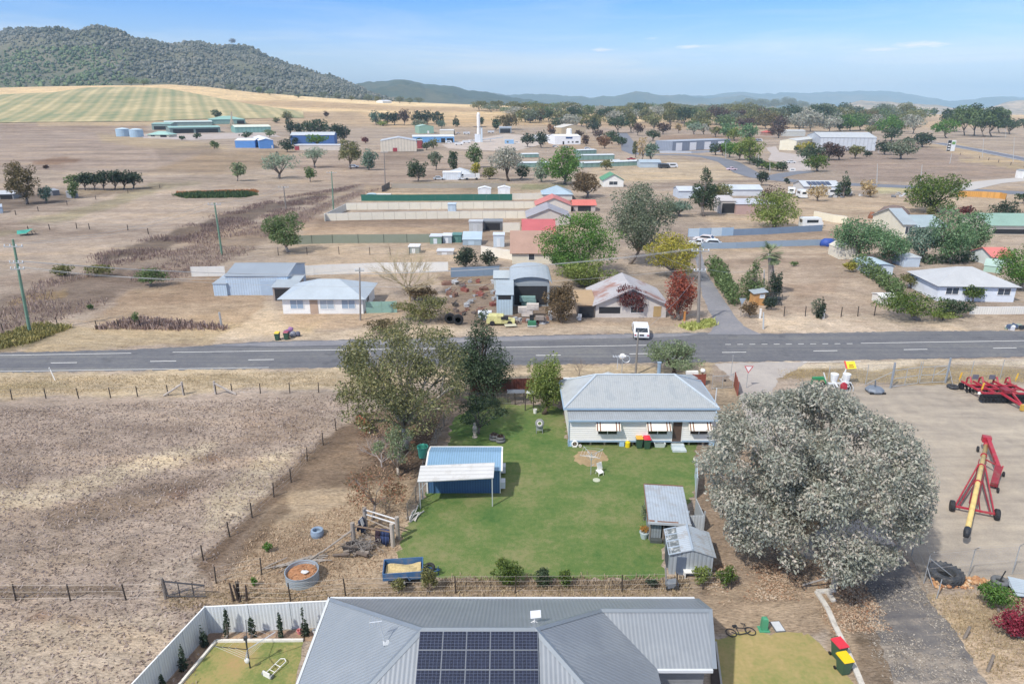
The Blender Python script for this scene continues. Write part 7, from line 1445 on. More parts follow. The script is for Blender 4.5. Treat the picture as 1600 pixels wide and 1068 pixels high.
for i, (x, y, lb) in enumerate(((772, 687, 'grey tyre planter on the lawn, left one of two'), (782, 690, 'grey tyre planter on the lawn, right one of two'))):
    B = G(x, y); o = thing('tyre_planter', lb, 'planter', B, group='tyre planters on the lawn'); MB().ring(.32, .14, (0, 0, .16), 18, 8).ring(.3, .12, (0, .05, .42), 18, 8).build('tyre', M('6d6f70', .85, .12, 4), o, smooth=True); cards_mesh('plant', leaf_cards([(0, 0, .55, .3, .3, .18)], 160, .14, 2, np.random.RandomState(i)), LM['plum'], o)
B = G(742, 683); o = thing('garden_statue', 'pale concrete garden statue under the vase-shaped fruit tree', 'statue', B); cst = M('c3b8ac', .9, .12, 5); MB().lathe([(.24, 0), (.24, .1), (.15, .14), (.13, .5), (.2, .58), (.2, .66)], 10).build('pedestal', cst, o); MB().lathe([(.16, .66), (.2, .9), (.16, 1.15), (.07, 1.22), (.12, 1.32), (.11, 1.45), (.01, 1.5)], 12).build('figure', cst, o, smooth=True)
lathe_thing('feed_bucket', 'tall turquoise feed tub in the dirt yard by the netting fence', 'tub', (661, 713), [(.36, 0), (.47, .95), (.5, .95), (.5, 1.0), (.44, 1.0), (.36, .12), (.01, .1)], M('5cc0a8', .5, .06, 3), 18)
o = lathe_thing('tree_stump', 'brown bark stump beside the pale trunk of the olive gum', 'stump', (645, 701), [(.42, 0), (.3, .25), (.26, .7), (.1, .78), (.01, .76)], M('86644a', .95, .3, 5), 9)
B = G(827, 641); o = thing('bird_feeder', 'dark timber bird table with white basin near the lime tree', 'bird table', B)
for x in (-.4, .4): MB().box(x-.05, -.05, 0, x+.05, .05, 1.7).build('leg', post_dark, o)
MB().box(-.55, -.3, 1.7, .55, .3, 1.78).build('table_top', post_dark, o); MB().lathe([(.1, 1.78), (.45, 1.95), (.4, 2.05), (.01, 2.0)], 14, (.1, 0, 0)).build('basin', M('d3d5d3', .7, .1, 4), o)
lathe_thing('white_bucket', 'small white bucket beside the bird table', 'bucket', (836, 645), [(.16, 0), (.2, .42), (.17, .42), (.14, .06), (.01, .05)], white)
B = G(806, 626); o = thing('garden_table', 'dark table standing in the fenced corner behind the lime tree', 'table', B); MB().box(-.9, -.45, 1.0, .9, .45, 1.08).build('table_top', M('6d727a', .6, .1, 3), o)
for x in (-.8, .8):
    for y in (-.35, .35): MB().box(x-.05, y-.05, 0, x+.05, y+.05, 1.0).build('leg', post_dark, o)
wire_fence('dark netting fence of the back corner beneath the dark tree', [[(712, 624), (735, 632), (770, 632), (805, 632), (830, 630)]], 1.3, .05, 2, net=mesh_net('5f6164', .35))
B = G(990, 690); o = thing('fire_pit', 'round dark garden ornament with red flowers behind the house bins', 'ornament', B); MB().lathe([(.1, .0), (.12, .55), (.62, .95), (.7, 1.1), (.6, 1.06), (.01, .8)], 16).build('bowl', M('6d625e', .7, .15, 4), o); cards_mesh('flowers', leaf_cards([(0, 0, 1.1, .45, .4, .16)], 150, .12, 1.5, np.random.RandomState(2)), LM['rosy'], o)
B = G(980.5, 698); o = thing('gas_drum', 'bright yellow plastic drum against the house stumps', 'drum', B); MB().lathe([(.2, 0), (.22, .03), (.22, .5), (.1, .58), (.1, .64), (.01, .64)], 14).build('body', M('e8cc22', .4, .05, 4), o); MB().lathe([(.07, .641), (.07, .68), (.01, .68)], 8).build('cap', white, o)
B = G(898, 698); o = thing('hose_reel', 'white hose reel wheel on the grass at the house corner', 'hose reel', B); R2_ = Matrix.Rotation(rad(80), 3, 'X'); MB().ring(.24, .07, (0, 0, .3), 18, 7, 1, R2_).build('reel', white, o, smooth=True); MB().lathe([(.09, -.1), (.09, .1)], 10, (0, 0, .3), 'Y').build('hub', M('8d7d6d', .7, .1, 4), o); MB().ring(.1, .05, (.48, 0, .12), 14, 6, 1, R2_).box(-.2, -.1, 0, .2, .1, .05).build('stand', M('dcd9d3', .6, .05, 4), o)
B = G(1030, 697); o = thing('white_basin', 'white plastic laundry basket beside the back step', 'basket', B); MB().add([(-.4, -.22, 0), (.4, -.22, 0), (.4, .22, 0), (-.4, .22, 0), (-.5, -.3, .4), (.5, -.3, .4), (.5, .3, .4), (-.5, .3, .4), (-.42, -.24, .38), (.42, -.24, .38), (.42, .24, .38), (-.42, .24, .38), (-.35, -.2, .08), (.35, -.2, .08), (.35, .2, .08), (-.35, .2, .08)], [(0, 3, 2, 1), (0, 1, 5, 4), (1, 2, 6, 5), (2, 3, 7, 6), (3, 0, 4, 7), (4, 5, 9, 8), (5, 6, 10, 9), (6, 7, 11, 10), (7, 4, 8, 11), (8, 9, 13, 12), (9, 10, 14, 13), (10, 11, 15, 14), (11, 8, 12, 15), (12, 13, 14, 15)]).build('body', M('d9e0dc', .5, .06, 4), o)
MB().bar((-.8, .35, .35), (.9, .38, .38), .12).build('plank', M('b9a078', .9, .15, 3), o)
B = G(1006, 840); o = thing('flower_pot', 'pale pot of orange flowers at the potting shed corner', 'plant pot', B); MB().lathe([(.2, 0), (.3, .45), (.33, .45), (.33, .52), (.26, .52), (.2, .4), (.01, .4)], 14).build('pot', M('b9c6c9', .7, .1, 4), o); cards_mesh('plant', leaf_cards([(0, 0, .75, .3, .3, .22)], 220, .13, 2, np.random.RandomState(6)), leaf_mat('b07a3c', 'd09a4a', '6a6a3a'), o)
tree('pale shrub growing against the potting shed wall', 'palegreen', (1006, 812), (1000, 786, 1013, 810), cat='shrub', nc=8)
B = G(1079, 899); o = thing('garden_bench', 'small white bench against the garden shed front', 'bench', B); MB().box(-.5, -.3, .4, .5, .1, .46).build('seat', white, o); MB().box(-.5, .1, .4, .5, .15, .75).build('backrest', white, o)
for x in (-.46, .4): MB().box(x, -.28, 0, x+.06, .1, .4).build('leg', white, o)
B = G(1049, 918); o = thing('garden_trolley', 'grey broken trolley beside the leaning post below the garden shed', 'trolley', B); MB().obox((0, 0, .35), (.7, .5, .3), .2).build('tray', M('7f858c', .6, .15, 3), o)
for x in (-.25, .25): MB().lathe([(.03, 0), (.17, 0), (.17, .07), (.03, .07)], 12, (x, -.28, .17), 'Y').build('wheel', M('3a3b3d', .8, .1, 3), o)
MB().tube([(-.35, .0, .4), (-.45, .1, 1.5)], .05, 6).build('handle', M('8f8f90', .6, .1, 3), o)
# stock tank, tub, trailer
B = G(473, 905); Rt = 1.03; o = thing('stock_tank', 'round corrugated zinc stock tank filled with dry debris', 'tank', B)
zk = M('aab7c1', .5, .1, 1.5, metal=.25, rib=(0, 0, 1, .13), ribamp=.2); MB().lathe([(Rt, 0), (Rt, .72), (Rt+.03, .74), (Rt-.03, .74), (Rt-.05, .5), (.01, .48)], 40).build('wall', zk, o); mb = MB()
for i in range(120): a = rnd.uniform(0, 6.28); q = rnd.uniform(0, .9); p = Vector((q*math.cos(a), q*math.sin(a), .52+rnd.uniform(0, .12))); d = Vector((rnd.gauss(0, 1), rnd.gauss(0, 1), .1)).normalized()*rnd.uniform(.1, .4); mb.tube([p-d*.5, p+d*.5], .02, 3)
MB().lathe([(.96, .5), (.7, .56), (.01, .6)], 24).build('soil', M('a97a58', .95, .3, 5), o); mb.build('debris', M('b98e6b', .95, .35, 6), o); MB().blob((.25, -.1, .66), (.28, .2, .1), 4, .35).build('pale_rag', M('d3d5d6', .8, .1, 5), o)
lathe_thing('feed_tub', 'blue-grey round tyre feeder in the dirt paddock', 'feeder', (496, 836), [(.42, 0), (.46, .2), (.42, .48), (.3, .5), (.26, .42), (.3, .2), (.01, .15)], M('8b9db0', .6, .12, 4), 20)
B = G(631, 902); o = thing('box_trailer', 'blue box trailer loaded with straw, parked by the rear fence', 'trailer', B, rad(6)); bl = M('466f9c', .5, .1, 2, dirt=('8d7d6d', .35, 2.0)); bd = M('35577f', .6, .1, 2)
MB().box(-1.2, -.7, .42, 1.2, .7, .5).build('tray_floor', bd, o)
for r_ in ((-1.2, -.75, .42, 1.2, -.7, .95), (-1.2, .7, .42, 1.2, .75, .95), (-1.25, -.75, .42, -1.2, .75, .95), (1.2, -.75, .42, 1.25, .75, .95)): MB().box(*r_).build('side_panel', bl, o)
mb = MB(); V_, F_ = [], []
for i in range(10):
    for j in range(7): V_.append((-1.1+i*.244, -.6+j*.2, .62+.1*math.sin(i*.9)*math.cos(j)+rnd.uniform(-.03, .05)))
for i in range(9):
    for j in range(6): F_.append((i*7+j, (i+1)*7+j, (i+1)*7+j+1, i*7+j+1))
mb.add(V_, F_).build('straw_load', M('c3b082', .95, .25, 7), o)
for y in (-.82, .82):
    wl = MB().lathe([(.1, -.08), (.3, -.08), (.32, -.04), (.32, .04), (.3, .08), (.1, .08)], 18, (0, y, .32), 'Y').build('wheel', M('26272a', .8, .1, 4), o); MB().lathe([(.01, -.09), (.17, -.09), (.17, .09), (.01, .09)], 14, (0, y, .32), 'Y').build('rim', M('b9bcbf', .4, .05, 4), wl)
    MB().tube([(-.45, y, .4), (-.3, y, .66), (.3, y, .66), (.45, y, .4)], .05, 6).build('mudguard', bl, o)
MB().bar((1.2, -.5, .42), (2.3, 0, .42), .07).bar((1.2, .5, .42), (2.3, 0, .42), .07).build('drawbar', bd, o); MB().ring(.27, .1, (1.65, .05, .62), 18, 8, 1, Matrix.Rotation(rad(18), 3, 'X')).build('spare_wheel', M('2a2b2d', .8, .1, 4), o, smooth=True); MB().tube([(2.2, 0, 0), (2.2, 0, .7)], .03, 6).build('jockey_stand', bd, o)
B = G(648, 806); o = thing('timber_offcuts', 'heap of pale offcuts by the carport post', 'wood pile', B)
for i in range(9): a = rnd.uniform(.6, 1.6); p = Vector((rnd.uniform(-.4, .4), rnd.uniform(-.6, .6), .05+i*.03)); d = Vector((math.cos(a), math.sin(a), .1))*.5; MB().bar(p-d, p+d, .07).build('offcut', M('d0ccc6', .8, .1, 3), o)
# ------------------------------------------------------------------ corner lawn and front garden things
B = G(391, 1043); o = thing('clothes_hoist', 'black folding clothes hoist on the small corner lawn', 'clothes line', B); bk = M('3a3d40', .5, .1, 3); MB().tube([(0, 0, 0), (0, 0, 1.95)], .04, 7).obox((0, 0, 2.0), (.16, .16, .18)).build('mast', bk, o)
for a in (.35, 1.92, 3.5, 5.06): MB().tube([(0, 0, 1.25), (1.5*math.cos(a), 1.5*math.sin(a), 1.95)], .022, 5).build('arm', bk if a in (3.5, 1.92) else M('c3c7ca', .4, .05, 3, metal=.4), o)
mb = MB()
for k in (.4, .6, .8, 1):
    for i in range(4): a, b = .35+1.5708*i, .35+1.5708*(i+1); z = 1.25+.7*k; mb.tube([(1.5*k*math.cos(a), 1.5*k*math.sin(a), z), (1.5*k*math.cos(b), 1.5*k*math.sin(b), z)], .005, 3)
mb.build('line', M('c9ccd0', .5, .05, 3), o)
B2 = B+Vector((-.05, -.12, .62)); o = thing('peg_bag', 'white peg bag hanging on the black clothes hoist', 'bag', B2); MB().blob((0, 0, 0), (.14, .07, .19), 3, .08, 2).build('bag', white, o, smooth=True); MB().tube([(0, 0, .15), (.02, .08, .4)], .01, 4).build('strap', white, o)
B = G(430, 1046); o = thing('hand_trolley', 'white tubular hand trolley lying on the corner lawn', 'trolley', B, rad(62)); mb = MB()
for y in (-.2, .2): mb.tube([(-.55, y, .1), (.6, y, .16)], .025, 6)
mb.tube([(.6, -.2, .16), (.7, 0, .17), (.6, .2, .16)], .025, 6).tube([(-.2, -.2, .12), (-.2, .2, .12)], .02, 5).tube([(.2, -.2, .14), (.2, .2, .14)], .02, 5).build('frame', white, o); MB().box(-.6, -.25, .02, -.55, .25, .35).build('toe_plate', white, o)
for y in (-.3, .3): MB().lathe([(.02, -.04), (.12, -.04), (.12, .04), (.02, .04)], 10, (-.5, y, .12), 'Y').build('wheel', M('8d9093', .7, .1, 4), o)
e_ = M('e3dfd6', .85, .08, 2); B = G(338, 1002); mb = MB()
for a, b in (((474, 1001), (338, 1002)), ((338, 1002), (278, 1074)), ((278, 1074), (190, 1250))): mb.bar(G(*a)-B+Vector((0, 0, .06)), G(*b)-B+Vector((0, 0, .06)), .14, .16)
o = mb.build('lawn_edging', e_, None, B); tag(o, 'pale concrete edging around the small corner lawn', 'edging')
B = G(468, 989); o = thing('garden_gnome', 'small pink and white pots among the fence shrubs', 'pots', B)
for x, c_ in ((0, 'd98a8a'), (.9, 'e3e3e0')): MB().lathe([(.1, 0), (.15, .25), (.12, .25), (.08, .04), (.01, .03)], 10, (x, 0, 0)).build('pot', M(c_, .7, .08, 4), o)
o['label'] = 'pink pot and white pot at the foot of the fence'; o.name = 'flower_pot'
B = G(434, 975); MB().tube([(-1.6, -.6, .05), (0, 0, .9)], .03, 5)
B = G(1193, 983); o = thing('service_pillar', 'green electricity pillar on the front lawn', 'pillar', B); gp = M('4f9a76', .5, .06, 3); MB().box(-.17, -.15, 0, .17, .15, .72).build('body', gp, o); MB().lathe([(.22, .72), (.2, .82), (.1, .88), (.01, .88)], 4, (0, 0, 0), 'Z', rad(45)).build('cap', gp, o)
MB().box(-.3, -.25, 0, .3, .25, .05).build('plinth', gp, o)
B = G(1215, 979); o = thing('pit_cover', 'square grey concrete pit lid in the front lawn', 'pit lid', B, .1); MB().box(-.3, -.42, 0, .3, .42, .06).build('frame', M('6b6d70', .8, .1, 3), o); MB().box(-.25, -.37, .061, .25, .37, .075).build('lid', M('c9ccce', .9, .06, 3), o)
B = G(1156, 989); o = thing('scooter', 'black bicycle lying on its side on the front lawn', 'bicycle', B); o.name = 'bicycle'; bk2 = M('2e2f33', .6, .15, 4); fl_ = Matrix.Rotation(rad(6), 3, 'Y')
MB().ring(.3, .03, (.62, .1, .08), 20, 6, 1, fl_).build('wheel', bk2, o, smooth=True); MB().ring(.3, .03, (-.5, .0, .06), 20, 6, 1, fl_).build('wheel', bk2, o, smooth=True); MB().tube([(-.5, 0, .1), (-.1, -.2, .12), (.35, -.1, .12), (.62, .1, .1)], .03, 6).tube([(-.1, -.2, .12), (-.15, .3, .14), (.35, .28, .14), (.35, -.1, .12)], .028, 6).build('frame', bk2, o); MB().tube([(.3, .3, .2), (.42, .5, .22), (.2, .62, .2)], .025, 6).build('handlebar', bk2, o); MB().obox((-.2, .42, .16), (.26, .14, .06), .3).build('saddle', bk2, o)
k_ = M('cfcac0', .9, .14, 1.5, dirt=('8f857a', .5, 1.2)); B = G(1278, 925); mb = MB()
kp = [(1304, 923), (1276, 925), (1292, 950), (1305, 980), (1320, 1010), (1340, 1055), (1352, 1085), (1420, 1240)]
for a, b in zip(kp[:-1], kp[1:]): mb.bar(G(*a)-B+Vector((0, 0, .05)), G(*b)-B+Vector((0, 0, .05)), .3, .16)
mb.bar(G(1292, 925)-B+Vector((0, 0, .05)), G(1303, 940)-B+Vector((0, 0, .05)), .28, .16); o = mb.build('concrete_kerb', k_, None, B); tag(o, 'pale concrete kerb with a square return beside the driveway', 'kerb')
B = G(1302, 920); o = thing('gate_post', 'grey timber gate post with a brace rail under the silver gum', 'post', B); MB().tube([(0, 0, -.1), (-.05, 0, 1.55)], [.16, .15], 8).build('post', M('a39d98', .95, .2, 3), o); MB().tube([(-.05, 0, 1.0), (-1.9, .1, .25)], .055, 6).build('brace', M('9a948e', .95, .2, 3), o)
for lb, f_, h, lx in (('short leaning grey stake on the dry verge beside the driveway', (1506, 997), .75, .2), ('short grey stake lowest on the dry verge', (1543, 1048), 1.0, .12)): B = G(*f_); o = thing('timber_stake', lb, 'stake', B); MB().tube([(0, 0, -.05), (lx, .05, h)], [.09, .08], 6).build('stake', post_wood, o); MB().tube([(lx, .05, h), (lx*1.02, .05, h+.03)], .085, 6).build('cap', M('7d746b', .9, .1, 3), o)
B = G(1117, 1035); mb = MB(); e2_ = thing('garden_bed', 'narrow dark mulch bed with edging against the long grey house', 'garden bed', Pz(1110, 1010)); Q_ = [Pz(1108, 1005), Pz(1117, 1004), Pz(1128, 1090), Pz(1112, 1090)]; B = Q_[0]; MB().prism([(p.x-B.x, p.y-B.y) for p in Q_], 0, .08).build('mulch', M('4f443f', .95, .3, 5), e2_, Q_[0]-Pz(1110, 1010)); mb.bar(Q_[1]-Pz(1110, 1010)+Vector((.05, 0, .05)), Q_[2]-Pz(1110, 1010)+Vector((.05, 0, .05)), .1, .14); mb.build('edging', M('b5b2ac', .9, .1, 3), e2_)
# ------------------------------------------------------------------ tyres, stones and shrubs at the yard corner
rub = M('3a3d42', .85, .14, 4, dirt=('6d6a66', .4, 2))
B = G(1476, 902); R0 = 1.0; o = thing('tractor_tyre', 'huge lugged tractor tyre lying flat in the gravel yard', 'tyre', B, .3); MB().lathe([(.56, .08), (.62, .02), (.9, .0), (R0, .08), (R0, .47), (.9, .55), (.62, .53), (.56, .47), (.56, .08)], 40).build('carcass', rub, o); mb = MB()
for i in range(22): a = i*6.2832/22; mb.obox((R0*math.cos(a), R0*math.sin(a), .17), (.1, .13, .3), a+0, .55).obox((R0*math.cos(a+.14), R0*math.sin(a+.14), .4), (.1, .13, .3), a+.14, -.55)
mb.build('lugs', rub, o)
B = G(1559, 917); o = thing('car_tyre', 'pair of stacked grey tyres with a dark stake at the stone row end', 'tyre', B); MB().ring(.36, .16, (0, 0, .17), 20, 8).build('tyre', M('55585c', .85, .12, 4), o, smooth=True); MB().ring(.35, .15, (.05, .04, .45), 20, 8).build('tyre', M('6a6c6e', .85, .12, 4), o, smooth=True); MB().tube([(-.1, 0, .1), (.3, .1, 1.15)], .04, 5).build('stake', dark_m, o)
gx0, gx1 = G(1460, 915), G(1549, 912); proto = None; st = [M(c_, .9, .18, 5) for c_ in ('c39a72', 'b58860', 'd3b28c', 'a87a58', 'cdb79c')]
for i in range(150):
    t = rnd.random(); p = gx0.lerp(gx1, t); s_ = rnd.uniform(.09, .19); p = p+Vector((0, rnd.uniform(-.42, .42)+.1, s_*.4+(.12 if rnd.random() < .35 else 0)))
    if i < 12:
        c = MB().blob((0, 0, 0), (1, .8, .62), i+40, .22, 1).build('stone', st[i % 5], None, p); (proto := (proto or [])).append(c)
    else: c = proto[i % 12].copy(); COL.objects.link(c); c.location = p
    c.scale = (s_, s_, s_); c.rotation_euler = (rnd.uniform(-.4, .4), rnd.uniform(-.4, .4), rnd.uniform(0, 6.28)); tag(c, 'orange-brown fieldstone in the low stone row beside the gravel yard', 'stone', 'fieldstones in the row beside the yard')
B = G(1600, 925); o = thing('sheet_stack', 'stack of pale grey roofing sheets at the right edge', 'sheets', B, -.25)
for i in range(4): MB().obox((rnd.uniform(-.1, .1)+.2, rnd.uniform(-.1, .1), .15+i*.07), (2.0, 1.5, .03), rnd.uniform(-.15, .15)).build('sheet', M('b3bfc8', .5, .1, 2, rib=(0, 1, 0, .18)), o)
MB().obox((0, .5, .06), (1.8, .1, .1)).obox((0, -.5, .06), (1.8, .1, .1)).build('bearer', post_dark, o)
# ------------------------------------------------------------------ farm machines in the gravel yard
redm = M('ad2c3e', .5, .12, 2, dirt=('8d6a5e', .4, 1.8)); redd = M('8a2835', .55, .12, 2, dirt=('7d6258', .4, 1.8)); yel = M('dcc27c', .5, .1, 2, dirt=('a8946a', .4, 1.5)); blk = M('26272b', .7, .12, 4)
def wheel(o, c, R, w_, rz=0, rim='d9d9d6', axis='X', Rr=.45):
    wl = MB().lathe([(R*Rr, -w_/2), (R*.93, -w_/2), (R, -w_*.3), (R, w_*.3), (R*.93, w_/2), (R*Rr, w_/2)], 20, c, axis, rz).build('wheel', blk, o); MB().lathe([(.01, -w_*.42), (R*Rr, -w_*.42), (R*Rr, w_*.42), (.01, w_*.42)], 14, c, axis, rz).build('rim', M(rim, .4, .06, 4), wl); return wl
# grain auger: feet of its wheels and its ends surveyed from the photograph
W1, W2 = G(1486, 797), G(1556, 811); B = (W1+W2)/2; ax = (W2-W1); axn = ax.normalized(); ang = math.atan2(ax.y, ax.x); o = thing('grain_auger', 'red and yellow grain auger on wheels in the gravel yard', 'grain auger', B)
fwd = Vector((-axn.y, axn.x, 0))
low = G(1538, 706)-B; low.z = .9                     # hopper end resting on its low wheels, further away
topP = Pz(1511, 828, 3.6)-B                        # discharge spout, nearer the viewer
topP = Py(1512, 826, B.y-3.4)-B
tub_a = low; d_ = (topP-tub_a)
MB().tube([tub_a, topP], .17, 12).build('tube', yel, o, smooth=True)
sp_ = topP+d_.normalized()*.15; MB().tube([topP-d_.normalized()*.05, topP+d_.normalized()*.45, topP+d_.normalized()*.55+Vector((0, 0, -.35))], [.21, .22, .16], 12).build('spout', M('2f3238', .6, .1, 3), o, smooth=True)
MB().tube([tub_a-d_.normalized()*.1, tub_a+d_.normalized()*.7], .21, 12).build('collar', redm, o, smooth=True)
wl1, wl2 = W1-B, W2-B; hub1, hub2 = wl1+Vector((0, 0, .42)), wl2+Vector((0, 0, .42))
for c_ in (hub1, hub2): wheel(o, c_, .42, .28, ang, 'c3c3c0')
MB().bar(hub1, hub2, .13, .13).build('axle', redm, o); up = lambda t: tub_a+d_*t
for h_, s_ in ((hub1, 1), (hub2, -1)):
    MB().tube([h_.lerp((hub1+hub2)/2, .12), up(.30)+axn*(-.22*s_)], .06, 6).build('strut', redm, o); MB().tube([h_.lerp((hub1+hub2)/2, .28), up(.45)+axn*(-.22*s_)+Vector((0, 0, -.15))], .065, 6).build('strut', redd, o); MB().tube([h_.lerp((hub1+hub2)/2, .75), up(.62)+axn*(-.2*s_)+Vector((0, 0, -.2))], .04, 6).build('strut', redd, o); MB().tube([up(.22)+axn*(-.25*s_)+Vector((0, 0, -.1)), up(.72)+axn*(-.25*s_)+Vector((0, 0, -.28))], .035, 6).build('rail', redd, o)
mb = MB()
for t in (.18, .32, .52): c_ = up(t); mb.tube([c_-d_.normalized()*.06, c_+d_.normalized()*.06], .24, 12)
mb.build('clamp', redm, o)
hp_ = G(1542, 703)-B; hd = [low+Vector((.15, .2, .35)), G(1556, 745)-B+Vector((0, 0, .9)), G(1552, 760)-B+Vector((0, 0, .5))]
MB().obox(low+Vector((.1, .25, .25)), (.65, .6, .5), ang).build('gearbox', redm, o); MB().bar(hd[0], hd[1], .28, .3).build('swing_hopper_tube', redm, o); MB().bar(up(.2)+Vector((0, 0, -.1)), hd[1]+Vector((0, 0, .1)), .1).build('strut', redm, o)
hb = hd[1]; e_h = G(1551, 765)-B+Vector((0, 0, .45)); MB().bar(hb, e_h, .5, .35).build('intake_hopper', redd, o); MB().bar(hb+Vector((.35, 0, .1)), e_h+Vector((.2, 0, .15)), .1).build('rail', redm, o)
for c_ in (hb+Vector((.65, .1, -.45)), e_h+Vector((.45, .35, -.2)), e_h+Vector((.1, -.4, -.2))): wheel(o, Vector((c_.x, c_.y, .22)), .22, .12, ang, 'e6e6e3')
wheel(o, Vector((low.x-.55, low.y+.1, .26)), .26, .14, ang, '55585c')
# disc plough
B = G(1560, 622); o = thing('disc_plough', 'wide red disc plough with black discs in the gravel yard', 'disc plough', B, rad(-2))
mb = MB()
for z, y in ((.95, -.9), (.95, 1.2), (.95, .2)): MB().bar((-2.4, y, z), (2.4, y, z), .16).build('frame_beam', redm, o)
for x in (-2.3, -1.1, 0, 1.1, 2.3): MB().bar((x, -1.0, 1.0), (x-.5, 2.0, 1.05), .14, .18).build('frame_beam', redm, o)
for s_ in (-1, 1):
    MB().bar((s_*.55, -.9, 1.0), (.25, -3.1, .55), .15, .2).build('drawbar', redm, o)
MB().box(.12, -3.3, .1, .38, -3.0, .7).build('hitch', M('c9a24a', .5, .1, 3), o); MB().box(-.35, -1.2, 1.05, .35, -.2, 1.35).build('toolbox', redd, o)
for rowy, sgn in ((-1.15, 1), (1.4, -1)):
    MB().tube([(-2.5, rowy, .33), (2.5, rowy, .33)], .06, 6).build('disc_shaft', blk, o); MB().box(-2.55, rowy+.15, .55, 2.55, rowy+.3, .82).build('scraper_bar', blk, o); dk = None
    for i in range(15):
        x = -2.45+i*.35
        if dk is None: dk = c = MB().lathe([(.01, .06), (.2, .03), (.34, -.02), (.34, 0), (.2, .06), (.01, .09)], 16, (0, 0, 0), 'X').build('disc', M('3b3e43', .4, .12, 4, metal=.4), o)
        else: c = dk.copy(); COL.objects.link(c); c.parent = o
        c.location = (x, rowy, .34); c.rotation_euler = (0, 0, .28*sgn)
for x in (-2.0, -.75, .75, 2.0): MB().tube([(x, 1.6, 1.0), (x, 2.0, 1.55), (x, 2.35, 1.3), (x, 2.4, .7)], .09, 7).build('spring_arm', redm, o)
for x in (-2.5, -.6, .6, 2.4): wheel(o, (x, 2.3, .38), .38, .26, 0, '55585c')
for x in (-1.35, .35): MB().box(x-.3, 2.1, 1.25, x+.3, 2.16, 1.75).build('rear_board', M('6d6f7a', .5, .1, 3), o)
for x, y in ((-2.9, 2.2), (2.9, 2.2), (-2.3, -.6)): MB().tube([(x, y, 1.0), (x, y, 1.3)], .025, 5).slab([(x-.08, y, 1.25), (x+.1, y, 1.25), (x+.16, y, 1.95), (x+.02, y, 1.95)], .02).build('warning_flag', M('e8b83c', .5, .05, 3), o)
MB().blob((-2.75, -1.0, .95), (.16, .16, .2), 1, .05).build('lamp', white, o)
# seeder with yellow sign, green implement, mower
B = G(1308, 607); o = thing('seed_drill', 'white and red farm implement with a yellow board by the road fence', 'implement', B); 
for x in (-1.2, 1.2): wheel(o, (x, 0, .35), .35, .2, 0, 'd9d9d6')
MB().bar((-1.3, 0, .6), (1.4, 0, .65), .18).bar((-.4, -.8, .55), (-.2, 1.0, .7), .14).bar((.7, -.8, .55), (.6, 1.0, .7), .14).build('frame', M('dcdfe0', .5, .06, 3), o)
for x in (-.35, .95): MB().lathe([(.3, .7), (.42, 1.5), (.42, 1.6), (.01, 1.6)], 10, (x, .3, 0)).build('seed_bin', M('e3e6e6', .5, .05, 3), o)
mb = MB()
for i in range(9): x = -1.3+i*.33; mb.tube([(x, -.2, .65), (x+.05, -.6, .4), (x, -.75, .02)], .035, 5)
mb.build('tine', M('c3c7c9', .5, .08, 3), o); MB().lathe([(.08, 0), (.32, .05), (.32, .25), (.08, .3)], 10, (.35, -.75, .65), 'Y').obox((.3, -.7, .5), (.6, .4, .35)).build('drive_unit', redm, o); MB().bar((-1.2, .2, .8), (-1.5, .4, 1.7), .1).bar((.6, .6, .7), (1.1, .8, 2.2), .1).build('mast', M('dcdfe0', .5, .06, 3), o)
bd_ = MB().obox((1.45, .9, 2.35), (1.15, .06, .85), .1, -.75).build('sign_board', M('f0dc3c', .5, .05, 3), o); MB().obox((.95, .88, 2.38), (.16, .07, .88), .1, -.75).build('red_edge', M('d9564a', .5, .05, 3), o); MB().obox((1.5, .85, 2.39), (.5, .03, .12), .1, -.75).obox((1.5, .7, 2.23), (.6, .03, .1), .1, -.75).build('lettering', M('b58a2a', .6, .05, 3), o)
B = G(1276, 606); o = thing('hay_rake', 'green steel farm implement half hidden by the silver gum', 'implement', B); gr_ = M('2f8a56', .5, .08, 3); MB().bar((-.6, 0, 1.1), (.6, 0, 1.15), .3, .3).bar((.6, 0, 1.1), (1.1, -.4, .2), .14).bar((-.6, 0, 1.0), (-.7, 0, .1), .14).bar((.2, 0, 1.0), (.3, .6, .1), .12).build('frame', gr_, o); wheel(o, (-.7, .1, .3), .3, .15, 0, '2f8a56'); wheel(o, (.75, .3, .3), .3, .15, 0, '2f8a56'); MB().bar((1.0, -.3, .3), (1.9, -1.1, .15), .1).build('drawbar', blk, o)
B = G(1366, 612); o = thing('roller_mower', 'small grey slasher deck near the yard fence', 'implement', B); MB().lathe([(.9, .12), (.95, .3), (.75, .5), (.01, .55)], 8, (0, 0, 0), 'Z', rad(22.5)).build('deck', M('77808c', .5, .1, 3), o); MB().tube([(.05, .1, .5), (.05, .25, 1.2)], .07, 6).build('mast', M('5f666e', .5, .1, 3), o); MB().box(-.85, -.75, .05, .85, -.7, .22).build('skirt', blk, o); wheel(o, (0, .95, .2), .2, .12, 0, '8d9093')
B = G(1488, 606); o = thing('car_tyre', 'black tyre with pale hoop lying at the yard gate post', 'tyre', B); MB().ring(.42, .17, (0, 0, .18), 20, 8).build('tyre', rub, o, smooth=True); MB().ring(.85, .03, (.25, -.45, .05), 22, 5).build('hoop', M('c3b8a6', .8, .1, 3), o)
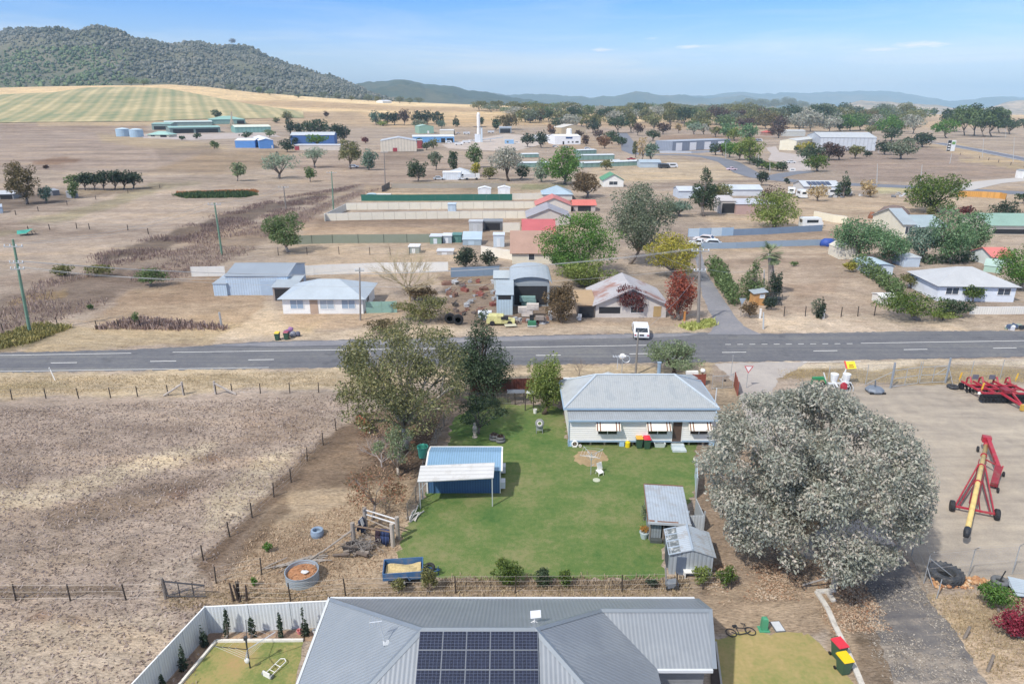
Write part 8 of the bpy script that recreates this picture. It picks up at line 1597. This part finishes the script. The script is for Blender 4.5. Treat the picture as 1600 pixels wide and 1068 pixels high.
# ------------------------------------------------------------------ front verge of the house
B = G(1127, 608); o = thing('wire_gate', 'wire mesh gate with pipe frame at the house side entrance', 'gate', B); a_, b_ = G(1112, 608)-B, G(1144, 606)-B; mb = MB()
for z in (.1, 1.5): mb.tube([a_+Vector((0, 0, z)), b_+Vector((0, 0, z))], .03, 5)
for t in (0, .5, 1): mb.tube([a_.lerp(b_, t)+Vector((0, 0, -.05)), a_.lerp(b_, t)+Vector((0, 0, 1.7 if t != .5 else 1.5))], .035, 5)
mb.build('frame', post_steel, o); MB().add([a_+Vector((0, 0, .1)), b_+Vector((0, 0, .1)), b_+Vector((0, 0, 1.5)), a_+Vector((0, 0, 1.5))], [(0, 1, 2, 3)]).build('netting', mesh_net('a9a9a8', .2), o); MB().obox(a_.lerp(b_, .6)+Vector((0, -.03, .95)), (.25, .03, .18)).build('number_plate', dark_m, o)
B = G(1080, 601); o = thing('letter_box', 'white long letter box behind the red-brown front fence', 'letter box', B); MB().box(-.7, -.2, 1.3, .6, .2, 1.6).build('box', white, o); MB().box(-.05, -.05, 0, .05, .05, 1.3).build('post', post_wood, o); B = G(1096, 601); o = thing('gate_lamp', 'white globe lamp on the red-brown fence end', 'lamp', B); MB().blob((0, 0, 1.65), (.28, .28, .25), 2, .04, 2).build('globe', white, o, smooth=True); MB().box(-.06, -.06, 0, .06, .06, 1.42).build('post', M('8f4f42', .7, .1, 3), o)
B = G(1060, 590); o = thing('dish_mount', 'grey satellite dish frame behind the house roof', 'satellite dish', G(971, 592)); MB().lathe([(.01, .0), (.22, .05), (.36, .16), (.34, .18), (.21, .08), (.01, .03)], 16, (0, 0, 2.6), 'Y').build('dish', white, o); MB().tube([(0, 0, 0), (0, .1, 2.6)], .04, 6).build('mast', post_steel, o); o.name = 'satellite_dish'
# ------------------------------------------------------------------ horse
def creature(label, loc, rz, coat, sock):
    o = thing('horse', label, 'horse', loc, rz); me = bpy.data.meshes.new('horse'); V_, E_, Rr_ = [], [], []
    def n_(p, r, par=None):
        V_.append(p); Rr_.append(r); i = len(V_)-1
        if par is not None: E_.append((par, i))
        return i
    hip = n_((-.62, 0, 1.22), (.25, .3)); belly = n_((-.15, 0, 1.12), (.27, .31), hip); chest = n_((.4, 0, 1.15), (.26, .32), belly); wth = n_((.62, 0, 1.3), (.17, .25), chest)
    nk = n_((.95, 0, 1.25), (.12, .19), wth); nk2 = n_((1.25, 0, 1.0), (.1, .15), nk); hd_ = n_((1.4, 0, .78), (.1, .13), nk2); mz = n_((1.48, 0, .42), (.07, .08), hd_); n_((1.5, 0, .3), (.06, .07), mz)
    for s_ in (-1, 1):
        a = n_((-.72, s_*.16, .95), (.14, .19), hip); b = n_((-.66, s_*.17, .72), (.085, .11), a); c = n_((-.82, s_*.17, .48), (.055, .07), b); d = n_((-.78, s_*.17, .16), (.045, .05), c); n_((-.73, s_*.17, .04), (.06, .07), d)
        a = n_((.45, s_*.15, .85), (.1, .13), chest); b = n_((.46, s_*.15, .5), (.06, .065), a); c = n_((.45, s_*.15, .16), (.042, .045), b); n_((.49, s_*.15, .04), (.06, .065), c); n_((1.33, s_*.07, .98), (.03, .02), hd_)
    me.from_pydata(V_, E_, []); ob = link('body', me, o); ob.modifiers.new('skin', 'SKIN'); sv = me.skin_vertices[0].data
    for i, r in enumerate(Rr_): sv[i].radius = r
    sv[0].use_root = True; ob.modifiers.new('smooth', 'SUBSURF').levels = 2; ob.modifiers['smooth'].render_levels = 2; me.materials.append(coat)
    MB().tube([(-.85, 0, 1.3), (-1.0, 0, 1.1), (-1.02, 0, .55)], [.05, .09, .03], 7).build('tail', M('7d4a30', .9, .2, 5), o, smooth=True); MB().slab([(.6, -.02, 1.52), (1.2, -.02, 1.2), (1.2, -.02, 1.05), (.62, -.02, 1.36)], .05).build('mane', M('7d4a30', .9, .2, 5), o)
    for x, s_, c_ in ((.45, -1, 1), (.45, 1, 1), (-.79, -1, 1)): MB().lathe([(.055, .1), (.06, .3), (.01, .31)], 8, (x, s_*.16, 0)).build('sock', sock, o)
creature('chestnut horse with white socks standing under the olive gum', G(569, 674), rad(128), M('8d5034', .6, .15, 3), M('e0d9d0', .8, .08, 3))
# ------------------------------------------------------------------ vehicles
tyre_m = M('232427', .8, .1, 4); car_glass = glass('2c343c')
def vehicle(label, px, rz, body, kind='ute', L=4.8, Wd=1.8, H=1.45, name='parked_car', cat='car', group=None):
    B = G(*px); o = thing(name, label, cat, B, rz, group); m = M(body, .3, .04, 2); h0 = .35; hb = .88*H/1.45
    if kind in ('van', 'caravan', 'bus'): prof = [(-L/2, h0), (L/2, h0), (L/2, H*.55), (L/2-.25, H*.62), (L/2-.7, H), (-L/2+.1, H), (-L/2, H*.9)]
    elif kind == 'truck': prof = [(-L/2, .7), (L/2, .7), (L/2, H), (L/2-1.6, H), (L/2-1.7, 1.2), (-L/2, 1.2)]
    elif kind == 'ute': prof = [(-L/2, h0), (L/2, h0), (L/2+.02, h0+.35), (L/2-.1, hb-.08), (L/2-1.3, hb+.03), (L/2-1.9, H), (L/2-2.9, H), (L/2-3.15, hb), (-L/2, hb)]
    else: prof = [(-L/2, h0), (L/2, h0), (L/2+.02, h0+.3), (L/2-.1, hb-.1), (L/2-1.2, hb), (L/2-1.8, H), (-L/2+.9, H), (-L/2+.25, hb+.05), (-L/2, hb-.1)]
    MB().profile_y(prof, -Wd/2, Wd/2).build('body', m, o, fix=True)
    g = MB()
    if kind in ('ute', 'car'):
        xf, xr_ = L/2-1.3, (L/2-3.1 if kind == 'ute' else -L/2+.3); g.add([(xf+.03, -Wd*.42, hb+.06), (xf+.03, Wd*.42, hb+.06), (L/2-1.87, Wd*.4, H-.05), (L/2-1.87, -Wd*.4, H-.05)], [(0, 1, 2, 3)])
        tx = L/2-2.92 if kind == 'ute' else -L/2+.88; g.add([(xr_-.04, Wd*.42, hb+.1), (xr_-.04, -Wd*.42, hb+.1), (tx-.05, -Wd*.4, H-.06), (tx-.05, Wd*.4, H-.06)], [(0, 1, 2, 3)])
        for s_ in (-1, 1): g.add([(xf-.15, s_*(Wd/2+.006), hb+.07), (L/2-1.95, s_*(Wd/2+.006), H-.08), (tx+.1, s_*(Wd/2+.006), H-.08), (xr_+.25, s_*(Wd/2+.006), hb+.08)], [(0, 1, 2, 3)])
    elif kind == 'truck': g.box(L/2-.01, -Wd*.4, 1.5, L/2+.01, Wd*.4, H-.25)
    else:
        for s_ in (-1, 1): g.box(-L*.3, s_*(Wd/2+.005)-.004, H*.55, L*.25, s_*(Wd/2+.005)+.004, H*.82)
        g.box(-L/2-.012, -Wd*.3, H*.55, -L/2-.002, Wd*.3, H*.82)
    g.build('windows', car_glass, o)
    r = .33 if kind != 'truck' else .48
    for x in ((L*.3, -L*.3) if kind != 'caravan' else (-.1,)):
        for s_ in (-1, 1): wheel(o, (x, s_*(Wd/2-.08), r), r, .22, 0, 'b9bcbf', 'Y', .55)
    if kind == 'ute': MB().box(-L/2+.1, -Wd*.42, hb+.002, L/2-3.2, Wd*.42, hb+.02).build('tray', M('55585c', .8, .1, 3), o)
    if kind == 'truck': MB().box(-L/2, -Wd/2, 1.2, L/2-1.9, Wd/2, H*.95).build('load_body', M('d3d6d8', .5, .06, 2), o)
    if kind in ('ute', 'car'):
        MB().box(-L/2-.03, -Wd*.48, hb-.3, -L/2-.002, -Wd*.36, hb-.12).build('tail_light', M('a8323a', .3, .05, 4), o); MB().box(-L/2-.03, Wd*.36, hb-.3, -L/2-.002, Wd*.48, hb-.12).build('tail_light', M('a8323a', .3, .05, 4), o); MB().box(-L/2-.07, -Wd*.49, h0, -L/2-.003, Wd*.49, h0+.16).build('bumper', M('b5b8ba', .4, .06, 3), o)
        if kind == 'car' and L > 4.9: MB().box(-L/2-.04, -.28, hb-.3, -L/2-.003, .28, hb-.08).build('number_panel', dark_m, o)
    if kind == 'caravan': MB().bar((L/2, -.3, .45), (L/2+1.2, 0, .45), .08).bar((L/2, .3, .45), (L/2+1.2, 0, .45), .08).build('drawbar', dark_m, o)
    return o
vehicle('white station wagon parked nose-in before the rusty roofed house', (1000, 522), rad(84), 'e6ebf0', 'car', 5.0, 1.9, 1.5)
V = [('white ute with red roof bar behind the yellow tree, left', (1092, 384), 2.7, 'e3e6e8', 'ute'), ('white hatchback behind the yellow tree, nearest the fence', (1110, 384), 2.9, 'e9ecee', 'car'), ('white car with red bonnet stripe behind the yellow tree', (1100, 377), 2.6, 'dcd5d3', 'car'), ('white and pink utility parked on the curving street', (1143, 266), 3.2, 'e3c9d0', 'ute'),
     ('white van in the works yard beside the blue factory', (701, 224), .2, 'e3e8ec', 'van'), ('blue and white van nearest the blue factory door', (694, 222), 1.2, '9fc0de', 'van'), ('pale utility in the works yard, upper left', (716, 209), .5, 'd6d9db', 'ute'), ('white truck in the works yard, upper middle', (729, 210), .3, 'e6e8ea', 'truck'), ('white truck parked beside the open machinery shed', (767, 208), .2, 'dde1e4', 'truck'), ('grey utility beside the batching tower', (738, 221), .1, 'c9cdd0', 'ute'), ('white flatbed in the works yard, lower left', (717, 227), .15, 'eceef0', 'truck'), ('second white flatbed in the works yard, lower middle', (729, 224), .2, 'e6e8ea', 'truck'), ('white car near the blue transportable', (808, 224), .1, 'e3e6e8', 'car'), ('dark car beside the blue transportable', (818, 219), .1, '55585f', 'car'), ('white car outside the white factory', (868, 230), .1, 'e6e8ea', 'car'), ('grey car outside the white factory door', (884, 231), .1, 'b5b9be', 'car'), ('silver car at the right of the white factory', (918, 233), .1, 'c9cfd6', 'car'),
     ('white motorboat-like van on the bare lot by the fence', (962, 256), .1, 'e3e8ea', 'van'), ('red ute near the pale green storage row', (986, 250), .1, 'a8434a', 'ute'), ('dark van beside the grey roofed house', (1037, 263), .2, '3b4046', 'van'), ('white 4WD parked at the house by the curving street', (1050, 262), .2, 'dde1e4', 'van'), ('white ute parked in the paddock beside the small white shed', (724, 281), .1, 'dfe4e8', 'ute'), ('silver car beside the small white shed', (686, 281), .1, 'c9d0d6', 'car'), ('white trailer parked right of the small white shed', (737, 281), .1, 'e3e3de', 'truck'), ('white sedan under the grey gum near the cream shed', (553, 262), .1, 'e3e6e8', 'car'),
     ('white bus parked by the red roofed house', (1186, 221), .1, 'e3e3e0', 'van'), ('white car on the hardstand entrance', (1236, 255), .1, 'dde0e2', 'car')]
for lb, px, rz, c_, k in V: vehicle(lb, px, rz, c_, k, 6.5 if k == 'truck' else (5.2 if k == 'van' else 4.6), 2.1 if k in ('truck', 'van') else 1.8, 2.5 if k == 'truck' else (2.2 if k == 'van' else 1.45), name='parked_vehicle', cat='vehicle')
for lb, px, rz, L, H in (('white caravan at the left of the solar roofed house', (1252, 309), 1.5, 5, 2.6), ('white caravan parked right of the pale straw bush', (1300, 306), .1, 5, 2.5), ('cream caravan behind the dark upright tree', (1318, 305), .1, 4.6, 2.3), ('white caravan at the end of the grey trellis fence', (1266, 356), .05, 5.2, 2.6), ('small white caravan behind the dark trellis', (1236, 303), 1.2, 4, 2.2)): vehicle(lb, px, rz, 'e9ebea', 'caravan', L, 2.2, H, 'caravan', 'caravan')
# ------------------------------------------------------------------ junk yard and odds and ends
for lb, px, R in (('upright black tractor tyre at the junk yard edge, left one', (703, 505), .75), ('upright black tractor tyre with red hub at the junk yard edge', (716, 507), .75)):
    B = G(*px); o = thing('tractor_tyre', lb, 'tyre', B); MB().lathe([(R*.5, -.2), (R*.9, -.22), (R, -.12), (R, .12), (R*.9, .22), (R*.5, .2), (R*.5, -.2)], 22, (0, 0, R), 'Y').build('tyre', tyre_m, o); MB().lathe([(.01, -.1), (R*.5, -.1), (R*.5, .1), (.01, .1)], 16, (0, 0, R), 'Y').build('rim', M('8d3f3a' if 'red' in lb else '4a4b4d', .6, .1, 3), o)
B = G(783, 506); o = thing('old_tractor', 'wrecked yellow vehicle body with bonnet in the junk yard', 'wreck', B); yw = M('d3cf8f', .6, .15, 2, dirt=('8a7a5a', .5, 1.5)); MB().profile_y([(-2.0, .3), (1.9, .3), (1.9, .6), (.7, .8), (.3, 1.3), (-1.6, 1.35), (-2.0, .9)], -.8, .8).build('body', yw, o, fix=True); MB().box(.0, -.9, .9, 1.0, -.3, 1.3).build('engine', dark_m, o); wheel(o, (-1.2, -.8, .35), .35, .2, 0, '8d8a6a', 'Y'); wheel(o, (1.2, -.8, .35), .35, .2, 0, '8d8a6a', 'Y'); MB().obox((1.3, -1.3, .25), (1.6, .8, .06), .2, .1).build('loose_bonnet', M('c3bfa8', .6, .1, 2), o)
B = G(831, 509); o = thing('ride_on_mower', 'green ride-on mower on the junk yard edge', 'mower', B); gm = M('3a7a5a', .5, .08, 3); MB().box(-.55, -.7, .3, .55, .2, .75).build('body', gm, o); MB().box(-.3, .3, .5, .3, .8, .95).box(-.3, .75, .9, .3, .85, 1.35).build('seat', dark_m, o); MB().box(-.6, -.75, .12, .6, .1, .28).build('deck', M('c9d3cd', .5, .1, 3), o)
for x in (-.5, .5): wheel(o, (x, -.5, .22), .22, .14, 0, 'c9c9b0'); wheel(o, (x, .6, .32), .32, .2, 0, 'c9c9b0')
MB().tube([(0, -.1, .75), (0, .15, 1.05)], .03, 5).ring(.18, .025, (0, .17, 1.08), 12, 5).build('steering_wheel', dark_m, o)
for i, (lb, px, w_, h_, c_) in enumerate((('white crate and sheet pile in front of the narrow tin shed', (758, 500), 2.2, 1.5, 'dde3ea'), ('grey brown crate pile beside the green mower', (847, 505), 1.4, 1.3, '8f857d'), ('tall pale board leaning near the brown bush', (859, 500), .6, 1.4, 'e6eaee'), ('teal tarped truck body in front of the curved barn', (828, 480), 2.6, 2.0, '7f9f9a'), ('pale slab-sided bin in front of the curved barn', (828, 494), 2.4, 2.2, 'cfc6bd'), ('small white crates on the rusty house verandah', (904, 500), .6, .9, 'e3e3e0'))):
    B = G(*px); o = thing('crate_pile', lb, 'crates', B); rr = random.Random(i)
    for k in range(3): MB().obox((rr.uniform(-.3, .3)*w_, rr.uniform(-.3, .3), h_*(.25+.22*k)), (w_*rr.uniform(.5, .9), .8, h_*.38), rr.uniform(-.2, .2)).build('crate', M(c_, .8, .2, 2), o)
rr = random.Random(77); cols_ = ['7a5a4e', '8a6a5c', '6d625e', 'a3a5a8', '7d6f66', '8d554c', 'b9bcc0', '55504c']
for i in range(40):
    px = (rr.uniform(697, 790), rr.uniform(440, 497)); B = G(*px); s_ = rr.uniform(.4, 1.1); c_ = rr.choice(cols_)
    mb = MB().obox((0, 0, s_*.25), (s_*rr.uniform(.7, 1.6), s_*rr.uniform(.4, .9), s_*.5), rr.uniform(0, 3)).bar((-.3, 0, s_*.5), (rr.uniform(.2, 1), .3, s_*rr.uniform(.5, 1.2)), .1).obox((rr.uniform(-.4, .4), rr.uniform(-.4, .4), s_*.55), (s_*.6, s_*.4, .12), rr.uniform(0, 3), .4)
    o = mb.build('scrap_heap', M(c_, .8, .3, 2), None, B); tag(o, 'rusty scrap metal heap among the junk left of the curved barn', 'scrap', 'scrap heaps in the junk yard')
for i in range(14):
    px = (800+i*4.2+rr.uniform(-1, 1), rr.uniform(499, 506)); B = G(*px); o = MB().obox((0, 0, .2), (rr.uniform(.3, .8), .4, .4), rr.uniform(0, 3)).ring(.25, .08, (.3, 0, .1), 10, 5).build('scrap_heap', M(rr.choice(cols_), .8, .3, 2), None, B); tag(o, 'small scrap piece lying along the junk yard verge', 'scrap', 'scrap pieces on the junk yard verge')
B = G(1592, 514); o = thing('rubbish_heap', 'pile of white and dark discarded goods on the right verge', 'rubbish', B)
for i in range(12): MB().obox((rr.uniform(-2, 1.8), rr.uniform(-.5, .5), rr.uniform(.15, .5)), (rr.uniform(.3, .9), rr.uniform(.3, .6), rr.uniform(.2, .6)), rr.uniform(0, 3), rr.uniform(-.4, .4)).build('item', M(rr.choice(['e3e6e6', '3b4046', 'dcdfe3', '4f5f7a', '8d9a8a']), .7, .1, 3), o)
B = G(42, 367); o = thing('hammock_frame', 'torn turquoise canopy on a bent frame in the left paddock', 'canopy', B); mp_ = depth(B)/FPX; MB().add([(-14*mp_, 0, 7*mp_), (-8*mp_, -1.5, 3*mp_), (6*mp_, -1.5, 4*mp_), (12*mp_, 0, 10*mp_), (2*mp_, 1.2, 8*mp_), (-8*mp_, 1.2, 6.5*mp_)], [(0, 1, 2, 5), (2, 3, 4, 5)]).build('canopy', M('3f9a8a', .8, .15, 1), o)
for x, lx in ((-13, 5), (0, 4), (8, 3), (12, 8)): MB().tube([(x*mp_, 0, 6*mp_), ((x+lx*.6)*mp_, 0, 0)], .09, 5).build('leg', M('6d625c', .8, .1, 2), o)
B = G(1294, 384); o = thing('tarpaulin', 'bright blue tarpaulin mound in the right-hand lot', 'tarpaulin', B); MB().blob((0, 0, .5), (1.9, 1.2, 1.2), 5, .08, 2).build('sheet', M('2f4fa0', .6, .12, 2), o, smooth=True); MB().bar((-1.9, -.9, .1), (1.9, -.9, .1), .1).build('weight', post_wood, o)
B = G(1393, 341); o = thing('dirt_mound', 'dark brown mulch mound in the right paddock', 'mound', B); MB().blob((0, 0, .2), (4.6, 3, 3.2), 6, .1, 2).build('mound', M('7d6c66', .95, .3, 1.5), o, smooth=True); MB().blob((-5.4, 0, .5), (.9, .9, 1.4), 7, .15, 2).build('small_heap', M('8d5f48', .95, .3, 1.5), o, smooth=True)
rr = random.Random(5)
for i in range(22):
    px = (1395+i*4.2+rr.uniform(-1.5, 1.5) if i < 15 else rr.uniform(1290, 1345), rr.uniform(303, 310)); B = G(*px); o = MB().obox((0, 0, .3), (rr.uniform(.5, 1.3), rr.uniform(.4, .9), rr.uniform(.4, .8)), rr.uniform(0, 3), rr.uniform(-.3, .3)).blob((.6, .2, .2), (.5, .4, .3), i).build('scrap_heap', M(rr.choice(['a9a8a6', 'c9cbcd', '8d8680', '7a7d82']), .8, .2, 2), None, B); tag(o, 'grey rubble piece in the line beyond the caravans', 'rubble', 'rubble pieces in the right paddock')
for lb, px, c_ in (('dark horse float near the timber booth', (1205, 476), '4a5050'),):
    B = G(*px); o = thing('stock_crate', 'dark steel cage trailer beside the timber booth', 'trailer', B); mb = MB()
    for z in (.5, 1.1, 1.7): mb.bar((-1.3, -.6, z), (1.3, -.6, z), .07).bar((-1.3, .6, z), (1.3, .6, z), .07)
    for x in (-1.3, -.4, .4, 1.3): mb.bar((x, -.6, 0), (x, -.6, 1.75), .07).bar((x, .6, 0), (x, .6, 1.75), .07)
    mb.build('cage', M('3f4648', .6, .1, 2), o); MB().box(-1.2, -.5, .5, 1.2, .5, 1.2).build('load', M('3a3f42', .8, .15, 2), o); wheel(o, (0, -.7, .3), .3, .15, 0, '8d9093', 'Y'); wheel(o, (0, .7, .3), .3, .15, 0, '8d9093', 'Y')
for lb, px, c_ in (('white marker post at the bare lot fence corner', (1187, 497), 'e6e6e3'), ('pale post on the roadside before the slim cypress', (1286, 498), 'e0e0dc'), ('orange marker post beside the corner power pole', (1069, 501), 'c98a4a')): B = G(*px); o = thing('marker_post', lb, 'post', B); MB().box(-.12, -.1, 0, .12, .1, 1.3).build('post', M(c_, .7, .08, 3), o); MB().box(-.15, -.13, 1.3, .15, .13, 1.38).build('cap', M(c_, .7, .08, 3), o)
